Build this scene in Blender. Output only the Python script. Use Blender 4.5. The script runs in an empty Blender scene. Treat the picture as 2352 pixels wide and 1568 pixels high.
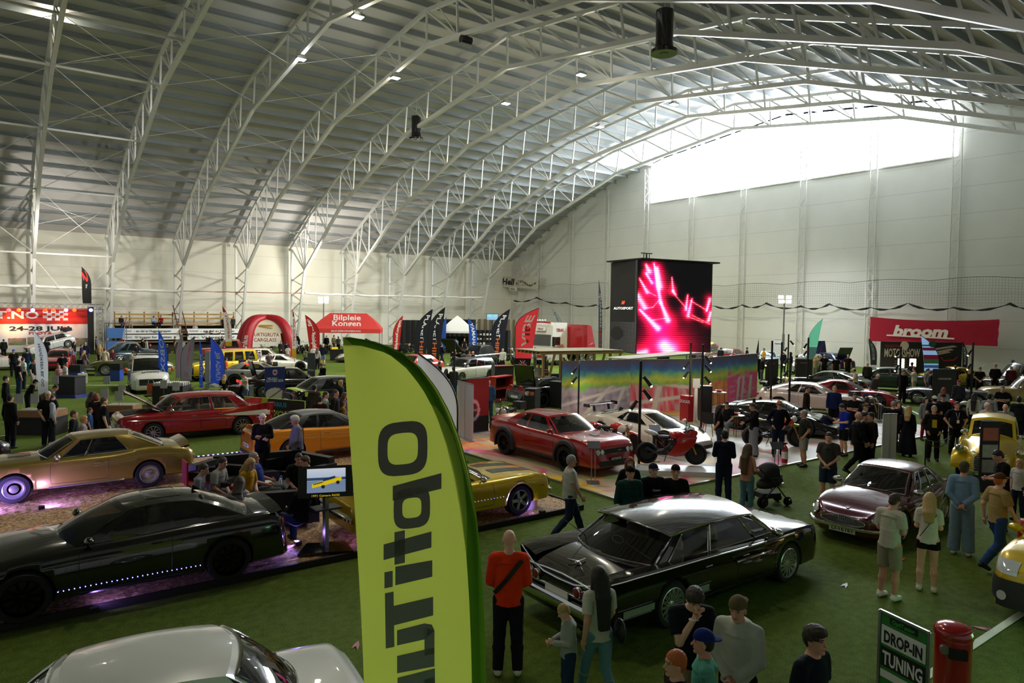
import bpy,math,random
import numpy as np
from mathutils import Vector,Matrix
from mathutils.bvhtree import BVHTree
C=bpy.context.scene
COL=C.collection
PI=math.pi
# ---------------------------------------------------------------- camera
CX,CY,FP=1176.,784.,1618.2
_y,_p,_r=0.93078,-0.04117,0.01287
H=4.6
def _axes():
 F=np.array([math.cos(_y)*math.cos(_p),math.sin(_y)*math.cos(_p),math.sin(_p)])
 R=np.cross(F,[0,0,1.]);R/=np.linalg.norm(R);U=np.cross(R,F)
 c,s=math.cos(_r),math.sin(_r)
 return F,R*c+U*s,U*c-R*s
CF,CR,CU=_axes()
cam=bpy.data.cameras.new('camera');camo=bpy.data.objects.new('camera',cam);COL.objects.link(camo)
cam.sensor_width=36;cam.lens=36*FP/2352.;cam.clip_end=400;cam.clip_start=.05
M=Matrix.Identity(4)
for i in range(3):
 M[i][0],M[i][1],M[i][2]=CR[i],CU[i],-CF[i]
M[2][3]=H
camo.matrix_world=M
C.camera=camo
CAMP=np.array([0,0,H])
def ray(x,y):return CF*FP+CR*(x-CX)+CU*(CY-y)
def onZ(x,y,Z=0.):d=ray(x,y);return CAMP+d*((Z-H)/d[2])
def onX(x,y,X):d=ray(x,y);return CAMP+d*(X/d[0])
def onY(x,y,Y):d=ray(x,y);return CAMP+d*(Y/d[1])
def proj(P):
 P=np.asarray(P,float)-CAMP;z=P@CF
 return CX+FP*(P@CR)/z,CY-FP*(P@CU)/z,z
# ---------------------------------------------------------------- world, exposure
W=bpy.data.worlds.new('world');C.world=W;W.use_nodes=True
W.node_tree.nodes['Background'].inputs[0].default_value=(.55,.62,.75,1)
W.node_tree.nodes['Background'].inputs[1].default_value=.05
C.view_settings.view_transform='Standard';C.view_settings.look='None'
C.view_settings.exposure=-0.30;C.view_settings.gamma=1;C.view_settings.use_curve_mapping=False
WINDOW_E=56.
LAMP_W=.72
def light(kind,name,loc,power,color=(1,1,1),target=None,size=.5,spot=None,blend=.5):
 l=bpy.data.lights.new(name,kind);l.energy=power;l.color=color
 if kind=='AREA':l.size=size
 else:l.shadow_soft_size=size
 if spot:l.spot_size=math.radians(spot);l.spot_blend=blend
 o=bpy.data.objects.new(name,l);COL.objects.link(o);o.location=loc
 if target is not None:
  o.rotation_euler=(Vector(target)-Vector(loc)).to_track_quat('-Z','Y').to_euler()
 return o
WARM=(1.,.93,.74);COOL=(.86,.9,1.)
HS=1.10
FX=lambda k:(3.313+6*k)*HS
LAMPS=[]
for px,py,X,p,c in((123,-6,FX(0),9000,WARM),(822,36,FX(2),11000,WARM),(691,134,FX(2),8000,COOL),(908,177,FX(3),7000,WARM),(1162,236,FX(4.5),4500,(1,.86,.78)),(1335,170,FX(4.5),9000,WARM),(1548,238,FX(6),10000,WARM),(1378,290,FX(6),6000,WARM)):
 q=onX(px,py,X);LAMPS.append((q[0],q[1],q[2],p,c))
for x,y,z,p,c in((FX(0)+1,15.,15.4,1700,WARM),(FX(1)+3,20.,17.2,2600,WARM),(FX(2)+2,14.,15.2,1900,COOL)):LAMPS.append((x,y,z,p,c))  # fill lamps added above the view to brighten the dark foreground
for k,(x,y,z,p,c)in enumerate(LAMPS):
 light('SPOT','flood_light',(x,y,z-.35),p*LAMP_W,c,(x+(2 if k%2 else-2),y+(8 if y>35 else-2),0),.35,160,.6)
 if k<8:light('POINT','flood_spill',(x,y,z-.75),p*.045*LAMP_W,c,None,.3)
light('SPOT','flood_light',(30.4,76.5,9.5),4200,(1,.96,.86),(16,87,13),.3,165,.8)
light('SPOT','flood_light',(30.4,76.5,9.5),4200,(1,.96,.86),(46,87,13),.3,165,.8)
light('SPOT','flood_light',(6.0,74.0,8.4),3400,(1,.96,.86),(0,87,13),.3,165,.8)
light('SPOT','flood_light',(57,36.2,7.0),1200,(.9,.95,1),(64,36,3),.2,120,.8)
# ---------------------------------------------------------------- materials
MATS={}
def srgb(c):
 if isinstance(c,str):
  c=c.lstrip('#');c=[int(c[i:i+2],16)/255 for i in(0,2,4)]
 return tuple((v/12.92 if v<=.04045 else((v+.055)/1.055)**2.4)for v in c[:3])
def mat(c,rough=.6,metal=0.,emit=0.,coat=0.,var=.06,scale=30.,bump=0.,spec=.5,alpha=1.,trans=0.,bscale=None,name=None,sheen=0.):
 key=(c if isinstance(c,str)else tuple(c),rough,metal,emit,coat,var,scale,bump,spec,alpha,trans,bscale,sheen)
 if key in MATS:return MATS[key]
 m=bpy.data.materials.new(name or 'surface');m.use_nodes=True;nt=m.node_tree;N=nt.nodes;L=nt.links
 b=N['Principled BSDF'];col=srgb(c)
 b.inputs['Roughness'].default_value=rough;b.inputs['Metallic'].default_value=metal
 b.inputs['Coat Weight'].default_value=coat;b.inputs['Coat Roughness'].default_value=.03
 b.inputs['Specular IOR Level'].default_value=spec;b.inputs['Alpha'].default_value=alpha
 b.inputs['Transmission Weight'].default_value=trans
 if sheen:b.inputs['Sheen Weight'].default_value=sheen
 tc=N.new('ShaderNodeTexCoord');nz=N.new('ShaderNodeTexNoise');nz.inputs['Scale'].default_value=scale;nz.inputs['Detail'].default_value=2
 L.new(tc.outputs['Object'],nz.inputs['Vector'])
 mx=N.new('ShaderNodeMix');mx.data_type='RGBA'
 mx.inputs[6].default_value=tuple(max(0,v*(1-var))for v in col)+(1,);mx.inputs[7].default_value=tuple(min(1,v*(1+var))for v in col)+(1,)
 L.new(nz.outputs['Fac'],mx.inputs[0]);L.new(mx.outputs[2],b.inputs['Base Color'])
 if emit:
  L.new(mx.outputs[2],b.inputs['Emission Color']);b.inputs['Emission Strength'].default_value=emit
 if bump:
  bp=N.new('ShaderNodeBump');bp.inputs['Strength'].default_value=bump;bp.inputs['Distance'].default_value=.02
  if bscale:
   n2=N.new('ShaderNodeTexNoise');n2.inputs['Scale'].default_value=bscale;n2.inputs['Detail'].default_value=3
   L.new(tc.outputs['Object'],n2.inputs['Vector']);L.new(n2.outputs['Fac'],bp.inputs['Height'])
  else:L.new(nz.outputs['Fac'],bp.inputs['Height'])
  L.new(bp.outputs['Normal'],b.inputs['Normal'])
 MATS[key]=m
 return m
def paint(c,metal=.3,rough=.28):return mat(c,rough,metal,coat=1.,var=.03,scale=4.,name='car_paint')
def cloth(c):return mat(c,.9,var=.14,scale=14.,bump=.25,bscale=22.,spec=.2,name='cloth')
def attr_mat(rough=.7,emit=0.,name='print',trans=0.):
 key=('attr',rough,emit,trans)
 if key in MATS:return MATS[key]
 m=bpy.data.materials.new(name);m.use_nodes=True;N=m.node_tree.nodes;L=m.node_tree.links;b=N['Principled BSDF']
 a=N.new('ShaderNodeAttribute');a.attribute_name='Col'
 L.new(a.outputs['Color'],b.inputs['Base Color']);b.inputs['Roughness'].default_value=rough
 if emit:
  b.inputs['Base Color'].default_value=(0,0,0,1)
  L.remove(b.inputs['Base Color'].links[0]);L.new(a.outputs['Color'],b.inputs['Emission Color']);b.inputs['Emission Strength'].default_value=emit
 MATS[key]=m
 return m
def glass_mat(tint='#0c0e10',alpha=.72,rough=.02):
 key=('glass',tint,alpha)
 if key in MATS:return MATS[key]
 m=bpy.data.materials.new('glass');m.use_nodes=True;N=m.node_tree.nodes;L=m.node_tree.links
 b=N['Principled BSDF'];b.inputs['Base Color'].default_value=srgb(tint)+(1,);b.inputs['Roughness'].default_value=rough
 b.inputs['Alpha'].default_value=alpha;b.inputs['Coat Weight'].default_value=.6;b.inputs['Specular IOR Level'].default_value=.8
 MATS[key]=m
 return m
CHROME=mat('#d8d8da',.08,1.,var=.02,name='chrome');STEEL=mat('#c3c3be',.45,.1,var=.05,name='painted_steel')
ALU=mat('#a9abad',.32,.9,name='aluminium');BLACK=mat('#0d0d0f',.5,name='black');RUBBER=mat('#121213',.75,var=.1,name='rubber')
DARK=mat('#1b1b1d',.6,name='dark_plastic');WHITE=mat('#e6e6e2',.6,var=.03,name='white');GLOSSB=mat('#08080a',.12,coat=.5,name='gloss_black')
GLASS=glass_mat();GLASSC=glass_mat('#20262a',.35)
# ---------------------------------------------------------------- mesh helpers
def rotz(a):c,s=math.cos(a),math.sin(a);return np.array([[c,-s,0],[s,c,0],[0,0,1.]])
def roty(a):c,s=math.cos(a),math.sin(a);return np.array([[c,0,s],[0,1,0],[-s,0,c]])
def rotx(a):c,s=math.cos(a),math.sin(a);return np.array([[1,0,0],[0,c,-s],[0,s,c]])
def frame(d,up=(0,0,1)):
 d=np.asarray(d,float);d=d/np.linalg.norm(d);u=np.asarray(up,float)
 if abs(d@u)>.995:u=np.array([1.,0,0])
 s=np.cross(u,d);s/=np.linalg.norm(s)
 return d,s,np.cross(d,s)
class MB:
 def __init__(s):s.v=[];s.f=[];s.m=[];s.n=0;s.sm=[]
 def add(s,V,Fs,m=0,smooth=True):
  V=np.asarray(V,float).reshape(-1,3);s.v.append(V)
  for q in Fs:s.f.append([i+s.n for i in q])
  s.m+=[m]*len(Fs);s.sm+=[smooth]*len(Fs);s.n+=len(V);return s
 def box(s,c,size,R=None,m=0):
  V=np.array([[x,y,z]for x in(-.5,.5)for y in(-.5,.5)for z in(-.5,.5)])*np.array(size)
  if R is not None:V=V@np.asarray(R).T
  return s.add(V+np.array(c),[(0,1,3,2),(4,6,7,5),(0,4,5,1),(2,3,7,6),(0,2,6,4),(1,5,7,3)],m,False)
 def beam(s,a,b,w,h=None,up=(0,0,1),m=0):
  a=np.array(a,float);b=np.array(b,float);h=h or w;d,sd,u=frame(b-a,up)
  V=[p+sd*(i*w/2)+u*(j*h/2)for p in(a,b)for i,j in((-1,-1),(1,-1),(1,1),(-1,1))]
  return s.add(V,[(3,2,1,0),(4,5,6,7),(0,1,5,4),(1,2,6,5),(2,3,7,6),(3,0,4,7)],m,False)
 def tube(s,pts,r,n=8,m=0,cap=True,closed=False):
  pts=np.asarray(pts,float);k=len(pts);r=np.broadcast_to(np.asarray(r,float),(k,));V=[]
  _,sd,u=frame(pts[1]-pts[0])
  for i in range(k):
   if closed:d=pts[(i+1)%k]-pts[i-1]
   else:d=pts[min(i+1,k-1)]-pts[max(i-1,0)]
   d=d/max(np.linalg.norm(d),1e-9);sd=sd-d*(sd@d);sd/=max(np.linalg.norm(sd),1e-9);u=np.cross(d,sd)
   for j in range(n):
    t=2*PI*j/n;V.append(pts[i]+(sd*math.cos(t)+u*math.sin(t))*r[i])
  Fs=[(i*n+j,i*n+(j+1)%n,((i+1)%k)*n+(j+1)%n,((i+1)%k)*n+j)for i in range(k if closed else k-1)for j in range(n)]
  if cap and not closed:Fs+=[tuple(range(n))[::-1],tuple((k-1)*n+j for j in range(n))]
  return s.add(V,Fs,m,n>5)
 def lathe(s,prof,c=(0,0,0),R=None,n=24,m=0,closed=False,smooth=True):
  k=len(prof);V=[]
  for(r,z)in prof:
   for j in range(n):
    t=2*PI*j/n;V.append((r*math.cos(t),r*math.sin(t),z))
  V=np.array(V)
  if R is not None:V=V@np.asarray(R).T
  Fs=[(i*n+j,i*n+(j+1)%n,(i+1)%k*n+(j+1)%n,(i+1)%k*n+j)for i in range(k if closed else k-1)for j in range(n)]
  if not closed:
   if prof[0][0]>1e-6:Fs.append(tuple(range(n))[::-1])
   if prof[-1][0]>1e-6:Fs.append(tuple((k-1)*n+j for j in range(n)))
  return s.add(V+np.array(c),Fs,m,smooth)
 def ell(s,c,r,R=None,n=10,k=7,m=0):
  return s.lathe([(math.sin(PI*i/k),-math.cos(PI*i/k))for i in range(k+1)],(0,0,0),None,n,m)._xf(n*(k+1),c,r,R)
 def _xf(s,cnt,c,r,R):
  V=s.v[-1]*np.array(r)
  if R is not None:V=V@np.asarray(R).T
  s.v[-1]=V+np.array(c);return s
 def prism(s,poly,t,O=(0,0,0),X=(1,0,0),Y=(0,1,0),m=0):
  X=np.array(X,float);Y=np.array(Y,float);Z=np.cross(X,Y);Z/=np.linalg.norm(Z);O=np.array(O,float);k=len(poly)
  V=[O+X*p[0]+Y*p[1]for p in poly]+[O+X*p[0]+Y*p[1]+Z*t for p in poly]
  return s.add(V,[tuple(range(k))[::-1],tuple(range(k,2*k))]+[(i,(i+1)%k,k+(i+1)%k,k+i)for i in range(k)],m,False)
 def grid(s,G,m=0,flip=False,smooth=True,closed_u=False):
  try:G=np.asarray(G,float)
  except Exception:return s
  if G.ndim!=3:return s
  a,b=G.shape[:2]
  Fs=[(i*b+j,(i+1)%a*b+j,(i+1)%a*b+j+1,i*b+j+1)for i in range(a if closed_u else a-1)for j in range(b-1)]
  if flip:Fs=[q[::-1]for q in Fs]
  return s.add(G.reshape(-1,3),Fs,m,smooth)
 def mesh(s,name,mats):
  me=bpy.data.meshes.new(name)
  V=np.concatenate(s.v)if s.v else np.zeros((0,3));used=np.zeros(len(V),bool)
  for q in s.f:used[list(q)]=True
  if not used.all():
   ix=np.cumsum(used)-1;V=V[used];s.f=[[int(ix[i])for i in q]for q in s.f];s.v=[V];s.n=len(V)
  me.from_pydata(V.tolist(),[],s.f)
  for x in(mats if isinstance(mats,(list,tuple))else[mats]):me.materials.append(x)
  me.polygons.foreach_set('material_index',s.m);me.polygons.foreach_set('use_smooth',s.sm);me.update()
  if any(s.sm):
   try:me.set_sharp_from_angle(angle=math.radians(42))
   except Exception:pass
  return me
 def build(s,name,mats,parent=None,loc=None,rot=None):
  return place(name,s.mesh(name,mats),parent,loc,rot)
def place(name,me,parent=None,loc=None,rot=None):
 o=bpy.data.objects.new(name,me);COL.objects.link(o)
 if parent is not None:o.parent=parent
 if loc is not None:o.location=loc
 if rot is not None:o.rotation_euler=rot
 return o
def tag(o,label=None,cat=None,group=None,kind=None):
 if label:o['label']=label
 if cat:o['category']=cat
 if group:o['group']=group
 if kind:o['kind']=kind
 return o
def thing(name,label,cat,loc=(0,0,0),rz=0,group=None,scale=None):
 o=bpy.data.objects.new(name,None);COL.objects.link(o);o.location=loc;o.rotation_euler=(0,0,rz);o.empty_display_size=.2
 if scale:o.scale=(scale,)*3
 return tag(o,label,cat,group)
def struct(o):o['kind']='structure';return o
def copytree(o,parent=None,loc=None,rz=None,**kw):
 c=o.copy();COL.objects.link(c)
 if parent is not None:c.parent=parent
 if loc is not None:c.location=loc
 if rz is not None:c.rotation_euler=(0,0,rz)
 for ch in list(o.children):copytree(ch,c)
 tag(c,**kw)
 return c
TMP=bpy.data.scenes.new('scratch')
def evaluated(o):
 with bpy.context.temp_override(scene=TMP,view_layer=TMP.view_layers[0]):
  dg=bpy.context.evaluated_depsgraph_get();dg.update()
  return bpy.data.meshes.new_from_object(o.evaluated_get(dg),depsgraph=dg)
_tc={}
def text_polys(txt,bold=0.,res=2):
 """text outline as a flat mesh: verts (n,2), faces; height about 1"""
 key=(txt,bold)
 if key in _tc:return _tc[key]
 cu=bpy.data.curves.new('t','FONT');cu.body=txt;cu.size=1;cu.offset=bold;cu.resolution_u=res;cu.fill_mode='FRONT'
 o=bpy.data.objects.new('t',cu);TMP.collection.objects.link(o)
 me=evaluated(o)
 V=np.array([v.co[:2]for v in me.vertices]).reshape(-1,2);Fs=[tuple(p.vertices)for p in me.polygons]
 bpy.data.objects.remove(o);bpy.data.curves.remove(cu);bpy.data.meshes.remove(me)
 if len(V):
  V=V-np.array([(V[:,0].min()+V[:,0].max())/2,0.])
 _tc[key]=(V,Fs)
 return _tc[key]
def text_mesh(mb,txt,O,X,Y,h,w=None,bold=0.012,m=0,italic=0.,fn=None):
 """flat letters: centred at O, cap height h, optional total width w"""
 V,Fs=text_polys(txt,bold)
 if not len(V):return mb
 V=V.copy();V[:,1]-=.34;V/=.70;V[:,0]+=italic*V[:,1]
 wd=V[:,0].max()-V[:,0].min();sx=(w/wd)if w else h
 P=np.stack([V[:,0]*sx,V[:,1]*h],1)
 if fn is not None:Q=np.array([fn(a,b)for a,b in P])
 else:Q=np.array(O)+P[:,:1]*np.array(X)+P[:,1:]*np.array(Y)
 return mb.add(Q,Fs,m,False)
def attr_grid(name,fn,nu,nv,O,X,Y,material,parent=None,warp=None,thick=None):
 """flat panel O + u X + v Y (u, v in 0..1), coloured by fn(U,V)->rgb (sRGB 0..1)"""
 u=np.linspace(0,1,nu+1);v=np.linspace(0,1,nv+1);U,V=np.meshgrid(u,v,indexing='ij')
 P=np.array(O,float)+U[...,None]*np.array(X,float)+V[...,None]*np.array(Y,float)
 if warp is not None:P=P+warp(U,V)
 mb=MB();mb.grid(P,smooth=False);me=mb.mesh(name,[material])
 c=np.clip(np.stack(fn(U,V),-1),0,1).reshape(-1,3);c=np.where(c<=.04045,c/12.92,((c+.055)/1.055)**2.4)
 a=me.color_attributes.new('Col','FLOAT_COLOR','POINT');a.data.foreach_set('color',np.concatenate([c,np.ones((len(c),1))],1).ravel())
 return place(name,me,parent)
def vnoise(U,V,s,seed=0):
 r=np.random.RandomState(seed);n=64;T=r.rand(n,n);x=U*s;y=V*s
 xi=np.floor(x).astype(int);yi=np.floor(y).astype(int);fx=x-xi;fy=y-yi;fx=fx*fx*(3-2*fx);fy=fy*fy*(3-2*fy)
 g=lambda a,b:T[a%n,b%n]
 return(g(xi,yi)*(1-fx)+g(xi+1,yi)*fx)*(1-fy)+(g(xi,yi+1)*(1-fx)+g(xi+1,yi+1)*fx)*fy
def unit(a):a=np.asarray(a,float);return a/np.linalg.norm(a)
# ---------------------------------------------------------------- hall
S=HS
XE=58.7*S
YW=79.2*S
HZ=lambda b:H+b*S
ZS=lambda z:H+(z-4.9)*S
ROOF=[(a*S,HZ(b))for a,b in((79.2,7.1),(71.8,10.6),(65.8,13.2),(59.6,15.3),(52.,17.0),(37.6,18.5),(23.4,16.7),(11.5,12.4),(3.5,8.6),(-3.5,5.5))]
LOW=[(a*S,HZ(b))for a,b in((74.,4.22),(64.4,10.),(51.6,14.2),(37.64,15.88),(23.84,13.95),(10.75,9.45),(.9,4.3))]
XB=-14.
def grass_mat():
 m=bpy.data.materials.new('artificial_turf');m.use_nodes=True;N=m.node_tree.nodes;L=m.node_tree.links;b=N['Principled BSDF']
 tc=N.new('ShaderNodeTexCoord')
 def nz(s,d=3):
  n=N.new('ShaderNodeTexNoise');n.inputs['Scale'].default_value=s;n.inputs['Detail'].default_value=d;L.new(tc.outputs['Object'],n.inputs['Vector']);return n
 a,c,big=nz(55,4),nz(7,3),nz(.35,2)
 r=N.new('ShaderNodeValToRGB');r.color_ramp.elements[0].position=.3;r.color_ramp.elements[0].color=srgb('#26360c')+(1,)
 r.color_ramp.elements[1].position=.72;r.color_ramp.elements[1].color=srgb('#748a34')+(1,)
 mx=N.new('ShaderNodeMath');mx.operation='MULTIPLY_ADD';mx.inputs[1].default_value=.55;L.new(a.outputs[0],mx.inputs[0])
 m2=N.new('ShaderNodeMath');m2.operation='MULTIPLY_ADD';m2.inputs[1].default_value=.25;L.new(c.outputs[0],m2.inputs[0])
 m3=N.new('ShaderNodeMath');m3.operation='MULTIPLY';m3.inputs[1].default_value=.2;L.new(big.outputs[0],m3.inputs[0])
 L.new(m3.outputs[0],m2.inputs[2]);L.new(m2.outputs[0],mx.inputs[2]);L.new(mx.outputs[0],r.inputs[0]);L.new(r.outputs[0],b.inputs['Base Color'])
 b.inputs['Roughness'].default_value=.95;b.inputs['Specular IOR Level'].default_value=.15
 bp=N.new('ShaderNodeBump');bp.inputs['Strength'].default_value=.9;bp.inputs['Distance'].default_value=.03;L.new(a.outputs[0],bp.inputs['Height']);L.new(bp.outputs[0],b.inputs['Normal'])
 return m
def wall_mat(c,vertical=.6,seam=.012):
 m=bpy.data.materials.new('wall_cladding');m.use_nodes=True;N=m.node_tree.nodes;L=m.node_tree.links;b=N['Principled BSDF']
 tc=N.new('ShaderNodeTexCoord');sp=N.new('ShaderNodeSeparateXYZ');L.new(tc.outputs['Object'],sp.inputs[0])
 fr=N.new('ShaderNodeMath');fr.operation='PINGPONG';fr.inputs[1].default_value=1.1;L.new(sp.outputs['Z'],fr.inputs[0])
 lt=N.new('ShaderNodeMath');lt.operation='LESS_THAN';lt.inputs[1].default_value=seam;L.new(fr.outputs[0],lt.inputs[0])
 nz=N.new('ShaderNodeTexNoise');nz.inputs['Scale'].default_value=.5;L.new(tc.outputs['Object'],nz.inputs['Vector'])
 mx=N.new('ShaderNodeMix');mx.data_type='RGBA';col=srgb(c)
 mx.inputs[6].default_value=tuple(v*.93 for v in col)+(1,);mx.inputs[7].default_value=tuple(min(1,v*1.05)for v in col)+(1,);L.new(nz.outputs[0],mx.inputs[0])
 m2=N.new('ShaderNodeMix');m2.data_type='RGBA';m2.inputs[7].default_value=tuple(v*.55 for v in col)+(1,)
 L.new(lt.outputs[0],m2.inputs[0]);L.new(mx.outputs[2],m2.inputs[6]);L.new(m2.outputs[2],b.inputs['Base Color']);b.inputs['Roughness'].default_value=.7
 return m
mb=MB();mb.grid([[(XB,-6,0),(XB,YW+1,0)],[(XE+1,-6,0),(XE+1,YW+1,0)]],flip=True);struct(mb.build('floor',grass_mat()))
LINES=[((-4,29.0,.006),(3.2,31.7,.006)),((1.0,50.0,.006),(7.5,46.5,.006)),((6.3,3.9,.006),(14.5,3.9,.006)),((33.5,13.6,.006),(52,28.0,.006)),((20.0,29.3,.006),(24.5,29.3,.006)),((8.5,33.5,.006),(10.0,34.6,.006))]
LM=mat('#dfe3d6',.9,var=.25,scale=60,name='pitch_paint')
for i,(a,b)in enumerate(LINES):struct(MB().beam(a,b,.11,.006).build('trim_%d'%(i+1),LM))
WL=wall_mat('#d6d2c2');WE=wall_mat('#cfcfc8')
mb=MB();mb.box(((XB+XE)/2,YW+.1,6.25),(XE-XB,.2,12.5));struct(mb.build('wall_left',WL))
poly=[(YW,0)]+[(max(a,-3.3),b-.02)for a,b in ROOF]+[(-3.3,0)]
WIN=(22.95*S,53.6*S)
def roofz(y):
 for(a,b),(c,d)in zip(ROOF,ROOF[1:]):
  if c<=y<=a:return b+(d-b)*(y-a)/(c-a)
 return ROOF[-1][1]
def lowz(y):
 for(a,b),(c,d)in zip(LOW,LOW[1:]):
  if c<=y<=a:return b+(d-b)*(y-a)/(c-a)
 return ZS(9.5)
WZ=HZ(12.2)
mb=MB()
def wallseg(y0,y1,z0a,z1fn):
 ys=sorted({y0,y1,*[a for a,b in ROOF if y0<a<y1]})
 p=[(y0,z0a),(y1,z0a)]+[(y,z1fn(y))for y in reversed(ys)]
 mb.prism([(q[0],q[1])for q in p],.2,(XE,0,0),(0,1,0),(0,0,1))
wallseg(WIN[1],YW,0,roofz);wallseg(-3.3,WIN[0],0,roofz);wallseg(WIN[0],WIN[1],0,lambda y:WZ)
struct(mb.build('wall_end',WE))
mb=MB();mb.box(((XB+XE)/2,-3.6,1.9),(XE-XB,.2,3.8));mb.box(((XB+XE)/2,-3.6,8.6),(XE-XB,.2,3.6));struct(mb.build('wall_right',WE))
mb=MB();mb.box((XB-.1,YW/2-1.6,9),(.2,YW+4,18));struct(mb.build('wall_back',WE))
win=thing('window_1','broad band of glowing translucent glazing high in the end wall','window');win['kind']='structure'
ymid=[y for y in(WIN[0],37.6*S,WIN[1])]
mb=MB();ys=sorted({WIN[0],WIN[1],*[a for a,b in ROOF if WIN[0]<a<WIN[1]]})
p=[(WIN[0],WZ),(WIN[1],WZ)]+[(y,roofz(y)-.25)for y in reversed(ys)]
mb.prism(p,.04,(XE+.08,0,0),(0,1,0),(0,0,1))
mb.build('pane',mat((.93,.97,1.),.5,emit=WINDOW_E,var=.01,name='daylit_glazing'),win)
mb=MB();mb.box((XE+.05,(WIN[0]+WIN[1])/2,WZ-.06),(.3,WIN[1]-WIN[0],.12))
for y in np.arange(WIN[0],WIN[1]+.1,(WIN[1]-WIN[0])/5):mb.box((XE+.02,y,(WZ+roofz(y))/2),(.1,.08,roofz(y)-WZ))
mb.build('window_frame',STEEL,win)
def along(poly,step):
 out=[];rem=0
 for(a,b),(c,d)in zip(poly,poly[1:]):
  L=math.hypot(c-a,d-b);t=rem
  while t<L:out.append((a+(c-a)*t/L,b+(d-b)*t/L,(c-a)/L,(d-b)/L));t+=step
  rem=t-L
 return out
mb=MB()
for(a,b),(c,d)in zip(ROOF,ROOF[1:]):
 n=np.array([0,-(d-b),(c-a)]);n=n/np.linalg.norm(n);n=n*np.sign(n[2])
 q=[np.array([x,y,z])for x,y,z in((XB,a,b),(XE+.3,a,b),(XE+.3,c,d),(XB,c,d))]
 mb.add(q+[p_+n*.18 for p_ in q],[(0,1,2,3),(7,6,5,4),(0,4,5,1),(1,5,6,2),(2,6,7,3),(3,7,4,0)],0,False)
ceil=struct(mb.build('ceiling',mat('#b9b5b4',.65,var=.08,scale=.6,name='ceiling_sheet')))
PM=mat('#8d9394',.5,.1,var=.06,scale=3,name='purlin_steel')
for k,(y,z,ty,tz)in enumerate(along(ROOF,2.0)):
 if k==0:continue
 n=np.array([0,tz,-ty]);n=-n if n[2]>0 else n;t=np.array([0,ty,tz])
 mb=MB();c=np.array([0,y,z])+n*.2
 V=[np.array([x,0,0])+c+t*i+n*j for x in(XB,XE)for i,j in((-.02,-.2),(.02,-.2),(.02,.2),(-.02,.2))]
 mb.add(V,[(0,1,5,4),(1,2,6,5),(2,3,7,6),(3,0,4,7),(0,3,2,1),(4,5,6,7)],0,False)
 mb.add([v+t*.07+(n*.38 if 0 else n*0)for v in[np.array([x,0,0])+c+t*i+n*j for x in(XB,XE)for i,j in((-.09,.185),(.01,.185),(.01,.2),(-.09,.2))]],[(0,1,5,4),(1,2,6,5),(2,3,7,6),(3,0,4,7)],0,False)
 mb.build('purlin',PM,ceil)
def arclen(poly):return[0]+list(np.cumsum([math.hypot(c-a,d-b)for(a,b),(c,d)in zip(poly,poly[1:])]))
def at_len(poly,s):
 A=arclen(poly)
 for i in range(len(poly)-1):
  if s<=A[i+1]+1e-9:
   t=(s-A[i])/(A[i+1]-A[i]);return(poly[i][0]+(poly[i+1][0]-poly[i][0])*t,poly[i][1]+(poly[i+1][1]-poly[i][1])*t)
 return poly[-1]
UP=[(a,b-.62)for a,b in ROOF[:-1]];UP[0]=(ROOF[0][0]-.6,ROOF[0][1]-.5)
TM=mat('#cfcec8',.42,.15,var=.05,scale=2,name='white_painted_steel')
def truss_meshes():
 R={}
 mb=MB()
 for(a,b),(c,d)in zip(LOW,LOW[1:]):mb.beam((0,a,b),(0,c,d),.28,.26,(1,0,0))
 R['lower_chord']=mb
 mb=MB()
 for(a,b),(c,d)in zip(UP,UP[1:]):mb.beam((0,a,b),(0,c,d),.26,.22,(1,0,0))
 R['upper_chord']=mb
 L=arclen(LOW)[-1];n=22;pts=[at_len(LOW,L*i/n)for i in range(n+1)]
 U=arclen(UP)[-1];ups=[at_len(UP,U*(i+.55)/(n+1))for i in range(n+1)]
 web=[]
 for i in range(n+1):
  web.append((pts[i],ups[i],.12))
  if i<n:web.append((pts[i],ups[i+1],.12))
  if i%2==0 and i<n:web.append((pts[i],at_len(UP,U*(i+.95)/(n+1)),.07))
 R['web']=web
 return R
TR=truss_meshes()
lowm=TR['lower_chord'].mesh('lower_chord',TM);upm=TR['upper_chord'].mesh('upper_chord',TM)
webm=[]
for a,b,w in TR['web']:webm.append(MB().beam((0,a[0],a[1]),(0,b[0],b[1]),w,w,(1,0,0)).mesh('web_member',TM))
colm=MB().beam((0,78*S,0),(0,78*S,ZS(11.8)),.22,.22,(1,0,0)).mesh('wall_column',TM)
legm=MB().beam((0,74*S,HZ(4.22)),(0,76.6*S,0),.24,.24,(1,0,0)).mesh('inner_leg',TM)
lac=[]
zs=[9.2,7.4,5.6,3.6,1.8,.4]
for i,z in enumerate(zs):
 yl=(74+2.6*(9.2-z)/9.2)*S
 lac.append(MB().beam((0,yl,z),(0,77.95*S,z-1.1 if z>1.2 else 0.2),.1,.1,(1,0,0)).mesh('lacing',TM))
 if i:lac.append(MB().beam((0,yl,z),(0,77.95*S,z+.9),.1,.1,(1,0,0)).mesh('lacing',TM))
lac.append(MB().beam((0,74*S,HZ(4.22)),(0,77.95*S,ZS(11.6)),.16,.16,(1,0,0)).mesh('lacing',TM))
lac.append(MB().beam((0,74*S,HZ(4.22)),(0,75.6*S,ZS(13.2)),.1,.1,(1,0,0)).mesh('lacing',TM))
lac.append(MB().beam((0,74*S,HZ(4.22)),(0,72.6*S,ZS(14.6)),.12,.12,(1,0,0)).mesh('lacing',TM))
ORD=['first','second','third','fourth','fifth','sixth','seventh','eighth','ninth','tenth']
def truss_parts(t,low,up,web,legs):
 place('lower_chord',low,t);place('upper_chord',up,t)
 for w in web:place('web_member',w,t)
 for n_,w in legs:place(n_,w,t)
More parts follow.
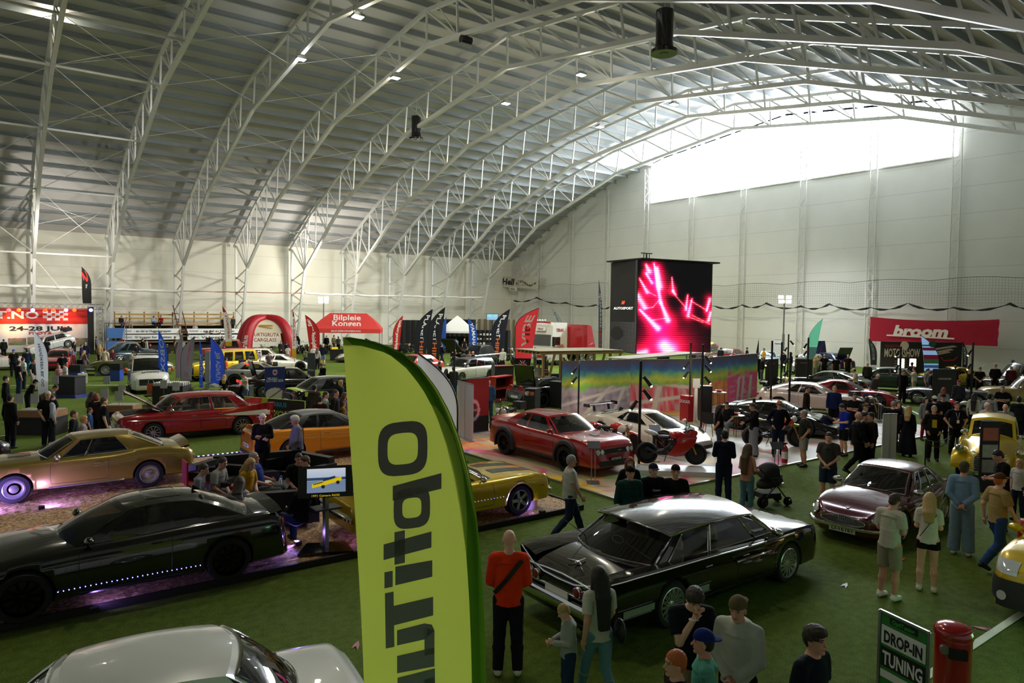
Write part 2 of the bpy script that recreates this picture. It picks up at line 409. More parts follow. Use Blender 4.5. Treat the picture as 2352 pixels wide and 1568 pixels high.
for k in range(9):
 lab='white steel roof truss, %s counted from the end wall'%ORD[8-k]
 t=thing('roof_truss',lab,'roof truss',(FX(k),0,0),0,'steel roof trusses')
 truss_parts(t,lowm,upm,webm,[('wall_column',colm),('inner_leg',legm)]+[('lacing',l)for l in lac])
t=thing('wind_bracing','crossed tie rods and struts between the two leftmost roof trusses','bracing')
X0,X1=FX(0),FX(1)
nodes=[(73.65,9.5),(66.3,14.0),(58.5,17.1),(51,19.35),(44,20.1)]
for i,(a,b)in enumerate(nodes):
 MB().beam((X0,a*S,ZS(b)),(X1,a*S,ZS(b)),.14,.14).build('strut',TM,t)
 MB().beam((X0-6*S,a*S,ZS(b)),(X0,a*S,ZS(b)),.14,.14).build('strut',TM,t)
 if i:
  c,d=nodes[i-1]
  for xa,xb in((X0,X1),(X1,X0),(X0-6*S,X0),(X0,X0-6*S)):
   MB().tube([(xa,a*S,ZS(b)),(xb,c*S,ZS(d))],.022,5).build('tie_rod',TM,t)
for xa,xb in((X0,X1),(X1,X0)):MB().tube([(xa,74*S,HZ(4.22)),(xb,76*S,.3)],.03,5).build('tie_rod',TM,t)
for k in range(1,9):
 xa=FX(k-1);xb=xa+6*S;t=thing('roof_bracing','thin crossed steel rods between the %s and %s roof truss from the end wall'%(ORD[8-k],ORD[9-k]),'bracing',(0,0,0),0,'rod bracing of the roof bays')
 for(a,b)in((70,11.65),(64.2,15.2),(57.5,17.3),(51,19.35),(44,20.1),(30,19.85),(23.45,18.9)):
  [MB().tube([(p_,a*S,ZS(b)),(q_,(a-1.2)*S,ZS(b+1.7))],.013,4).build('tie_rod',TM,t)for p_,q_ in((xa,xb),(xb,xa))]
 for zz in(3.2,6.2):MB().tube([(xa,77.4*S,zz),(xa+3*S,77.4*S,zz-.25),(xb,77.4*S,zz)],.012,4).build('tie_rod',TM,t);MB().tube([(xa,77.4*S,zz),(xb,77.4*S,zz-.8)],.012,4).build('tie_rod',TM,t)
lcol=None
t0={}
for i in range(9):
 y=(72.6-6.21*i)*S
 top=min(roofz(y)-.7,roofz(y)-.4)
 t=thing('lattice_column','slim lattice steel column on the end wall, %s from the corner with the side wall'%ORD[i],'column',(XE-.35,y,0),0,'lattice columns of the end wall')
 for s in(-.32,.32):MB().beam((0,s,0),(0,s,top),.1,.1,(1,0,0)).build('chord',TM,t)
 mb=MB();z=.2;s=1
 while z+.8<top:mb.beam((0,-.3*s,z),(0,.3*s,z+.8),.045,.045,(1,0,0));z+=.8;s=-s
 mb.build('lacing',TM,t)
def sagtube(name,pts,r,m,label,cat,wob=.1,seed=1,n=8):
 rnd=random.Random(seed);P=[]
 for(a,b)in zip(pts,pts[1:]):
  a=np.array(a,float);b=np.array(b,float)
  for k in range(10):t=k/10;P.append(a+(b-a)*t+np.array([0,0,-wob*4*t*(1-t)+rnd.uniform(-.04,.04)]))
 P.append(np.array(pts[-1],float));rr=[r*rnd.uniform(.65,1.3)for _ in P]
 return tag(MB().tube(P,rr,n).build(name,m),label,cat)
Z=lambda x,y,Y:onY(x,y,Y)
yy=75.3*S
sagtube('rolled_net',[Z(-60,652,yy),Z(75,656,yy),Z(250,662,yy),Z(415,668,yy)],.13,mat('#e4e1da',.8),'white rolled-up curtain strung along the left wall behind the stage','rolled curtain',.08,2)
sagtube('steel_cable',[Z(415,668,yy),Z(560,671,yy),Z(695,673,yy)],.04,mat('#8a5038',.6),'thin rusty red rail strung between the left wall legs','rail',0,3)
sagtube('rolled_net',[Z(700,672,yy),Z(820,677,yy),Z(925,679,yy),Z(1020,681,yy),Z(1113,683,yy)],.13,mat('#e4e1da',.8),'white rolled-up curtain strung along the left wall near the corner','rolled curtain',.08,4)
xn=XE-1.2
pts=[onX(a,b,xn-.45)for a,b in((1180,690),(1232,683),(1300,695),(1370,700),(1400,705),(1640,702),(1705,700),(1760,696),(1840,703),(1905,698),(2000,706),(2085,696),(2190,706),(2320,697),(2400,699))]
NB=mat('#141416',.8)
tag(MB().tube([p for a,b in zip(pts,pts[1:])for p in[np.array(a)+(np.array(b)-np.array(a))*t+np.array([0,0,-.35*4*t*(1-t)])for t in np.linspace(0,.92,8)]],[.07+.05*math.sin(i*1.7)for i in range(8*(len(pts)-1))],7).build('bundled_net',NB),'black netting gathered into a sagging rope along the end wall','net')
def net(x0px,x1px,name,label):
 mb=MB();a=onX(x0px,658,xn+.1);b=onX(x1px,655,xn+.1);ya,yb=a[1],b[1];top=a[2];bot=onX(x0px,702,xn)[2]
 n=int(abs(ya-yb)/.22)
 def sag(y):return .9*abs(math.sin((y-ya)/(6.195*S)*PI+.8))
 for i in range(n+1):
  y=ya+(yb-ya)*i/n;mb.tube([(xn+.1,y,bot),(xn+.1,y,top+.25*sag(y))],.0055,3)
 for j in range(11):
  z0=bot+(top-bot)*j/10;mb.tube([(xn+.1,ya+(yb-ya)*i/40,z0+.25*sag(ya+(yb-ya)*i/40)*j/10)for i in range(41)],.0055 if j<10 else .02,3)
 tag(mb.build(name,NB),label,'net',kind='stuff')
net(1235,1398,'hanging_net','fine black ball net hanging on the end wall left of the screen')
net(1636,2420,'hanging_net','fine black ball net hanging on the end wall right of the screen')
FL=mat((1.,.97,.85),.4,emit=60,var=.01,name='lamp_glow');FC=mat((.88,.92,1.),.4,emit=60,var=.01,name='lamp_glow')
names=['at the top left edge','the biggest glare, top centre-left','cold white, left of the biggest glare','with a visible square housing','reddish glare in mid roof','above the left end of the window','in front of the window','small one by the window edge','added out of view as fill on the right slope above the platform','added out of view as fill on the right slope above the lime flag','added out of view as fill on the right slope above the black sedan']
for(x,y,z,p,c),nm in zip(LAMPS,names):
 t=thing('flood_lamp','ceiling flood lamp hung on the truss, %s'%nm,'lamp',(x,y,z),0,'ceiling flood lamps')
 MB().box((0,0,0),(.62,.5,.14)).box((0,0,.12),(.3,.3,.14)).build('housing',ALU,t)
 MB().box((0,0,-.085),(.54,.42,.03)).build('lens',FC if c==COOL else FL,t)
 MB().tube([(-.25,0,.1),(-.25,0,.5),(.25,0,.5),(.25,0,.1)],.02,5).build('bracket',ALU,t)
for(px,py,X,h,lab)in((956,300,FX(4),2.3,'black cylindrical destratification fan hanging in the middle of the roof'),(1526,85,25.5,2.3,'black cylindrical destratification fan hanging near the right roof slope')):
 P=onX(px,py,X);t=thing('ceiling_fan',lab,'fan',P)
 MB().lathe([(.40,-.2),(.42,h*.52),(.36,h*.54),(.30,h*.54)],n=28).build('duct',GLOSSB,t)
 MB().lathe([(.62,-.78),(.62,-.62),(.44,-.5),(.40,-.2),(.30,-.2),(.2,-.8)],n=28).build('outlet',GLOSSB,t)
 MB().tube([(0,0,h*.5),(0,0,h*.5+1.8)],.015,5).build('hanger',STEEL,t)
for(px,py,X)in((1070,92,17.5),(2005,285,50)):
 pass
P=onX(1070,92,FX(3));t=thing('roof_projector','grey projector-like unit under the roof, upper middle','projector',P);MB().tube([(-.35,0,0),(.35,0,0)],.24,14).build('casing',DARK,t);MB().box((0,0,-.3),(.9,.5,.05)).build('cradle',ALU,t)
# ---------------------------------------------------------------- people: one smooth surface grown from a distance field
def sd_cap(P,a,b,r0,r1):
 ba=b-a;t=np.clip(((P-a)@ba)/max(ba@ba,1e-9),0,1)
 return np.linalg.norm(P-a-t[...,None]*ba,axis=-1)-(r0+(r1-r0)*t)
def sd_cone(P,a,b,r0,r1):
 ba=b-a;L=np.linalg.norm(ba);t=((P-a)@ba)/(L*L)
 rad=np.linalg.norm(P-a-t[...,None]*ba,axis=-1)-(r0+(r1-r0)*np.clip(t,0,1))
 return np.maximum(rad,(np.abs(t-.5)-.5)*L)
def sd_ell(P,c,r,R):
 Q=(P-c)@R;k0=np.linalg.norm(Q/r,axis=-1);k1=np.linalg.norm(Q/(r*r),axis=-1)
 return k0*(k0-1)/np.maximum(k1,1e-9)
def smesh(prims,vox,k=.02,subs=(),rough=0.):
 """prims: ('t'|'c', a, b, r0, r1[,k]) or ('e', c, r, R[,k]) -> verts, quads (naive surface nets)"""
 lo=np.full(3,9.);hi=np.full(3,-9.);bb=[]
 for p in prims:
  if p[0]in 'tc':r=max(p[3],p[4]);l=np.minimum(p[1],p[2])-r;h=np.maximum(p[1],p[2])+r
  else:r=max(p[2]);l=p[1]-r;h=p[1]+r
  bb.append((l,h));lo=np.minimum(lo,l);hi=np.maximum(hi,h)
 lo=lo-3*vox;n=np.ceil((hi+3*vox-lo)/vox).astype(int)+1
 ax=[lo[i]+vox*np.arange(n[i])for i in range(3)]
 Fd=np.full(n,.5)
 def region(l,h,mg):
  i0=np.maximum(np.floor((l-mg-lo)/vox).astype(int),0);i1=np.minimum(np.ceil((h+mg-lo)/vox).astype(int)+1,n)
  sl=tuple(slice(a,b)for a,b in zip(i0,i1));G=np.stack(np.meshgrid(*[ax[i][sl[i]]for i in range(3)],indexing='ij'),-1)
  return sl,G
 for p,(l,h)in zip(prims,bb):
  kk=p[5]if p[0]in 'tc' and len(p)>5 else(p[4]if p[0]=='e' and len(p)>4 else k)
  sl,G=region(l,h,.05)
  if p[0]=='t':d=sd_cap(G,*p[1:5])
  elif p[0]=='c':d=sd_cone(G,*p[1:5])
  else:d=sd_ell(G,*p[1:4])
  f=Fd[sl];hh=np.maximum(kk-np.abs(f-d),0)/max(kk,1e-6);Fd[sl]=np.minimum(f,d)-hh*hh*kk*.25
 if rough:X_,Y_,Z_=np.meshgrid(*ax,indexing='ij');Fd=Fd+rough*(np.sin(X_*150+Z_*60)*np.sin(Y_*170-Z_*40)+.7*np.sin(X_*70-1)*np.sin(Y_*60+Z_*90))
 for fn in subs:Fd=np.maximum(Fd,fn(ax))
 In=Fd<0;V=np.zeros(3);cnt=None
 c=[slice(0,-1),slice(1,None)]
 nc=tuple(n-1);acc=np.zeros(nc+(3,));num=np.zeros(nc)
 I=np.stack(np.meshgrid(*[np.arange(m-1)for m in n],indexing='ij'),-1).astype(float)
 for a in range(3):
  o=[b for b in range(3)if b!=a]
  for u in(0,1):
   for w in(0,1):
    s0=[None]*3;s1=[None]*3
    s0[a]=c[0];s1[a]=c[1];s0[o[0]]=s1[o[0]]=c[u];s0[o[1]]=s1[o[1]]=c[w]
    f0=Fd[tuple(s0)];f1=Fd[tuple(s1)];x=(f0<0)!=(f1<0)
    t=np.where(x,f0/np.where(x,f0-f1,1),0)
    num+=x;acc[...,a]+=np.where(x,t,0);acc[...,o[0]]+=x*u;acc[...,o[1]]+=x*w
 m=num>0;idx=np.full(nc,-1);idx[m]=np.arange(m.sum())
 V=(I[m]+acc[m]/num[m][:,None])*vox+lo
 Q=[]
 for a in range(3):
  o=[(a+1)%3,(a+2)%3]
  s0=[slice(1,-1)]*3;s1=[slice(1,-1)]*3;s0[a]=slice(0,-1);s1[a]=slice(1,None)
  f0=In[tuple(s0)];f1=In[tuple(s1)];w=np.argwhere(f0!=f1);pol=f0[f0!=f1]
  if not len(w):continue
  base=w.copy();base[:,o[0]]+=1;base[:,o[1]]+=1
  def g(du,dv):b=base.copy();b[:,o[0]]+=du;b[:,o[1]]+=dv;return idx[b[:,0],b[:,1],b[:,2]]
  q=np.stack([g(-1,-1),g(0,-1),g(0,0),g(-1,0)],1);q[~pol]=q[~pol][:,::-1];Q.append(q)
 Q=np.concatenate(Q);Q=Q[(Q>=0).all(1)]
 return V,Q
def smesh_obj(name,prims,vox,k=.02,subs=(),mats=(None,),matfn=None,rough=0.):
 V,Q=smesh(prims,vox,k,subs,rough)
 me=bpy.data.meshes.new(name);me.vertices.add(len(V));me.vertices.foreach_set('co',V.ravel().astype(np.float32))
 me.loops.add(len(Q)*4);me.loops.foreach_set('vertex_index',Q.ravel().astype(np.int32));me.polygons.add(len(Q))
 me.polygons.foreach_set('loop_start',np.arange(0,len(Q)*4,4,dtype=np.int32))
 me.update(calc_edges=True)
 me.polygons.foreach_set('use_smooth',np.ones(len(Q),bool))
 for x in mats:me.materials.append(x)
 if matfn is not None:
  ce=V[Q].mean(1);me.polygons.foreach_set('material_index',matfn(ce).astype(np.int32))
 me.update();return me
A=lambda*v:np.array(v,float)
def pose_joints(pose,build):
 fem=build=='f';sw=.150 if fem else .172;hw=.085 if fem else .09
 J=dict(pel=A(0,0,.95),ch=A(.01,0,1.27),nk=A(0,0,1.47),hd=A(.025,0,1.635))
 for s,q in((1,'L'),(-1,'R')):
  J['sh'+q]=A(0,s*sw,1.42);J['el'+q]=A(-.02,s*(sw+.055),1.14);J['wr'+q]=A(.05,s*(sw+.06),.90)
  J['hp'+q]=A(0,s*hw,.92);J['kn'+q]=A(.02,s*(hw+.015),.50);J['an'+q]=A(-.02,s*(hw+.03),.08);J['ft'+q]=0.
 def arms(eL=None,wL=None,eR=None,wR=None):
  if eL:J['elL']=A(*eL);J['wrL']=A(*wL)
  if eR:J['elR']=A(eR[0],-eR[1],eR[2]);J['wrR']=A(wR[0],-wR[1],wR[2])
 tilt=0;nod=0;turn=0
 if pose=='walk':
  J['knL']=A(.16,.09,.53);J['anL']=A(.30,.09,.10);J['knR']=A(-.02,-.09,.50);J['anR']=A(-.32,-.09,.17);J['ftR']=.6
  arms((-.10,sw+.05,1.16),(-.06,sw+.07,.92),(.06,sw+.05,1.16),(.20,sw+.03,.95));J['pel'][0]=0.01
 elif pose=='cross':
  arms((.02,sw+.05,1.17),(.20,-.02,1.20),(.02,sw+.05,1.15),(.21,-.03,1.13))
 elif pose=='phone':
  arms((.03,sw+.03,1.15),(.26,.05,1.12),(.03,sw+.03,1.15),(.26,.05,1.12));nod=.45
 elif pose=='front':
  arms((.02,sw+.05,1.15),(.18,.03,.98),(.02,sw+.05,1.15),(.18,.03,.98));nod=.15
 elif pose=='back':
  arms((-.08,sw+.05,1.16),(-.15,.04,.98),(-.08,sw+.05,1.16),(-.15,.04,.98))
 elif pose=='hips':
  arms((-.06,sw+.13,1.17),(.05,sw+.02,.99),(-.06,sw+.13,1.17),(.05,sw+.02,.99))
 elif pose=='pocket':
  arms((-.07,sw+.08,1.16),(.06,sw+.0,.95),(-.07,sw+.08,1.16),(.06,sw+.0,.95))
 elif pose=='chin':
  arms((.06,sw+.03,1.16),(.20,.10,1.06),(.14,sw-.02,1.17),(.17,.02,1.42));nod=.55
 elif pose=='push':
  arms((.02,sw+.05,1.16),(.26,sw-.02,1.10),(.02,sw+.05,1.16),(.26,sw-.02,1.10))
 elif pose=='photo':
  arms((.16,sw+.02,1.30),(.34,.06,1.45),(.16,sw+.02,1.30),(.34,.06,1.45))
 elif pose=='reach':
  arms((.14,sw+.03,1.24),(.36,sw-.05,1.12),(-.03,sw+.05,1.15),(.03,sw+.04,.91));nod=.35
 elif pose=='carry':
  arms((.03,sw+.04,1.16),(.24,.02,1.22),(.03,sw+.04,1.14),(.24,.02,1.04))
 elif pose=='bow':tilt=.45;nod=.25;arms((.05,sw+.03,1.16),(.22,.06,1.02),(.05,sw+.03,1.16),(.22,.06,1.02))
 elif pose=='lean':tilt=1.0;nod=.1;arms((.16,sw+.03,1.22),(.30,sw-.05,1.10),(.16,sw+.03,1.22),(.30,sw-.05,1.10))
 elif pose in('sit','sitphone','sitback'):
  for q,s in(('L',1),('R',-1)):J['kn'+q]=A(.44,s*.13,.93);J['an'+q]=A(.42,s*.14,.50)
  if pose=='sit':arms((.06,sw+.05,1.16),(.27,.08,1.04),(.06,sw+.05,1.16),(.27,.08,1.04));tilt=.22;nod=.15
  if pose=='sitphone':arms((.05,sw+.04,1.15),(.27,.05,1.16),(.05,sw+.04,1.15),(.27,.05,1.12));nod=.4
  if pose=='sitback':tilt=-.28;arms((.0,sw+.08,1.15),(.20,sw+.0,1.06),(.02,sw+.08,1.16),(.22,.14,1.02))
 elif pose=='crouch':
  for q,s in(('L',1),('R',-1)):J['kn'+q]=A(.36,s*.16,1.0);J['an'+q]=A(.06,s*.12,.60)
  tilt=.5;arms((.2,sw+.03,1.18),(.36,.06,1.1),(.2,sw+.03,1.18),(.36,.06,1.1))
 if tilt:
  R=roty(tilt);c=A(0,0,.95)
  for n_ in('ch','nk','hd','shL','shR','elL','elR','wrL','wrR'):J[n_]=c+R@(J[n_]-c)
 J['tilt']=tilt;J['nod']=nod
 drop={'sit':.43,'sitphone':.43,'sitback':.45,'crouch':.53}.get(pose,0)
 if drop:
  for n_ in list(J):
   if isinstance(J[n_],np.ndarray):J[n_]=J[n_]-A(0,0,drop)
 return J
def body_prims(J,pose,build,lod,fat,hturn=0.):
 fem=build=='f';P=[];tl=roty(J['tilt']);w=1+.25*fat
 RH=rotz(hturn)@roty(J['tilt']*.4+J['nod']);J['RH']=RH
 nod_off=RH@A(.0,0,.165)-A(0,0,.165);J['hd']=J['nk']+A(.01,0,0)+RH@A(.018,0,.165)
 hd=J['hd'];I3=np.eye(3)
 Hc=lambda v:hd+RH@A(*v)
 P+=[('e',Hc((-.008,0,.025)),A(.094,.075,.098),RH),('e',Hc((.02,0,-.045)),A(.066,.055,.075),RH),('t',J['nk']-A(0,0,.05),Hc((-.015,0,-.06)),.056,.052)]
 if lod<2:
  P+=[('t',Hc((.083,0,.005)),Hc((.105,0,-.028)),.010,.014,.012),('e',Hc((.066,0,-.098)),A(.025,.024,.018),RH,.02),('e',Hc((.07,0,.035)),A(.022,.05,.012),RH,.015),('e',Hc((.083,0,-.058)),A(.012,.026,.007),RH,.01)]
  for s in(1,-1):P.append(('e',Hc((-.006,s*.077,-.01)),A(.020,.009,.033),RH,.006))
 ch,pel=J['ch'],J['pel'];mid=(ch+pel)/2
 P+=[('e',ch,A(.105*w,.135 if fem else .155,.19),tl,.05),('e',mid,A(.10*w,(.112 if fem else .135)*w,.16),tl,.06),('e',pel,A(.10*w,(.148 if fem else .136)*(1+.1*fat),.12),I3,.05)]
 if fat>.8:P.append(('e',mid+tl@A(.06,0,-.02),A(.11*fat,.15*w,.16),tl,.06))
 P.append(('t',(J['shL']*.8+J['shR']*.2)+tl@A(0,0,.01),(J['shR']*.8+J['shL']*.2)+tl@A(0,0,.01),.062,.062,.06))
 P.append(('t',(J['shL']+J['shR'])/2-tl@A(0,0,.02),J['nk'],.08,.056,.03))
 for q,s in(('L',1),('R',-1)):
  sh,el,wr=J['sh'+q],J['el'+q],J['wr'+q]
  P+=[('t',sh,el,.055*(1 if not fem else .82),.040,.03),('t',el,wr,.042,.028,.02)]
  d=unit(wr-el);hp=wr+d*.055;_,sd_,up_=frame(d,(0,s*1.,.15))
  P.append(('e',hp,A(.046,.020,.040),np.stack([d,sd_,up_],1),.012))
  if lod<2:
   inn=A(0,-s,0)-d*(A(0,-s,0)@d);inn=unit(inn)if np.linalg.norm(inn)>.1 else sd_
   fwd=np.cross(d,inn);fwd=unit(fwd)
   if fwd[0]<0:fwd=-fwd
   for i,L in enumerate((.068,.078,.072,.055)):
    r_=wr+d*.088+fwd*(.030-.020*i);b=r_+d*L*.5+inn*.008;e=b+(d*.75+inn*.65)*L*.45
    P+=[('t',r_-d*.02,b,.0095,.0088,.006),('t',b,e,.0085,.0075,.005)]
   r_=wr+d*.03+fwd*.03;b=r_+fwd*.028+d*.03;P+=[('t',r_,b,.013,.010,.01),('t',b,b+d*.035+inn*.012,.010,.008,.006)]
  else:P.append(('t',hp+d*.03,hp+d*.09,.026,.016,.02));P.append(('t',wr+d*.03,wr+d*.07+up_*.03,.013,.01,.01))
  hp_,kn,an=J['hp'+q],J['kn'+q],J['an'+q]
  P+=[('t',hp_,kn,.092*(1+.1*fat),.057,.05),('t',kn,kn+(an-kn)*.4,.055,.058,.03),('t',kn+(an-kn)*.4,an,.058,.036,.03)]
  ft=J['ft'+q];f=A(math.cos(ft),0,-math.sin(ft)*.8)
  P.append(('t',an+A(-.03,0,-.035),an+f*.13+A(0,0,-.04),.036,.032,.02))
 return P
_pm={}
def person_meshes(pose,build,lod,top,legs,hair,fat,hturn):
 vox={0:.0058,1:.0095,2:.018}[lod];fat=round(fat,1);hturn=round(hturn,1)
 def cached(key,fn):
  if key not in _pm:_pm[key]=fn()
  return _pm[key]
 J=pose_joints(pose,build);BP=body_prims(J,pose,build,lod,fat,hturn);out={}
 hd,RH=J['hd'],J['RH'];fem=build=='f';w=1+.25*fat;tl=roty(J['tilt'])
 def bmesh_():
  def mf(ce):
   L=(ce-hd)@RH;m=np.zeros(len(ce));
   ex=(L[:,0]>.055)
   for s in(1,-1):m[ex&(((L[:,1]-s*.033)/.014)**2+((L[:,2]-.012)/.0065)**2<1)]=1
   if lod==0:
    for s in(1,-1):m[ex&(np.abs(L[:,1]-s*.034)<.018)&(np.abs(L[:,2]-.036)<.0035)]=1
   m[(L[:,0]>.06)&(((L[:,1])/.028)**2+((L[:,2]+.058)/.008)**2<1)]=2
   return m
  return smesh_obj('body',BP,vox,.022,(),(None,mat('#2c2019',.4),None),mf if lod<2 else None)
 out['body']=cached(('b',pose,build,lod,fat,hturn),bmesh_)
 g={0:.012,1:.014,2:.02}[lod]
 ch,pel=J['ch'],J['pel'];mid=(ch+pel)/2
 def top_():
  if top=='none':return None
  P=[];bulk=.006 if top in('hood','jacket','coat')else .0;g2=g+bulk
  P+=[('e',ch,A(.108*w+g2,(.142 if fem else .162)+g2,.20),tl,.05),('e',mid,A(.10*w+g2+.01,(.118 if fem else .14)*w+g2,.17),tl,.06)]
  if fat>.8:P.append(('e',mid+tl@A(.06,0,-.02),A(.11*fat+g2,.15*w+g2,.17),tl,.06))
  low=pel-A(0,0,.02 if not top in('coat','dress')else .02)
  if top=='crop':low=mid
  if 'sit' not in pose and pose!='crouch':
   for yy_ in(-1,1):P.append(('c',mid+tl@A(0,yy_*.030,.05),low+A(0,yy_*.045,-.05 if top!='crop' else 0),(.105 if not fem else .09)*w+g2,(.118 if not fem else .116)*w+g2,.03))
  else:P.append(('e',pel,A(.12*w+g2,.165+g2,.11),np.eye(3),.05))
  P.append(('t',(J['shL']*.8+J['shR']*.2)+tl@A(0,0,.01),(J['shR']*.8+J['shL']*.2)+tl@A(0,0,.01),.062+g2,.062+g2,.05))
  P.append(('c',(J['shL']+J['shR'])/2-tl@A(0,0,.03),J['nk']+tl@A(.005,0,-.005 if top!='hood' else .03),.115+g2,(.066 if top!='hood' else .085)+g2*.5,.04))
  if top=='hood':P.append(('e',J['nk']+tl@A(-.075,0,-.02),A(.07,.11,.06),tl,.03))
  if top=='dress':
   for q in 'LR':P.append(('c',J['hp'+q]+A(0,0,.05),J['hp'+q]+(J['kn'+q]-J['hp'+q])*.8,.12,.15,.06))
  if top=='coat':
   P.append(('c',mid,pel-A(0,0,.12),.155*w+g2,.165*w+g2,.04))
  for q in 'LR':
   sh,el,wr=J['sh'+q],J['el'+q],J['wr'+q];a=.055*(1 if not fem else .85)
   if top=='tank':continue
   if top in('tee','crop','polo','dress'):
    P.append(('t',sh,sh+(el-sh)*.4,a+g2+.004,a+g2+.002,.03));P.append(('c',sh+(el-sh)*.1,sh+(el-sh)*.74,a+g2+.004,a+g2+.010,.02))
   else:
    P+=[('t',sh,el,a+g2+.005,.044+g2,.03),('c',el+(el-wr)*.05,wr,.046+g2,.036+g2,.02)]
  sub=[]
  return smesh_obj('top',P,vox*1.1,.03,sub,(None,))
 out['top']=cached(('t',pose,build,lod,top,fat),top_)if top!='none' else None
 def leg_():
  P=[];g2=g*.8;base=pel
  P.append(('e',base,A(.101*w+g2,(.150 if fem else .139)*(1+.1*fat)+g2,.125),np.eye(3),.05))
  for q in 'LR':
   h_,kn,an=J['hp'+q],J['kn'+q],J['an'+q];sh_=kn-h_
   if legs=='shorts':P+=[('c',h_,h_+sh_*.92,.095*(1+.1*fat)+g2,.085+g2,.03)]
   elif legs=='mini':P+=[('c',h_,h_+sh_*.35,.095+g2,.10+g2,.03)]
   elif legs=='skirt':P+=[('c',h_,h_+sh_*.98,.12,.16,.06)]
   elif legs=='wide':P+=[('t',h_,kn,.095+g2,.088+g2,.05),('c',kn-(an-kn)*.03,an+A(0,0,.0),.086+g2,.095+g2,.03)]
   elif legs=='gown':P+=[('c',h_,an+A(0,0,.03),.12,.20,.08)]
   elif legs=='slim':P+=[('t',h_,kn,.093+g2*.5,.058+g2*.5,.05),('t',kn,kn+(an-kn)*.4,.056+g2*.5,.059+g2*.5,.03),('c',kn+(an-kn)*.4,an+A(0,0,.02),.059+g2*.5,.041+g2*.5,.02)]
   else:P+=[('t',h_,kn,.094*(1+.1*fat)+g2,.066+g2,.05),('t',kn,kn+(an-kn)*.4,.064+g2,.064+g2,.03),('c',kn+(an-kn)*.38,an+A(0,0,-.01),.064+g2,.055+g2,.03)]
  return smesh_obj('trousers',P,vox*1.1,.03,(),(None,))
 out['legs']=cached(('l',pose,build,lod,legs,fat),leg_)if legs!='none' else None
 def shoe_():
  P=[]
  for q in 'LR':
   an=J['an'+q];ft=J['ft'+q];f=A(math.cos(ft),0,-math.sin(ft)*.8);sd_=.02
   P+=[('t',an+A(-.035,0,-.03),an+f*.06+A(0,0,-.03),.045,.043,.02),('t',an+f*.06+A(0,0,-.035),an+f*.15+A(0,0,-.045),.043,.036,.02),('c',an+A(0,0,.035),an+A(0,0,-.02),.046,.048,.02)]
  return smesh_obj('shoes',P,vox*1.1,.015,(),(None,))
 out['shoes']=cached(('s',pose,build,lod),shoe_)
 def hair_():
  Hc=lambda v:hd+RH@A(*v);P=[];cut=None
  e=.008 if hair in('short','buzz','sides')else .016
  if hair=='buzz':e=.004
  P.append(('e',Hc((-.012,0,.03)),A(.094+e,.075+e,.098+e),RH,.01))
  if hair in('short','cap','capb','fluffy'):P.append(('e',Hc((-.05,0,-.03)),A(.055,.068,.055),RH,.02))
  if hair=='fluffy':P.append(('e',Hc((.02,0,.085)),A(.085,.08,.055),RH,.02))
  if hair in('long','vlong'):
   L_=-.30 if hair=='long' else-.52
   Ls=J['nk']+tl@A(-.155,0,L_+.12);Lm=J['nk']+tl@A(-.125,0,-.04)
   for yy_ in(-.05,0,.05):P+=[('t',Hc((-.06,yy_,.0)),Lm+A(0,yy_,0),.056,.05,.04),('t',Lm+A(0,yy_,0),Ls+A(0,yy_*.9,0),.05,.034,.03)]
   for s in(1,-1):P.append(('t',Hc((-.01,s*.075,.0)),J['nk']+tl@A(-.01,s*.10,-.06),.028,.03,.03))
  if hair=='bob':
   P+=[('e',Hc((-.03,0,-.035)),A(.085,.098,.10),RH,.03)]
  if hair=='tail':P+=[('t',Hc((-.10,0,.03)),Hc((-.15,0,-.14)),.032,.02,.02)]
  if hair=='bun':P+=[('e',Hc((-.09,0,.09)),A(.04,.04,.04),RH,.01)]
  def face(ax):
   G=np.stack(np.meshgrid(*ax,indexing='ij'),-1);L=(G-hd)@RH
   lim=np.where(np.abs(L[...,1])<.06,.062-.25*np.abs(L[...,1]),.02)
   x0=.035 if hair not in('long','vlong','bob')else .045
   d1=np.minimum(L[...,0]-x0+np.where(L[...,2]>.02,0,.02),lim-L[...,2])
   if hair=='sides':d1=np.maximum(d1,L[...,2]-.05)
   if hair in('short','fluffy','buzz','sides','tail','bun'):
    d1=np.maximum(d1,np.minimum(np.minimum(.0-L[...,2],L[...,0]+.045),.9));d1=np.maximum(d1,-.085-L[...,2])
   return d1
  return smesh_obj('hair',P,max(vox,.006),.012,(face,),(None,),rough=.0028 if hair not in('buzz','long','vlong')else .0012)
 out['hair']=cached(('h',pose,build,lod,hair,fat,hturn),hair_)if hair not in('bald','cap','capb')else(cached(('h2',pose,build,lod,fat,hturn),lambda:_hair_low(J,vox))if hair!='bald' else None)
 def cap_():
  Hc=lambda v:hd+RH@A(*v);s=1 if hair=='cap' else-1
  P=[('e',Hc((-.008,0,.045)),A(.106,.088,.095),RH),('e',Hc((s*.10,0,.045)),A(.085,.07,.012),RH,.01)]
  def lowc(ax):
   G=np.stack(np.meshgrid(*ax,indexing='ij'),-1);L=(G-hd)@RH
   return(.038 if True else 0)-L[...,2]-.0*L[...,0]
  return smesh_obj('cap',P,max(vox,.007),.01,(lowc,),(None,))
 out['cap']=cached(('c',pose,build,lod,hair,fat,hturn),cap_)if hair in('cap','capb')else None
 out['J']=J
 return out
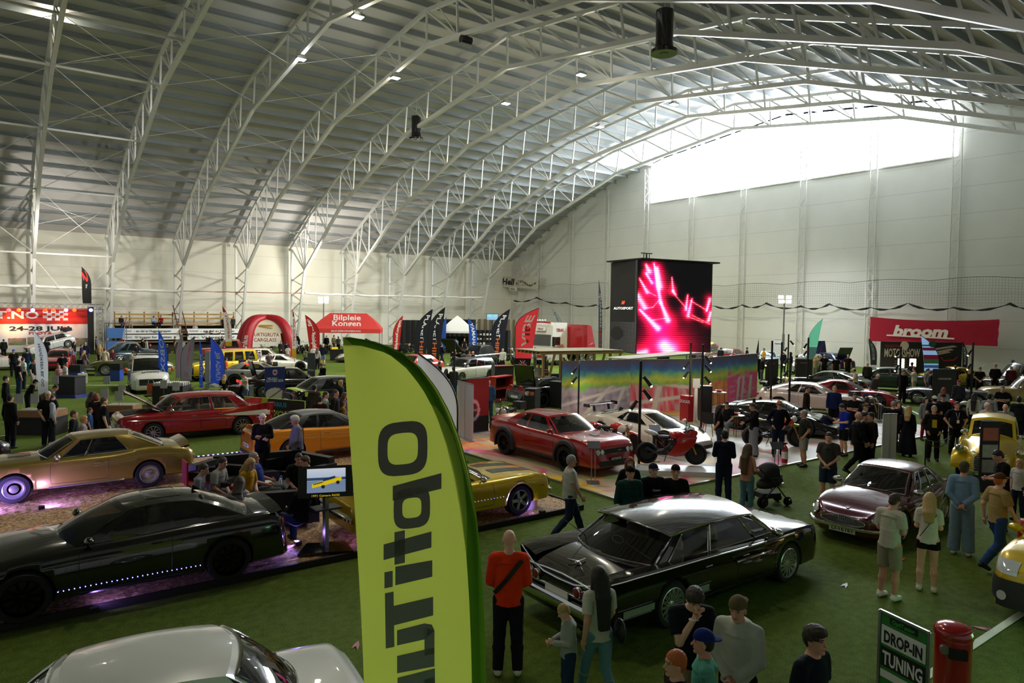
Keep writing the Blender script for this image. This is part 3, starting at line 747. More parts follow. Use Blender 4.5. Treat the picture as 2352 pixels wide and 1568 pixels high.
def _hair_low(J,vox):
 hd,RH=J['hd'],J['RH'];Hc=lambda v:hd+RH@A(*v)
 P=[('e',Hc((-.012,0,.02)),A(.101,.082,.10),RH,.01),('e',Hc((-.05,0,-.03)),A(.055,.068,.055),RH,.02)]
 def f(ax):
  G=np.stack(np.meshgrid(*ax,indexing='ij'),-1);L=(G-hd)@RH
  return np.maximum(np.maximum(L[...,0]-.0,L[...,2]-.06),-.085-L[...,2])
 return smesh_obj('hair',P,max(vox,.008),.015,(f,),(None,))
SKIN={'l':'#c9957c','p':'#d8a890','d':'#9c6a50','r':'#c07c64'}
HAIRC={'k':'#0f0c0b','b':'#2e2017','m':'#4e3722','y':'#b08f58','g':'#8d8b86','w':'#cfccc4','r':'#7a3516','o':'#b2571f'}
def skin_mat(c):return mat(c,.55,var=.05,scale=20,spec=.35,name='skin')
def person(label,pos,face,h=1.75,pose='stand',build='m',top='tee',tc='#111114',legs='pants',lc='#1a1d26',hair='short',hc='b',shoes='#1a1a1a',skin='l',fat=0.,lod=2,hturn=0.,capc=None,group=None,z=None):
 """pos: ground point (x, y[, z]); face: angle to the camera, 0 = towards it, 90 = picture right, 180 = away"""
 PMs=person_meshes(pose,build,lod,top,legs,hair,fat,hturn)
 p=list(pos)+[0]*(3-len(pos));tocam=math.atan2(-p[1],-p[0]);ang=tocam+math.radians(face)
 t=thing('person',label,'person',(p[0],p[1],p[2]),ang,group,h/1.775)
 o=place('body',PMs['body'],t)
 sk=skin_mat(SKIN[skin]);lip=mat('#a8604f',.5)
 for i,m_ in((0,sk),(2,lip)):
  if i<len(o.material_slots):o.material_slots[i].link='OBJECT';o.material_slots[i].material=m_
 def piece(key,nm,m_):
  if PMs.get(key)is None:return None
  q=place(nm,PMs[key],t);q.material_slots[0].link='OBJECT';q.material_slots[0].material=m_;return q
 tn={'tee':'shirt','polo':'shirt','crop':'shirt','tank':'vest','long':'sweater','hood':'hoodie','jacket':'jacket','coat':'coat','dress':'dress','shirt':'shirt'}[top]if top!='none' else 'x'
 piece('top',tn,cloth(tc));piece('legs',{'shorts':'shorts','mini':'shorts','skirt':'skirt','gown':'skirt'}.get(legs,'trousers'),cloth(lc))
 piece('shoes','shoes',mat(shoes,.6,var=.05));piece('hair','hair',mat(HAIRC[hc],.6,var=.25,scale=60,bump=.4,bscale=120,name='hair'))
 piece('cap','cap',cloth(capc or '#15161a'))
 return t,PMs['J'],h/1.775
def at_head(px,py,h):P=onZ(px,py,h);return P[:2]
# ---------------------------------------------------------------- cars
def curve(pts):
 x=np.array([p[0]for p in pts],float);y=np.array([p[1]for p in pts],float);d=np.diff(y)/np.diff(x)
 m=np.zeros(len(x));m[0],m[-1]=d[0],d[-1]
 for i in range(1,len(x)-1):m[i]=0 if d[i-1]*d[i]<=0 else 2*d[i-1]*d[i]/(d[i-1]+d[i])
 def f(t):
  t=np.clip(np.asarray(t,float),x[0],x[-1]);i=np.clip(np.searchsorted(x,t)-1,0,len(x)-2);h=x[i+1]-x[i];u=(t-x[i])/h
  return y[i]*(1+2*u)*(1-u)**2+m[i]*h*u*(1-u)**2+y[i+1]*u*u*(3-2*u)+m[i+1]*h*u*u*(u-1)
 return f
_wm={}
def wheel_meshes(r,w,style,rimc,rr=.68):
 key=(r,w,style,rimc,rr)
 if key in _wm:return _wm[key]
 Ry=rotx(-PI/2);ri=r*rr;mb=MB()
 mb.lathe([(ri,-w/2),(r-.03,-w/2-.004),(r,-w/2+.035),(r,w/2-.035),(r-.03,w/2+.004),(ri,w/2)],R=Ry,n=32,closed=True)
 tyre=mb.mesh('tyre',[RUBBER]);rc=rimc if not isinstance(rimc,str)else mat(rimc,.25,.8);mb=MB()
 mb.lathe([(ri+.005,-w/2),(ri+.005,w/2-.005),(ri-.015,w/2+.004),(ri-.03,w/2-.02),(ri-.03,-w/2)],R=Ry,n=32,closed=True)
 mb.lathe([(0,w/2-.09),(ri-.02,w/2-.10),(ri-.02,w/2-.13),(0,w/2-.13)],R=Ry,n=24,m=1)
 if style=='cap':
  mb.lathe([(ri-.02,w/2-.03),(ri*.85,w/2-.005),(ri*.6,w/2-.03),(ri*.45,w/2-.03),(ri*.4,w/2+.01),(ri*.15,w/2+.03),(0,w/2+.03)],R=Ry,n=28)
 else:
  ns={'five':5,'ten':10,'seven':7,'mesh':14}[style];sw={'five':.075,'ten':.03,'seven':.045,'mesh':.018}[style]
  mb.lathe([(.07,w/2-.09),(.075,w/2-.03),(.04,w/2-.015),(0,w/2-.015)],R=Ry,n=14)
  for i in range(ns):
   a=2*PI*i/ns;d=A(math.cos(a),0,math.sin(a));o=A(0,w/2-.035,0)
   mb.beam(o+d*.05,o+d*(ri-.02)+A(0,.01,0),sw*r/.34,.03,(0,1,0))
   if style in('mesh',):d2=A(math.cos(a+.35),0,math.sin(a+.35));mb.beam(o+d*.08,o+d2*(ri-.02),sw*r/.34,.025,(0,1,0))
 rim=mb.mesh('rim',[rc,BLACK]);_wm[key]=(tyre,rim);return _wm[key]
_cars={}
def car_model(name,sp):
 """builds the parts of one model in local space; returns list of (part name, mesh, parent part index, loc, rot)"""
 if name in _cars:return _cars[name]
 parts=[];PT=sp['paint'];P2=sp.get('roofpaint',PT)
 wm,zs,zt=curve(sp['wm']),curve(sp['zs']),curve(sp['zt']);zb=sp.get('zb',.2);xr,xf=sp['x'];wsf=sp.get('wsf',.9);pw=sp.get('pw',.6)
 lod=sp.get('lod',0);N=64 if lod==0 else 34
 q=np.linspace(0,1,N);q=q-.12*np.sin(2*PI*q)/PI*1.0;xs=xr+(xf-xr)*q
 K=9 if lod==0 else 6
 def g(t):return np.sin(PI/2*t)**pw
 def ztop(x,y):
  w=wm(x)*wsf;t=1-min(abs(y)/w,1);return zs(x)+(zt(x)-zs(x))*g(t)
 def section(x):
  w,s_,t_=wm(x),zs(x),zt(x);b=zb+sp.get('lift',.0)*max(0,abs(x)-abs(xf)*.86)*2
  h=s_-b;tb=sp.get('tumble',.0)
  c=[(w*.90,b),(w*.975,b+.06*h),(w*.995,b+.25*h),(w,b+.5*h),(w*(.985-tb),b+.72*h),(w*(.5+wsf/2),b+.92*h),(w*wsf,s_)]
  return c+[(w*wsf*(1-k/K),s_+(t_-s_)*g(k/K))for k in range(1,K+1)]
 rows=[];fs,rs=sp.get('fslant',0.),sp.get('rslant',0.)
 for x in xs:
  c=section(x);c=[(0,c[0][1])]+c
  fz=np.clip((x-(xf-.5))/.5,0,1);rz_=np.clip(((xr+.5)-x)/.5,0,1)
  half=[(x+fz*fs*(z-.5)-rz_*rs*(z-.5),y,z)for y,z in c]
  rows.append(half+[(a,-b,d)for a,b,d in reversed(half[1:-1])])
 G=np.array(rows);n=G.shape[1]
 mb=MB();V=G.reshape(-1,3)
 Fs=[(i*n+j,i*n+(j+1)%n,(i+1)*n+(j+1)%n,(i+1)*n+j)for i in range(N-1)for j in range(n)]
 for end,row in((0,0),(1,N-1)):
  R0=G[row];cen=np.array([R0[:,0].mean(),0,(R0[:,2].min()+R0[:,2].max())/2]);base=row*n;sgn=1 if end else-1;prev=list(range(base,base+n))
  bul=sp.get('bulge',.05)
  for sc,of in((.96,.45),(.8,.85),(.4,1.)):
   ring=cen+(R0-cen)*np.array([1,sc,sc]);ring=ring+np.array([sgn*bul*of,0,0]);st=len(V);V=np.concatenate([V,ring]);cur=list(range(st,st+n))
   for j in range(n):
    f_=(prev[j],prev[(j+1)%n],cur[(j+1)%n],cur[j]);Fs.append(f_ if end else f_[::-1])
   prev=cur
  st=len(V);V=np.concatenate([V,[cen+np.array([sgn*bul,0,0])]])
  for j in range(n):
   f_=(prev[j],prev[(j+1)%n],st);Fs.append(f_ if end else f_[::-1])
 mb.add(V,Fs)
 me=mb.mesh('body',[PT,BLACK])
 wr_,ww=sp['wr'],sp.get('ww',.24);ar=wr_*sp.get('arch',1.10)
 cut=MB()
 for xw in sp['wx']:
  for s in(1,-1):cut.lathe([(ar,-.5),(ar,.5)],(xw,s*(float(wm(xw))+.12),wr_+sp.get('drop',0)),rotx(PI/2),40,1)
 cm=cut.mesh('cut',[PT,BLACK]);bo=bpy.data.objects.new('b',me);co=bpy.data.objects.new('c',cm)
 TMP.collection.objects.link(bo);TMP.collection.objects.link(co)
 md=bo.modifiers.new('x','BOOLEAN');md.object=co;md.operation='DIFFERENCE';md.solver='EXACT'
 try:
  m2=evaluated(bo)
  if len(m2.polygons)>50:me=m2;me.name='body'
 finally:
  bpy.data.objects.remove(bo);bpy.data.objects.remove(co)
 cab=sp.get('cab')
 vs=[tuple(v.co)for v in me.vertices];bvh=BVHTree.FromPolygons(vs,[tuple(p.vertices)for p in me.polygons])
 def cast(axis,a,b):
  if axis=='F':o,d=(6,a,b),(-1,0,0)
  elif axis=='R':o,d=(-6,a,b),(1,0,0)
  elif axis=='T':o,d=(a,b,5),(0,0,-1)
  elif axis=='L':o,d=(a,6,b),(0,-1,0)
  else:o,d=(a,-6,b),(0,1,0)
  h=bvh.ray_cast(Vector(o),Vector(d));
  if h[0]is None:return None
  return np.array(h[0]),-np.array(d,float)
 def patch(axis,a0,a1,b0,b1,off=.006,nu=8,nv=4,ell=False,mb_=None,m=0):
  mb_=mb_ if mb_ is not None else MB();rows=[]
  def near(a,b):
   for k in(1,.9,.8,.65,.5):
    r=cast(axis,am+(a-am)*k,bm+(b-bm)*k)
    if r:return r[0]+r[1]*off
   return None
  am,bm=(a0+a1)/2,(b0+b1)/2
  if ell:
   ring0=near(am,bm)
   if ring0 is None:return mb_
   pts=[ring0];k=16
   for j in range(k):p=near(am+(a1-a0)/2*math.cos(2*PI*j/k),bm+(b1-b0)/2*math.sin(2*PI*j/k));pts.append(p if p is not None else ring0)
   return mb_.add(pts,[(0,1+j,1+(j+1)%k)for j in range(k)],m)
  for i in range(nu+1):
   rows.append([near(a0+(a1-a0)*i/nu,b0+(b1-b0)*j/nv)for j in range(nv+1)])
  if any(p is None for r in rows for p in r):return mb_
  return mb_.grid(rows,m)
 def line(axis,pts,r,mb_=None,m=0,sub=6,off=.0):
  mb_=mb_ if mb_ is not None else MB();out=[]
  for(a,b),(c,d)in zip(pts,pts[1:]):
   for k in range(sub):
    t=k/sub;q_=cast(axis,a+(c-a)*t,b+(d-b)*t)
    if q_:out.append(q_[0]+q_[1]*off)
  q_=cast(axis,*pts[-1])
  if q_:out.append(q_[0]+q_[1]*off)
  return mb_.tube(out,r,6 if lod==0 else 4,m)if len(out)>1 else mb_
 X=dict(cast=cast,patch=patch,line=line,ztop=ztop,wm=wm,zs=zs,zt=zt,parts=parts,bvh=bvh,lod=lod,sp=sp)
 def add(nm,m_,mats,par=None,loc=None,rot=None):
  if isinstance(m_,MB):
   if not m_.n:return None
   m_=m_.mesh(nm,mats)
  parts.append((nm,m_,par,loc,rot));return len(parts)-1
 X['add']=add
 bi=add('body',me,None)
 if cab:
  xc,x1,x2,x3=cab['x'];wb,wr2,zr=cab['w'][0],cab['w'][1],cab['z'];bf,br=cab.get('bow',(.18,.14));cr=cab.get('crown',.045);arch=cab.get('arch',.03);bu=cab.get('bulge',.03)
  wbr=cab.get('wbr',wb);wrr=cab.get('wrr',wr2)
  uu=sorted(set([0,1]+list(np.linspace(0,1,13 if lod==0 else 7))+[e for a in cab['win']for e in a]));Ny=10 if lod==0 else 6
  vv=[0,.06,.25,.45,.65,.82,cab.get('vt',.9),1.]
  def roofp(u,t):
   wz=wr2+(wrr-wr2)*u;xf_=x1+bf*.5*(1-t*t);xr_=x2-br*.5*(1-t*t)
   z=zr-cab.get('fall',0.)*u+arch*4*u*(1-u)+cr*(1-abs(t)**2.4)
   return A(xf_+(xr_-xf_)*u,t*wz,z)
  def basep(side,u,t):
   if side=='S':x=xc+(x3-xc)*u;w=wb+(wbr-wb)*u;return A(x,t*w,ztop(x,w)-.015)
   if side=='F':x=xc+bf*(1-t*t);return A(x,t*wb,ztop(x,t*wb)-.015)
   x=x3-br*(1-t*t);return A(x,t*wbr,ztop(x,t*wbr)-.015)
  def bl(p,q_,v,out):
   return p+(q_-p)*v+out*bu*math.sin(PI*v)
  bodyf=MB();trims=MB();wins=[]
  def panel(rows,glassf,nmg,out,flip):
   R_=np.array(rows);a,b=R_.shape[:2];gl=MB();V_=R_.reshape(-1,3);fb=[];fg={}
   for i in range(a-1):
    for j in range(b-1):
     f_=(i*b+j,(i+1)*b+j,(i+1)*b+j+1,i*b+j+1);f_=f_[::-1]if flip else f_
     k=glassf(i,j)
     if k is None:fb.append(f_)
     else:fg.setdefault(k,[]).append(f_)
   if fb:bodyf.add(V_,fb)
   return V_,fg,R_
  for s in(1,-1):
   rows=[[bl(basep('S',u,s),roofp(u,s),v,A(0,s,0))for v in vv]for u in uu]
   def gf(i,j):
    if not(1<=j<len(vv)-2):return None
    um=(uu[i]+uu[i+1])/2
    for k,(a_,b_)in enumerate(cab['win']):
     if a_<um<b_:return k
    return None
   V_,fg,R_=panel(rows,gf,'side',s,s>0)
   for k,fl in fg.items():
    add('side_window',MB().add(V_,fl),[GLASS if not cab.get('clear')else GLASSC])
    if cab.get('trim'):
     i0=uu.index(cab['win'][k][0]);i1=uu.index(cab['win'][k][1]);top=len(vv)-2
     loop=[R_[i,1]for i in range(i0,i1+1)]+[R_[i1,j]for j in range(2,top+1)]+[R_[i,top]for i in range(i1-1,i0-1,-1)]+[R_[i0,j]for j in range(top-1,1,-1)]
     trims.tube([p+A(0,s*.006,0)for p in loop],cab['trim'],5,closed=True)
  for side,nm,pf in(('F','windshield',cab.get('ap',.9)),('R','rear_window',cab.get('cp',.85))):
   ts=sorted(set(list(np.linspace(-1,1,Ny+1))+[-pf,pf]));sg=1 if side=='F' else-1;u=0 if side=='F' else 1
   rows=[[bl(basep(side,u,t),roofp(u,t),v,A(sg,0,.4))for v in vv]for t in ts]
   gf=lambda i,j:0 if(1<=j<len(vv)-2+(side=='F')*0)and abs((ts[i]+ts[i+1])/2)<pf else None
   V_,fg,R_=panel(rows,gf,nm,sg,side=='F')
   if 0 in fg:add(nm,MB().add(V_,fg[0]),[GLASS])
   if cab.get('trim')and 0 in fg:
    i0=ts.index(-pf);i1=ts.index(pf);top=len(vv)-2
    loop=[R_[i,1]for i in range(i0,i1+1)]+[R_[i1,j]for j in range(2,top+1)]+[R_[i,top]for i in range(i1-1,i0-1,-1)]+[R_[i0,j]for j in range(top-1,1,-1)]
    trims.tube([p+A(sg*.006,0,.004)for p in loop],cab['trim'],5,closed=True)
  oh=cab.get('over',0)
  us=np.linspace(0,1,14);tt=np.linspace(-1,1,Ny+1)
  rg=[[roofp(u,t)+A(-oh*u*u,t*cab.get('lip',0),0)for t in tt]for u in us]
  if cab.get('slab'):
   sl=MB();top_=np.array(rg)+A(0,0,.012);bot=np.array(rg)-A(0,0,.03)
   sl.grid(top_,flip=False);sl.grid(bot,flip=True);
   ed=list(top_[0])+[r[-1]for r in top_[1:]]+list(top_[-1][::-1][1:])+[r[0]for r in top_[::-1][1:]];eb=list(bot[0])+[r[-1]for r in bot[1:]]+list(bot[-1][::-1][1:])+[r[0]for r in bot[::-1][1:]]
   sl.grid([eb,ed]);add('roof',sl,[P2]);trims.tube([p-A(0,0,.02)for p in ed[:-1]],.016,6,closed=True);add('pillars',bodyf,[cab.get('pillar',P2)])
  else:
   bodyf.grid(rg,flip=False);add('roof',bodyf,[P2])
  if trims.n:add('window_trim',trims,[cab.get('trimm',CHROME)])
  mats=me.materials
  if len(mats)<3:me.materials.append(mat(cab.get('inner','#0b0b0c'),.8,name='cabin_lining'))
  for p in me.polygons:
   c=p.center
   if p.normal.z>.4 and x3-br*.6<c.x<xc+bf*.6 and abs(c.y)<min(wb,wbr)-.05 and c.z>.5:p.material_index=2
  if lod==0:
   for sx in(.0,-.85):
    for s in(1,-1):
     xm=(x1*.5+x2*.5)+.25+sx;zz=float(zs(xm))
     if not(x3+.25<xm<xc-.3):continue
     sb=MB();sb.ell((xm,s*.36,zz+.06),(.09,.24,.26));sb.ell((xm-.01,s*.36,zz+.30),(.05,.12,.08));add('seat',sb,[mat(cab.get('seat','#1a1a1c'),.7)])
   st=MB();xm=(x1*.5+x2*.5)+.72;st.tube([(xm+.06*math.cos(a),.36+.18*math.sin(a),float(zs(xm))+.08+.17*math.cos(a))for a in np.linspace(0,2*PI,17)[:-1]],.014,5,closed=True);st.tube([(xm,.2,float(zs(xm))+.08),(xm,.52,float(zs(xm))+.08)],.014,5)
   add('steering_wheel',st,[DARK])
   add('dashboard',MB().box(((x1+xc)/2-.05+.15,0,float(zs(xc))+.0),(.35,wb*1.7,.1)),[DARK])
 rimc=sp.get('rim','#b9bbc0');styl=sp.get('wheel','five')
 for k,xw in enumerate(sp['wx']):
  for s in(1,-1):
   r_=wr_;ty,rm=wheel_meshes(r_,ww,styl,rimc,sp.get('rr',.68))
   i=add('wheel',ty,None,None,(xw,s*(float(wm(xw))-ww/2-.015+sp.get('wout',0)),r_),(0,0,0 if s>0 else PI));add('rim',rm,None,i)
 if lod==0 or sp.get('seam',1):
  for s,ax in((1,'L'),(-1,'R_')):
   for(xa,xb)in sp.get('doors',[]):
    zz=lambda x:float(zs(x))-.03
    add('door_gap',line('L' if s>0 else 'S',[(xa,zz(xa)),(xa+.02,.55),(xa,zb+.12),(xb,zb+.12),(xb,.55),(xb-.02,zz(xb))],.0045),[BLACK])
    hz=float(zs(xb))-.14;add('door_handle',line('L' if s>0 else 'S',[(xb+.12,hz),(xb+.28,hz)],.014,off=.012,sub=2),[sp.get('handle',CHROME)])
   mx_=cab['x'][0]-.18 if cab else .5
   mm=MB();yb=float(wm(mx_))*wsf;zz=float(zs(mx_));mm.ell((mx_,s*(yb+.12),zz+.10),(.07,.11,.065));mm.tube([(mx_,s*(yb-.02),zz-.02),(mx_,s*(yb+.07),zz+.07)],.018,6);add('mirror',mm,[sp.get('mirror',PT)])
 if sp.get('extra'):sp['extra'](X)
 _cars[name]=parts
 return parts
def put_car(nm,model,sp,label,pos,heading,group=None,swap=None,cat='car',z=0.,scale=1.,tilt=None):
 """heading in degrees in the hall frame; swap maps material -> material for repaints"""
 parts=car_model(model,sp);t=thing(nm,label,cat,(pos[0],pos[1],z),math.radians(heading),group)
 if scale!=1:t.scale=(scale,)*3
 if tilt:t.rotation_euler=(tilt[0],tilt[1],math.radians(heading))
 obs=[]
 for(n_,m_,par,loc,rot)in parts:
  o=place(n_,m_,t if par is None else obs[par],loc,rot);obs.append(o)
  if swap:
   for sl in o.material_slots:
    if sl.material in swap:k=swap[sl.material];sl.link='OBJECT';sl.material=k
 return t
def plate(X,axis,txt,y,z,w=.5,h=.11,bg='#e6e6e0',fg='#111111'):
 r=X['cast'](axis,y,z)
 if not r:return
 p,n_=r;sx=A(0,1 if axis=='F' else-1,0);p=p+n_*.03
 mb=MB().box(p,(.02,w,h));
 i=X['add']('license_plate',mb,[mat(bg,.5)])
 if txt:X['add']('plate_text',text_mesh(MB(),txt,p+n_*.013,sx,(0,0,1),h*.62,w*.8,.02),[mat(fg,.5)],i)
def side_ax(s):return 'L' if s>0 else 'S'
def bumper(X,end,z,h=.12,m=None,w=None,off=.05,nm='bumper'):
 ax='F' if end>0 else 'R';mb=MB();w=w or float(X['wm'](0))*.95;pts=[]
 for y in np.linspace(-w,w,13):
  r=X['cast'](ax,y*.93,z)
  if r:pts.append(r[0]*A(1,1/.93,1)+r[1]*off)
 rows=[[p+A(end*dx,0,dz)for dx,dz in((-.05,-h/2),(.0,-h/2),(.03,-h*.25),(.03,h*.25),(0,h/2),(-.05,h/2))]for p in pts]
 mb.grid(rows,flip=end>0);X['add'](nm,mb,[m or CHROME])
def lamps(X,end,ys,z,rw,rh,m,nm,ell=True,off=.012,rim=None):
 ax='F' if end>0 else 'R'
 for y in ys:
  mb=X['patch'](ax,y-rw,y+rw,z-rh,z+rh,off,ell=ell)
  i=X['add'](nm,mb,[m])
  if rim and i is not None:
   r=[X['cast'](ax,y+rw*1.08*math.cos(a),z+rh*1.08*math.sin(a))for a in np.linspace(0,2*PI,17)[:-1]]
   if all(r):X['add']('lamp_ring',MB().tube([q[0]+q[1]*(off+.002)for q in r],rim,5,closed=True),[CHROME],i)
HEADL=mat('#d9e0e6',.1,.2,coat=1.);REDL=mat('#8e0d12',.2,coat=.6);REDON=mat('#ff2a10',.3,emit=3.);AMB=mat('#d8700f',.25,coat=.6)
def wing(X,x,z,w,chord=.28,m=None,zoff=.22,posts=.5):
 mb=MB();m=m or GLOSSB;mb.grid([[(x-chord/2,y,z-.0-.04*(abs(y)/w)**4),(x,y,z+.025-.04*(abs(y)/w)**4),(x+chord/2,y,z-.01-.04*(abs(y)/w)**4)]for y in np.linspace(-w,w,11)],flip=True)
 mb.grid([[(x-chord/2,y,z-.015),(x+chord/2,y,z-.025)]for y in np.linspace(-w,w,3)])
 for s in(1,-1):mb.box((x,s*w,z-.03),(chord,.015,.12));mb.beam((x+.05,s*posts,z-zoff),(x,s*posts,z),.1,.025,(0,1,0))
 X['add']('rear_wing',mb,[m])
def lipspoiler(X,z=.07,m=None,w=None,x=None):
 sp=X['sp'];w=w or float(X['wm'](sp['x'][0]+.25))*.9;x=x or sp['x'][0]+.18;mb=MB()
 rows=[]
 for y in np.linspace(-w,w,11):
  zt_=X['ztop'](x,y*.98);e=z*(1-(abs(y)/w)**6*.5);rows.append([(x+.16,y,zt_),(x-.02,y,zt_+e*.7),(x-.1,y,zt_+e),(x-.1,y,zt_+e-.03),(x-.02,y,zt_-.01)])
 mb.grid(rows,flip=True);X['add']('spoiler',mb,[m or sp['paint']])
# ---------------- models
def ex_modern(front=True,wingz=None,spoil=True,stripe=None,grille=True,plate_t=None,plate_r=None,leds=False,flare=None,wing_=False):
 def f(X):
  sp=X['sp'];xf=sp['x'][1];xr=sp['x'][0]
  z0=float(X['zs'](xf-.1))
  lamps(X,1,(-.62,.62),z0-.10,.15,.045,HEADL,'headlight',False)
  X['add']('grille',X['patch']('F',-.45,.45,z0-.2,z0-.06,.01),[BLACK])
  X['add']('air_intake',X['patch']('F',-.55,.55,.26,.38,.01),[BLACK])
  zr_=float(X['zs'](xr+.1));lamps(X,-1,(-.56,.56),zr_-.13,.2,.05,REDL,'taillight',False)
  X['add']('rear_diffuser',X['patch']('R',-.55,.55,.25,.37,.01),[BLACK])
  plate(X,'R',plate_r,0,.52);
  if plate_t:plate(X,'F',plate_t,0,.42,.5,.11,'#141414','#e8e8e8')
  if spoil:lipspoiler(X)
  if wing_:wing(X,xr+.25,float(X['zt'](xr+.3))+.27,.78)
  if stripe:
   for y0 in stripe[1]:X['add']('hood_stripe',X['patch']('T',sp['cab']['x'][0]+.22,xf-.15,y0,y0+stripe[2],.004,14,2),[stripe[0]])
  X['add']('side_sill',X['line']('L',[(-1.0,.27),(1.05,.27)],.03),[BLACK]);X['add']('side_sill',X['line']('S',[(-1.0,.27),(1.05,.27)],.03),[BLACK])
  if flare:
   for xw in sp['wx']:
    for s in(1,-1):
     ar=sp['wr']*1.13;y=float(X['wm'](xw))
     rows=[[(xw+r_*math.cos(a),s*(y+dy),sp['wr']+r_*math.sin(a))for r_,dy in((ar,-.02),(ar-.0,.055),(ar+.05,.06),(ar+.10,.0),(ar+.12,-.03))]for a in np.linspace(-.25,PI+.25,20)]
     X['add']('wheel_flare',MB().grid(rows,flip=s<0),[flare])
  if sp.get('scoop'):
   X['add']('hood_scoop',X['patch']('T',sp['scoop'][0],sp['scoop'][1],-sp['scoop'][2],sp['scoop'][2],.006),[BLACK])
  if sp.get('xtra'):sp['xtra'](X)
 return f
def SPm(paint,**k):
 d=dict(paint=paint,x=(-2.38,2.38),zb=.2,wx=(1.42,-1.38),wr=.36,ww=.27,wheel='five',rim='#15151a',tumble=.01,wm=[(-2.38,.74),(-2.28,.84),(-1.95,.91),(-1.35,.955),(-.3,.915),(.6,.905),(1.42,.945),(1.95,.92),(2.25,.83),(2.38,.72)],zs=[(-2.38,.88),(-2.15,.98),(-1.3,1.0),(0,.94),(1.4,.90),(2.1,.80),(2.38,.70)],zt=[(-2.38,.92),(-2.15,1.03),(-1.7,1.05),(0,1.0),(1.0,.985),(2.0,.87),(2.38,.74)],wsf=.88,pw=.7,fslant=-.12,rslant=-.1,doors=[(.72,-.52)],handle=paint,cab=dict(x=(.78,.02,-.95,-1.72),w=(.78,.56),z=1.33,win=[(.10,.52),(.56,.76)],ap=.93,cp=.80,crown=.05,arch=.035,bow=(.2,.16)))
 d.update(k);return d
def ex_classic(bump=True,grille='bars',lamp_ys=(-.72,.72),tail='round',plate_t=None,plate_r=None,strips=(),htr=.09,gz=.55,gh=.09,gw=.5,extra=None,tail_ys=(-.62,.62),bz=.42):
 def f(X):
  sp=X['sp'];
  lamps(X,1,lamp_ys,gz+.05 if 'lz' not in sp else sp['lz'],htr,htr,HEADL,'headlight',True,.02,.012)
  gm=MB();X['patch']('F',-gw,gw,gz-gh,gz+gh,.006,mb_=gm);i=X['add']('grille',gm,[BLACK])
  gb=MB()
  if grille=='bars':
   for k in range(6):X['line']('F',[(-gw,gz-gh+2*gh*k/5),(gw,gz-gh+2*gh*k/5)],.006,gb,off=.015)
  if grille in('grid',):
   for k in range(5):X['line']('F',[(-gw,gz-gh+2*gh*k/4),(gw,gz-gh+2*gh*k/4)],.006,gb,off=.015)
   for k in range(21):X['line']('F',[(-gw+2*gw*k/20,gz-gh),(-gw+2*gw*k/20,gz+gh)],.005,gb,off=.015,sub=2)
  X['add']('grille_bars',gb,[CHROME],i)
  if bump:bumper(X,1,bz);bumper(X,-1,bz)
  zt_=sp.get('tz',.62)
  if tail=='round':lamps(X,-1,tail_ys,zt_,.07,.07,REDL,'taillight',True,.02,.012)
  elif tail:lamps(X,-1,tail_ys,zt_,.2,.06,REDL,'taillight',False,.01)
  plate(X,'F',plate_t,0,bz+.02 if plate_t else .4);plate(X,'R',plate_r,0,.55)
  for s in(1,-1):
   for(pts,r,m_)in strips:X['add']('chrome_strip',X['line'](side_ax(s),pts,r,off=.004),[m_])
  if extra:extra(X)
 return f
def SPc(paint,L=4.7,W=1.84,**k):
 a=L/2;w=W/2
 d=dict(paint=paint,x=(-a,a),zb=.24,wx=(a*.62,-a*.56),wr=.34,ww=.22,wheel='cap',rim='#c9c9cc',tumble=0.,wm=[(-a,w*.86),(-a+.12,w*.93),(-a+.6,w*.985),(0,w),(a-.7,w*.985),(a-.12,w*.93),(a,w*.85)],zs=[(-a,.78),(-a+.2,.86),(-.9,.92),(0,.90),(a-.6,.88),(a-.1,.80),(a,.72)],zt=[(-a,.82),(-a+.2,.93),(-.9,.98),(0,.98),(a-.9,.96),(a-.15,.88),(a,.78)],wsf=.9,pw=.55,doors=[(.75,-.4)],mirror=CHROME,cab=dict(x=(.82,.22,-.85,-1.45),w=(.74,.58),z=1.34,win=[(.12,.62),(.66,.84)],ap=.93,cp=.86,crown=.045,arch=.03,bow=(.2,.18),trim=.012))
 d.update(k);return d
# ---------------------------------------------------------------- vehicles: models
def gp(px,py,z=0.):return onZ(px,py,z)[:2]
RED=paint('#9a0b18',.12,.22);MAROON=paint('#520718',.12,.2);BLK=paint('#050507',.1,.15);GOLD=paint('#8f7a34',.5,.3);ORANGE=paint('#e08a08');YEL=paint('#d8b510');WHT=paint('#d3d5cc',.0,.25)
PWH=paint('#d9d0c2',.1,.25);DGREY=paint('#2a2c2e',.5,.25);IMP=paint('#0d0709',.35,.12)
def x_black(X):
 for s in(1,-1):
  pts=[X['cast'](side_ax(s),x,.36+.0*x)for x in np.linspace(-1.0,1.0,30)]
  mb=MB()
  for r in pts:
   if r:mb.ell(r[0]+r[1]*.012,(.008,.008,.008),None,6,4)
  X['add']('led_strip',mb,[mat((.45,.42,1.),.4,emit=12,name='violet_led')])
 X['add']('sunroof',MB().tube([A(-.25,-.34,1.405),A(-.25,.34,1.405),A(-.75,.34,1.40),A(-.75,-.34,1.40)],.006,4,closed=True),[mat('#2a2c2a',.3)])
 X['add']('antenna',MB().prism([(0,0),(.14,0),(.02,.09)],.02,(-1.0,.01,1.38),(-1,0,0),(0,0,1)),[GLOSSB])
SP_BLACK=SPm(BLK,extra=ex_modern(plate_r=''),xtra=x_black,wheel='ten',rim='#0c0c12',rr=.74)
SP_ORANGE=SPm(ORANGE,extra=ex_modern(plate_r='EL 41',stripe=(BLACK,(-.42,.12),.3)),wheel='ten',rim='#101014',roofpaint=mat('#1c1c1c',.4,coat=.5))
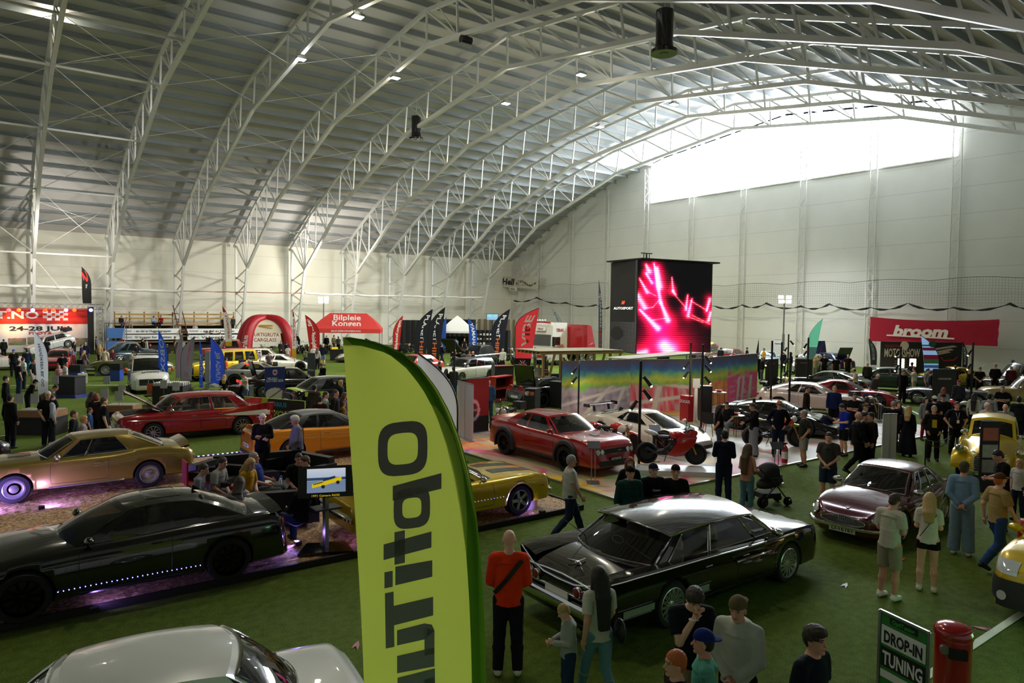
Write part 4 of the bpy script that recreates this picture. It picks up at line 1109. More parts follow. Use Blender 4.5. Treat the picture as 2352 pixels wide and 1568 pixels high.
def x_hell(X):
 X['add']('grille_band',X['patch']('F',-.74,.74,.60,.74,.012,14,2),[BLACK])
 for s in(1,-1):
  for y in(.66,.50):lamps(X,1,(s*y,),.67,.06,.06,HEADL,'headlight',True,.02,.01)
 X['add']('badge',X['patch']('F',.12,.26,.66,.69,.02,2,1),[CHROME])
def ex_dodge(X):
 sp=X['sp'];x_hell(X)
 X['add']('air_intake',X['patch']('F',-.62,.62,.26,.42,.01),[BLACK]);plate(X,'F','AUTOSPORT',0,.46,.5,.1,'#151517','#e8e8e8')
 X['add']('hood_scoop',X['patch']('T',1.55,1.82,-.12,.12,.012),[BLACK])
 X['add']('taillight',X['patch']('R',-.7,.7,.74,.86,.01),[REDL]);lipspoiler(X,.08)
 for s in(1,-1):X['add']('side_sill',X['line'](side_ax(s),[(-1.0,.28),(1.05,.28)],.035),[BLACK])
 FLR=mat('#1d1e20',.6)
 for xw in sp['wx']:
  for s in(1,-1):
   ar=sp['wr']*1.11;y=float(X['wm'](xw))
   rows=[[(xw+r_*math.cos(a),s*(y+dy),sp['wr']+r_*math.sin(a))for r_,dy in((ar,-.04),(ar,.06),(ar+.03,.075),(ar+.10,.045),(ar+.13,-.02))]for a in np.linspace(-.3,PI+.3,22)]
   X['add']('wheel_flare',MB().grid(rows,flip=s>0),[FLR])
SP_CHALL=SPm(RED,x=(-2.51,2.51),wx=(1.50,-1.45),wr=.37,ww=.3,wheel='seven',rim='#19191b',wout=.05,zb=.22,wm=[(-2.51,.80),(-2.4,.88),(-2.0,.94),(-1.45,.98),(-.2,.935),(.6,.93),(1.5,.965),(2.05,.95),(2.4,.88),(2.51,.80)],zs=[(-2.51,.92),(-2.3,1.0),(-1.4,1.04),(-.4,.97),(.8,.96),(1.6,.96),(2.3,.90),(2.51,.80)],zt=[(-2.51,.95),(-2.3,1.05),(-1.9,1.07),(0,1.03),(1.0,1.02),(2.0,.97),(2.4,.92),(2.51,.83)],wsf=.9,pw=.55,doors=[(.9,-.5)],extra=ex_dodge,cab=dict(x=(.95,.25,-.95,-1.6),w=(.80,.60),z=1.40,win=[(.1,.56),(.60,.80)],ap=.93,cp=.78,crown=.05,arch=.03,bow=(.22,.14)))
def x_gold(X):
 X['add']('hood_vent',X['patch']('T',1.1,1.55,.12,.2,.012),[DARK]);X['add']('hood_vent',X['patch']('T',1.1,1.55,-.2,-.12,.012),[DARK])
 lipspoiler(X,.12)
 for s in(1,-1):X['add']('emblem',X['patch'](side_ax(s),1.75,1.82,.44,.50,.01,2,2),[CHROME]);text_side(X,s,'Camaro',1.78,.58,.3,.05)
def text_side(X,s,txt,x,z,w,h,m=None):
 def fn(a,b):
  k=w/max(1e-6,1.0);r=X['cast'](side_ax(s),x+(-s)*a,z+b)
  return r[0]+r[1]*.012 if r else A(x+(-s)*a,s*.95,z+b)
 V,Fs=text_polys(txt,.01)
 if not len(V):return
 mb=MB();text_mesh(mb,txt,None,None,None,h,w,.01,fn=fn);X['add']('lettering',mb,[m or CHROME])
SP_GOLD=SPc(GOLD,4.7,1.86,extra=ex_classic(extra=x_gold,gw=.78,gz=.60,gh=.07,htr=.08,lamp_ys=(-.66,.66),strips=[([(-1.1,.28),(1.15,.28)],.02,ALU)]),rim='#b9bab8',wr=.335,zs=[(-2.35,.80),(-2.2,.90),(-1.3,.99),(-.5,.90),(.6,.88),(1.6,.86),(2.2,.82),(2.35,.74)],zt=[(-2.35,.84),(-2.2,.95),(-1.6,1.0),(0,.98),(1.2,.955),(2.2,.88),(2.35,.78)],cab=dict(x=(.80,.18,-.88,-1.62),w=(.75,.58),z=1.315,win=[(.10,.30),(.31,.70)],ap=.93,cp=.80,crown=.05,arch=.03,bow=(.2,.16),trim=.011,bulge=.02))
def x_belair(X):
 CR=mat('#cfc9b4',.3,coat=.5)
 for s in(1,-1):
  mb=MB();rows=[]
  for x in np.linspace(-2.56,-.7,12):
   t=(-.7-x)/1.86;y=float(X['wm'](x))*.93;z=float(X['zs'](x))
   rows.append([(x,s*(y+.03),z-.12),(x-.10*t*t,s*(y+.02),z+.20*t**1.5),(x-.10*t*t,s*(y-.02),z+.205*t**1.5),(x,s*(y-.16),z-.0)])
  mb.grid(rows,flip=s>0);X['add']('tail_fin',mb,[X['sp']['paint']])
  mb=MB();st=[]
  for x in np.linspace(-2.45,-.75,10):
   t=(-.75-x)/1.7;zc=.80+.02*t;hh=.16*t**.6;a_=X['cast'](side_ax(s),x,zc-hh*.9);b_=X['cast'](side_ax(s),x,zc+hh*.4)
   if a_ and b_:st.append([a_[0]+a_[1]*.01,(a_[0]+b_[0])/2+a_[1]*.016,b_[0]+b_[1]*.01])
  mb.grid(st);X['add']('side_panel',mb,[CR])
  X['add']('taillight',MB().ell((-2.6,s*.83,.72),(.05,.06,.10)),[REDL])
  for k in range(3):X['add']('fender_louvre',X['patch'](side_ax(s),1.9+.13*k,1.94+.13*k,.68,.73,.012,1,1),[mat('#b59a4a',.3,.8)])
 th=math.radians(33);piv=A(1.12,0,1.0);rows=[]
 for u in np.linspace(0,1.45,8):rows.append([tuple(piv+A(u*math.cos(th),y,u*math.sin(th)+.05*(1-(y/.72)**2)-.05*(u/1.45)**4))for y in np.linspace(-.72,.72,9)])
 mb=MB();mb.grid(rows,flip=True);mb.grid(np.array(rows)-A(-.02,0,.035));X['add']('raised_hood',mb,[X['sp']['paint']])
 X['add']('engine',MB().box((1.75,0,.93),(.7,.6,.12)).ell((1.75,0,1.0),(.2,.2,.07)),[ALU]);X['add']('engine_bay',X['patch']('T',1.2,2.35,-.6,.6,.012),[BLACK])
SP_BEL=SPc(RED,5.08,1.9,wx=(1.52,-1.42),wr=.34,extra=ex_classic(extra=x_belair,gw=.6,gz=.58,gh=.08,lamp_ys=(-.74,.74),tail=None,strips=[([(2.3,.80),(1.5,.76),(0,.70),(-2.3,.60)],.012,CHROME)]),zs=[(-2.54,.90),(-2.2,.98),(-1.2,.98),(0,.97),(1.9,.97),(2.4,.93),(2.54,.84)],zt=[(-2.54,.86),(-2.3,.95),(-1.6,1.0),(0,1.03),(1.2,1.03),(2.2,.97),(2.54,.86)],wheel='ten',rim='#a8a08c',doors=[(.95,.02),(-.02,-.85)],cab=dict(x=(1.12,.62,-1.15,-1.72),w=(.80,.66),z=1.46,win=[(.02,.14),(.16,.52),(.56,.86)],ap=.97,cp=.92,crown=.07,arch=.05,bow=(.30,.24),trim=.016,inner='#8d866a',seat='#a79f86',clear=1))
def x_impala(X):
 P=X['sp']['paint']
 for s in(1,-1):
  mb=MB();rows=[]
  for x in np.linspace(-2.66,.9,22):
   t=min(1,max(0,(.9-x)/3.5));w=float(X['wm'](x));z=float(X['zs'](x))
   rows.append([(x,s*(w*.985),z-.15),(x,s*(w+.02+.035*t),z-.01+.055*t),(x,s*(w+.0+.03*t),z+.02+.07*t),(x,s*(w-.16),z+.012+.05*t),(x,s*(w-.34),z+.012)])
  mb.grid(rows,flip=s>0);X['add']('tail_fin',mb,[P])
  X['add']('chrome_strip',MB().tube([(x,s*(float(X['wm'](x))+.022+.035*min(1,max(0,(.9-x)/3.5))),float(X['zs'](x))+.055*min(1,max(0,(.9-x)/3.5)))for x in np.linspace(-2.66,.9,16)],.014,6),[CHROME])
  X['add']('chrome_spear',MB().tube([(x,s*(float(X['wm'](x))+.03),.70)for x in(.1,.5,1.05)],[.02,.03,.008],8),[CHROME])
  WS=mat('#b8c8bc',.15,.6)
  X['add']('side_flash',MB().grid([[X['cast'](side_ax(s),x,z)[0]+A(0,s*.01,0)for z in(.40,.44,.50)]for x in np.linspace(-2.4,-.55,10)],flip=s<0),[WS])
  for zz in(.38,.52):X['add']('chrome_strip',X['line'](side_ax(s),[(-2.5,zz),(-.5,zz+.0)],.010),[CHROME])
  for k in range(3):
   y=s*(.80-.165*k);r=X['cast']('R',y*.98,.66)
   if r:X['add']('taillight',MB().lathe([(0,.05),(.05,.045),(.062,.02),(.066,-.02)],r[0]+A(-.03,0,.02),roty(-PI/2),20),[REDL]);X['add']('lamp_ring',MB().lathe([(.062,-.02),(.064,.035),(.076,.03),(.078,-.02)],r[0]+A(-.03,0,.02),roty(-PI/2),20),[CHROME])
  X['add']('antenna',MB().tube([(-1.55,s*.72,.98),(-2.05,s*.66,1.32)],[.008,.003],6),[CHROME])
 for zz in(.79,.59):X['add']('rear_trim',X['line']('R',[(-.93,zz),(.93,zz)],.014,off=.01),[CHROME])
 for s in(1,-1):X['add']('deck_trim',MB().tube([A(-2.66,s*.96,.955),A(-2.70,s*.62,.80),A(-2.72,s*.34,.74),A(-2.72,0,.73)],.016,6),[CHROME])
 g=MB();g.ell((-2.35,0,.90),(.03,.05,.02));g.tube([(-2.42,-.16,.91),(-2.33,0,.90),(-2.42,.16,.91)],.012,6);g.tube([(-2.2,0,.92),(-2.42,0,.90)],.012,6);X['add']('deck_emblem',g,[CHROME])
 bumper(X,-1,.44,.17,None,1.0,.09);X['add']('exhaust_tip',MB().lathe([(.035,0),(.045,.02),(.045,.26),(.03,.26)],(-2.62,-.62,.22),roty(-PI/2),14),[CHROME])
 th=PI/2
 X['add']('window_badge',MB().tube([(-1.52+.05*math.sin(a)*.5,.12*math.cos(a),1.09+.05*math.sin(a))for a in np.linspace(0,2*PI,17)[:-1]],.006,4,closed=True),[WHITE])
IC=dict(x=(1.35,.80,-.98,-1.62),w=(.86,.72),z=1.30,win=[(.03,.18),(.19,.58),(.60,.92)],ap=.97,cp=.97,crown=.085,arch=.05,bow=(.34,.30),trim=.016,over=.22,lip=.07,slab=1,pillar=IMP,vt=.96,inner='#17070a',seat='#b9aa9c',bulge=.01,clear=1)
SP_IMP=SPc(IMP,5.36,2.04,wx=(1.66,-1.36),wr=.35,ww=.23,zb=.20,extra=ex_classic(extra=x_impala,bump=False,gw=.7,gz=.62,gh=.08,lamp_ys=(-.72,.72),tail=None),tail=None,wm=[(-2.68,.95),(-2.5,.99),(-1.5,1.01),(0,1.0),(1.8,.99),(2.5,.95),(2.68,.88)],wheel='mesh',rim='#c4c4c6',rr=.74,zs=[(-2.68,.88),(-2.2,.90),(-1,.90),(.6,.88),(1.8,.90),(2.5,.86),(2.68,.78)],zt=[(-2.68,.78),(-2.4,.86),(-1.9,.92),(0,.94),(1.2,.97),(2.2,.93),(2.6,.86),(2.68,.80)],wsf=.93,pw=.5,doors=[(1.2,.2),(.16,-.75)],cab=IC)
def x_p18(X):
 P=X['sp']['paint']
 for s in(1,-1):
  X['add']('chrome_spear',X['line'](side_ax(s),[(1.9,.60),(.6,.66),(-.1,.72),(-.55,.80),(-.62,.88)],.012),[CHROME])
 bumper(X,1,.36,.08,None,.8,.06);bumper(X,-1,.40,.09);lamps(X,1,(-.64,.64),.60,.095,.095,HEADL,'headlight',True,.03,.016)
 gr=MB();X['patch']('F',-.42,.42,.40,.56,.010,ell=True,mb_=gr);i=X['add']('grille',gr,[BLACK])
 g=MB()
 for k in range(6):z=.42+.024*k;w=.42*math.sqrt(max(0,1-((z-.48)/.085)**2));X['line']('F',[(-w,z),(w,z)],.005,g,off=.03)
 for k in range(19):y=-.38+.76*k/18;hh=.08*math.sqrt(max(0,1-(y/.43)**2));X['line']('F',[(y,.48-hh),(y,.48+hh)],.004,g,off=.03,sub=3)
 X['add']('grille_bars',g,[CHROME],i)
 r=[X['cast']('F',.44*math.cos(a),.48+.09*math.sin(a))for a in np.linspace(0,2*PI,33)[:-1]]
 if all(r):X['add']('grille_surround',MB().tube([q[0]+q[1]*.03 for q in r],.016,6,closed=True),[CHROME],i)
 X['add']('hood_emblem',X['patch']('T',1.98,2.05,-.05,.05,.02,ell=True),[CHROME]);plate(X,'F','D-16161',0,.30,.52,.11)
 for y in(-.25,.3):X['add']('wiper',MB().tube([(1.0,y,.95),(.78,y+.35,1.03)],.008,5),[CHROME])
SP_P18=SPc(MAROON,4.4,1.72,wx=(1.30,-1.15),wr=.325,ww=.19,extra=x_p18,wheel='mesh',rim='#c3bfa8',rr=.72,zb=.2,wm=[(-2.2,.50),(-2.1,.66),(-1.6,.80),(-.8,.86),(.4,.85),(1.3,.84),(1.8,.78),(2.05,.68),(2.2,.52)],zs=[(-2.2,.76),(-1.8,.86),(-1.1,.88),(-.4,.82),(.4,.84),(1.3,.84),(1.9,.76),(2.2,.60)],zt=[(-2.2,.74),(-1.8,.84),(-1.2,.93),(0,.94),(.9,.93),(1.6,.83),(2.05,.68),(2.2,.57)],wsf=.84,pw=.6,doors=[(.75,-.35)],bulge=.04,cab=dict(x=(.78,.10,-.75,-1.45),w=(.70,.54),z=1.265,win=[(.10,.30),(.31,.60),(.63,.84)],ap=.93,cp=.8,crown=.05,arch=.03,bow=(.22,.2),trim=.015))
def x_wedge(tone):
 def f(X):
  xf=X['sp']['x'][1]
  for s in(1,-1):
   mb=MB();mb.prism([(0,0),(.36,.10),(.40,.19),(.10,.12)],.012,(xf-.28,s*.60,.50),(-.95,s*.25,.25),(0,s*.45,.75));X['add']('headlight',mb,[DARK])
   X['add']('side_intake',X['patch'](side_ax(s),-.75,-.2,.38,.70,.012),[BLACK])
   X['add']('side_sill',X['line'](side_ax(s),[(-.9,.2),(1.0,.2)],.03),[BLACK])
  X['add']('front_splitter',X['patch']('F',-.85,.85,.16,.27,.02,12,2),[BLACK]);X['add']('engine_cover',X['patch']('T',-1.75,-1.0,-.42,.42,.02,6,6),[DARK])
  X['add']('hood_stripe',X['patch']('T',1.2,2.1,.05,.12,.008,8,1),[tone]);X['add']('taillight',X['patch']('R',-.7,.7,.70,.78,.01),[REDL])
  if X['sp'].get('wing'):wing(X,-2.05,1.22,.80,.30,GLOSSB,.26,.42)
 return f
def SPw(p,wing_=True,**k):
 d=SPm(p,x=(-2.26,2.26),zb=.13,wx=(1.33,-1.29),wr=.345,ww=.29,wheel='ten',rim='#6a4a38',rr=.76,extra=x_wedge(GLOSSB),wm=[(-2.26,.82),(-2.1,.90),(-1.3,.97),(-.4,.92),(.5,.92),(1.33,.96),(1.9,.90),(2.15,.74),(2.26,.55)],zs=[(-2.26,.84),(-1.9,.92),(-1.2,.92),(-.3,.78),(.6,.74),(1.3,.74),(1.9,.56),(2.26,.40)],zt=[(-2.26,.86),(-1.9,.98),(-1.2,1.04),(-.2,.98),(.9,.84),(1.6,.66),(2.1,.48),(2.26,.42)],wsf=.82,pw=.8,doors=[(.75,-.25)],cab=dict(x=(1.15,.12,-.55,-1.45),w=(.72,.50),z=1.145,win=[(.22,.60),(.64,.74)],ap=.92,cp=.6,crown=.04,arch=.02,bow=(.32,.12)))
 d['wing']=wing_;d.update(k);return d
SP_LAM=SPw(PWH)
SP_LAMB=SPw(BLK,False)
SP_GTR=SPm(paint('#d9c4b8',.2,.25),extra=ex_modern(spoil=False,wing_=True),wheel='ten',rim='#17171a',zt=[(-2.38,.98),(-2.15,1.08),(-1.7,1.08),(0,1.0),(1.0,.95),(2.0,.82),(2.38,.7)],cab=dict(x=(.85,.1,-.85,-1.9),w=(.78,.56),z=1.35,win=[(.1,.5),(.53,.72)],ap=.93,cp=.8,crown=.05,arch=.03,bow=(.24,.16)),lod=1)
SP_SF=SPw(RED,False,lod=1,zs=[(-2.26,.80),(-1.8,.92),(-1.2,.94),(-.3,.84),(.6,.80),(1.3,.82),(1.9,.70),(2.26,.55)],zt=[(-2.26,.84),(-1.8,.96),(-1.2,1.0),(-.2,.98),(.9,.90),(1.6,.84),(2.1,.70),(2.26,.58)],cab=dict(x=(.55,-.15,-.85,-1.75),w=(.74,.54),z=1.24,win=[(.1,.5),(.54,.66)],ap=.93,cp=.75,crown=.04,arch=.03,bow=(.24,.14)),rim='#1a1a1a',extra=ex_modern(spoil=False))
def SPsaloon(p,lod=1,**k):
 d=SPm(p,lod=lod,x=(-2.35,2.35),zb=.22,wx=(1.4,-1.4),wr=.33,ww=.22,extra=ex_modern(spoil=False),wheel='ten',rim='#9a9a9d',zs=[(-2.35,.86),(-2.1,.98),(0,.96),(1.3,.92),(2.1,.80),(2.35,.66)],zt=[(-2.35,.9),(-2.1,1.02),(0,1.0),(1.1,.98),(2.0,.86),(2.35,.7)],doors=[(.85,0),(-.04,-.85)],cab=dict(x=(1.0,.35,-1.0,-1.75),w=(.78,.58),z=1.44,win=[(.08,.42),(.45,.78)],ap=.93,cp=.84,crown=.05,arch=.04,bow=(.2,.16)))
 d.update(k);return d
def SPwagon(p,**k):
 d=SPsaloon(p,cab=dict(x=(1.0,.35,-1.95,-2.25),w=(.78,.60),z=1.46,win=[(.08,.34),(.37,.62),(.65,.88)],ap=.93,cp=.84,crown=.04,arch=.04,bow=(.2,.1)));d.update(k);return d
SP_WHITE=SPc(WHT,4.5,1.66,lod=0,zb=.25,wx=(1.3,-1.3),wr=.32,ww=.18,rim='#bfc0c2',extra=ex_classic(gw=.62,gz=.58,lamp_ys=(-.6,.6),tail=None),zs=[(-2.25,.82),(-2.1,.92),(-.9,.93),(0,.92),(1.8,.90),(2.15,.84),(2.25,.76)],zt=[(-2.25,.86),(-2.1,.97),(-1.5,1.0),(0,1.0),(1.2,.99),(2.1,.88),(2.25,.8)],doors=[(.9,.05),(0,-.8)],cab=dict(x=(.78,.24,-.92,-1.42),w=(.70,.57),z=1.42,win=[(.08,.46),(.5,.86)],ap=.95,cp=.93,crown=.06,arch=.04,bow=(.2,.22),trim=.017,bulge=.05))
def x_y71(X):
 for y0 in(-.46,.16):X['add']('hood_stripe',X['patch']('T',1.02,2.15,y0,y0+.30,.006,14,4),[mat('#0e0d0a',.3,coat=.4)])
 for y0 in(-.46,.16):X['add']('deck_stripe',X['patch']('T',-2.2,-1.75,y0,y0+.30,.006,6,4),[mat('#0e0d0a',.3,coat=.4)])
 bumper(X,-1,.5,.1,None,.85,.05)
 for s in(1,-1):
  lamps(X,1,(s*.66,),.60,.10,.10,HEADL,'headlight',True,.03,.014);X['add']('front_bumper',MB().tube([(2.30,s*.92,.47),(2.42,s*.80,.47),(2.44,s*.60,.47)],.045,8),[CHROME])
  X['add']('marker_light',X['patch'](side_ax(s),2.05,2.17,.58,.61,.012,2,1),[AMB])
 X['add']('grille',X['patch']('F',-.4,.4,.42,.64,.02),[BLACK]);lipspoiler(X,.10)
 mb=MB()
 for s in(1,-1):
  for x in np.linspace(-.9,1.0,24):
   r=X['cast'](side_ax(s),x,.50)
   if r:mb.ell(r[0]+r[1]*.01,(.006,)*3,None,5,3)
 X['add']('led_strip',mb,[mat((.45,.42,1.),.4,emit=8,name='violet_led')])
SP_Y71=SPc(YEL,4.78,1.88,extra=x_y71,wheel='five',rim='#a9a9b4',wr=.34,wx=(1.48,-1.28),zs=[(-2.39,.76),(-2.2,.86),(-1.2,.93),(-.3,.86),(.8,.85),(1.7,.87),(2.25,.82),(2.39,.70)],zt=[(-2.39,.8),(-2.2,.92),(-1.6,.97),(0,.95),(1.0,.94),(2.1,.86),(2.39,.72)],cab=dict(x=(.62,-.1,-1.05,-1.75),w=(.76,.56),z=1.26,win=[(.1,.6)],ap=.93,cp=.84,crown=.045,arch=.03,bow=(.24,.2),trim=.011))
def ex_rod(fend=True,txt=None):
 def f(X):
  sp=X['sp'];P=sp['paint']
  for s in(1,-1):
   for xw,L_ in((sp['wx'][0],.62),(sp['wx'][1],.60)):
    rows=[]
    for a in np.linspace(-.15,PI*.95,16):
     r_=sp['wr']*1.28;c=A(xw-.03,0,sp['wr'])
     rows.append([c+A(r_*math.cos(a)*1.05,s*y,r_*math.sin(a)*k)for y,k in((.50,1.0),(.62,1.06),(.76,1.05),(.88,.98),(.93,.86),(.94,.70))])
    X['add']('fender',MB().grid(rows,flip=s>0),[P])
   X['add']('headlight',MB().lathe([(0,.14),(.10,.13),(.12,.10),(.11,0),(.04,-.14),(0,-.16)],(sp['wx'][0]+.30,s*.72,.84),roty(PI/2),20),[CHROME])
  g=MB()
  for k in range(9):X['line']('F',[(-.40+.0*k,.40+.055*k),(.40,.40+.055*k)],.008,g,off=.02)
  X['add']('grille',X['patch']('F',-.42,.42,.36,.86,.01),[BLACK]);X['add']('grille_bars',g,[CHROME]);bumper(X,1,.34,.08,None,.85,.12);bumper(X,-1,.36,.08,None,.85,.1)
  if txt:plate(X,'F',txt,0,.30,.6,.13)
 return f
SP_ROD=SPc(YEL,4.5,1.40,extra=ex_rod(txt="Knut's Garage"),wx=(1.35,-1.25),wr=.36,zb=.3,wout=.22,pw=.7,wsf=.75,wm=[(-2.25,.5),(-1.9,.70),(-.5,.80),(.6,.78),(1.3,.62),(2.0,.50),(2.25,.42)],zs=[(-2.25,.75),(-1.8,.98),(-.5,1.06),(.6,1.06),(1.8,.92),(2.25,.82)],zt=[(-2.25,.8),(-1.8,1.1),(-1,1.2),(0,1.2),(.7,1.22),(1.9,1.12),(2.25,.98)],cab=dict(x=(.68,.28,-.95,-1.75),w=(.60,.54),z=1.56,win=[(.1,.42),(.48,.7)],ap=.85,cp=.5,crown=.09,arch=.05,bow=(.1,.2),vt=.82))
SP_TRK=SPc(YEL,4.6,1.5,lod=1,extra=ex_rod(),wx=(1.5,-1.35),wr=.40,zb=.35,wout=.15,wsf=.9,wm=[(-2.3,.7),(0,.78),(1.3,.62),(2.3,.45)],zs=[(-2.3,1.2),(.6,1.2),(2.3,1.0)],zt=[(-2.3,1.25),(.6,1.28),(2.3,1.1)],cab=dict(x=(.62,.45,-2.0,-2.2),w=(.72,.68),z=1.85,win=[(.06,.3),(.36,.6),(.66,.92)],ap=.85,cp=.8,crown=.07,arch=.02,bow=(.06,.05)))
def x_van(X):
 for z in(.30,):X['add']('grille',X['patch']('F',-.55,.55,.48,.80,.012),[BLACK])
 r=X['cast']('F',0,.66)
 if r:c=r[0]+r[1]*.03;X['add']('star_badge',MB().tube([c+A(0,.13*math.cos(a),.13*math.sin(a))for a in np.linspace(0,2*PI,17)[:-1]],.014,6,closed=True).beam(c,c+A(0,0,.12),.02).beam(c,c+A(0,.10,-.06),.02).beam(c,c+A(0,-.10,-.06),.02),[CHROME])
 lamps(X,1,(-.78,.78),.82,.13,.10,HEADL,'headlight',False)
 def fn(a,b):r=X['cast']('T',2.02+b*1.1,a);return r[0]+A(0,0,.012)if r else A(2,a,1.2)
 X['add']('lettering',text_mesh(MB(),'Fraktal',None,None,None,.16,.85,.02,fn=fn,italic=.2),[DARK])
 X['add']('roof_rack',MB().beam((.6,-.75,2.0),(.6,.75,2.0),.05).beam((-.8,-.75,2.02),(-.8,.75,2.02),.05).beam((-1.4,-.6,2.07),(1.0,-.6,2.07),.05).beam((-1.4,.6,2.07),(1.0,.6,2.07),.05),[DARK])
 for s in(1,-1):
  X['add']('mirror_cap',MB().ell((1.35,s*1.12,1.22),(.09,.10,.14)),[mat('#e0622c',.4)])
  X['add']('side_print',X['patch'](side_ax(s),-1.6,-.5,.6,1.1,.01),[mat('#a8301f',.5)])
SP_VAN=SPm(WHT,lod=1,x=(-2.5,2.5),zb=.22,wx=(1.65,-1.6),wr=.34,wheel='ten',rim='#303032',extra=x_van,wm=[(-2.5,.92),(0,.97),(1.8,.96),(2.3,.88),(2.5,.72)],zs=[(-2.5,1.15),(0,1.15),(1.3,1.12),(2.1,1.0),(2.5,.82)],zt=[(-2.5,1.2),(1.2,1.25),(1.6,1.22),(2.2,1.08),(2.5,.86)],wsf=.92,doors=[(1.2,.2)],cab=dict(x=(1.55,.75,-2.3,-2.45),w=(.88,.76),z=1.90,win=[(.07,.30),(.36,.60),(.65,.92)],ap=.93,cp=.9,crown=.06,arch=.02,bow=(.26,.05),vt=.85))
def x_yvan(X):
 for s in(1,-1):lamps(X,1,(s*.66,),.82,.17,.09,HEADL,'headlight',False,.015)
 X['add']('front_bumper',X['patch']('F',-.86,.86,.25,.66,.05,14,6),[mat('#25272a',.6)]);lamps(X,1,(-.66,.66),.42,.07,.07,HEADL,'fog_lamp',True,.06)
SP_YVAN=SPsaloon(YEL,0,extra=x_yvan,cab=dict(x=(1.25,.5,-1.9,-2.2),w=(.8,.66),z=1.72,win=[(.08,.36),(.4,.65),(.68,.9)],ap=.93,cp=.9,crown=.05,arch=.03,bow=(.26,.08)),zs=[(-2.35,1.0),(0,1.05),(1.3,1.05),(2.0,.98),(2.35,.8)],zt=[(-2.35,1.02),(1.2,1.12),(1.9,1.06),(2.35,.86)],roofpaint=YEL)
PKP=SPm(BLK,lod=1,x=(-2.6,2.6),wr=.4,wx=(1.65,-1.6),zb=.45,extra=ex_modern(spoil=False),wm=[(-2.6,.9),(0,.95),(2.3,.93),(2.6,.8)],zs=[(-2.6,1.15),(1.3,1.12),(2.3,1.05),(2.6,.9)],zt=[(-2.6,1.15),(1.2,1.2),(2.3,1.1),(2.6,.93)],cab=dict(x=(1.15,.45,-.9,-1.15),w=(.84,.68),z=1.80,win=[(.1,.5),(.54,.9)],ap=.93,cp=.9,crown=.04,arch=.02,bow=(.14,.04)))
SP_BEET=SPc(paint('#33444c'),4.3,1.4,lod=1,extra=ex_rod(),wx=(1.2,-1.15),wr=.34,zb=.3,wout=.18,wsf=.7,wm=[(-2.1,.45),(-1,.75),(.5,.75),(1.4,.6),(2.1,.4)],zs=[(-2.1,.7),(-1,1.0),(.6,1.0),(2.1,.72)],zt=[(-2.1,.75),(-1.2,1.1),(.7,1.1),(1.6,1.0),(2.1,.78)],cab=dict(x=(.65,.25,-.75,-1.7),w=(.6,.54),z=1.52,win=[(.1,.5),(.55,.75)],ap=.88,cp=.5,crown=.08,arch=.05,bow=(.1,.2)))
def ex_conv(X):
 lamps(X,1,(-.6,.6),.58,.08,.08,HEADL,'headlight',True,.02,.01);bumper(X,1,.38,.08);bumper(X,-1,.4,.08)
 X['add']('cockpit',X['patch']('T',-.9,.55,-.55,.55,.01,6,6),[BLACK])
 rows=[[A(.55+.2*(1-t*t)-.35*v,t*.62,.86+.36*v)for v in(0,.5,1)]for t in np.linspace(-1,1,9)];X['add']('windshield',MB().grid(rows),[GLASSC]);X['add']('windshield_frame',MB().tube([r[2]for r in rows],.014,6),[CHROME])
 for s in(1,-1):X['add']('seat',MB().ell((-.35,s*.32,.92),(.08,.22,.2)),[DARK])
SP_CONV=SPc(paint('#4a4f52',.4,.25),4.5,1.66,lod=1,cab=None,extra=ex_conv,doors=[(.4,-.5)],wheel='mesh',wm=[(-2.25,.5),(-2.0,.68),(-1,.82),(.5,.83),(1.6,.76),(2.1,.6),(2.25,.42)],zs=[(-2.25,.62),(-1.6,.82),(-.5,.84),(.6,.82),(1.4,.80),(2.1,.66),(2.25,.56)],zt=[(-2.25,.64),(-1.6,.86),(.6,.88),(1.3,.88),(2.0,.72),(2.25,.58)],wsf=.8)
# ---------------------------------------------------------------- vehicles: placing
PZ=.11
put_car('car','black',SP_BLACK,'black modern muscle coupe on the wood chips, nose out of the left edge',(1.76,12.88),180,z=PZ)
put_car('car','gold',SP_GOLD,'gold 1960s muscle coupe lit violet, on the wood chips behind the black coupe',(1.88,20.32),180,z=PZ)
put_car('car','bel',SP_BEL,'dark red 1950s finned sedan with its hood raised',(6.0,27.35),180)
put_car('car','orange',SP_ORANGE,'orange-yellow modern muscle coupe with a black roof, half hidden by the lime flag',(8.46,21.07),0,z=PZ)
put_car('car','y71',SP_Y71,'yellow 1970s muscle coupe with black hood stripes behind the lime flag',(7.92,13.15),0,z=PZ)
put_car('car','white',SP_WHITE,'white 1960s saloon cropped by the bottom left edge',(.78,6.95),172)
put_car('car','imp',SP_IMP,'black 1960 flat-roofed sedan with chrome trim and six round tail lights',(9.36,7.70),0)
put_car('car','p18',SP_P18,'maroon 1960s sports coupe with plate D-16161',(16.1,7.5),185)
put_car('car','chall',SP_CHALL,'crimson muscle coupe with black wheel flares on the painted stage',(14.22,16.68),-90,z=.06)
put_car('car','lam',SP_LAM,'white wedge-shaped supercar with a rear wing on the painted stage',(18.5,16.9),-83,z=.06)
put_car('car','lamb',SP_LAMB,'black wedge supercar beside the green and yellow motorcycle',(25.1,16.0),-76,z=.06)
put_car('car','gtr',SP_GTR,'pale pink-white sports coupe with a flat rear wing behind the lamp poles',(31.3,18.2),-62,z=.06)
put_car('car','sf',SP_SF,'dark red low sports car behind the pale coupe',(35.4,18.6),-62,z=.06)
put_car('car','dc',SPsaloon(BLK,cab=dict(x=(.85,.1,-.9,-1.95),w=(.76,.56),z=1.32,win=[(.1,.5),(.54,.78)],ap=.93,cp=.85,crown=.05,arch=.04,bow=(.24,.2),trim=.012)),'black classic coupe with chrome window frames behind the red sports car',(40.0,22.3),100)
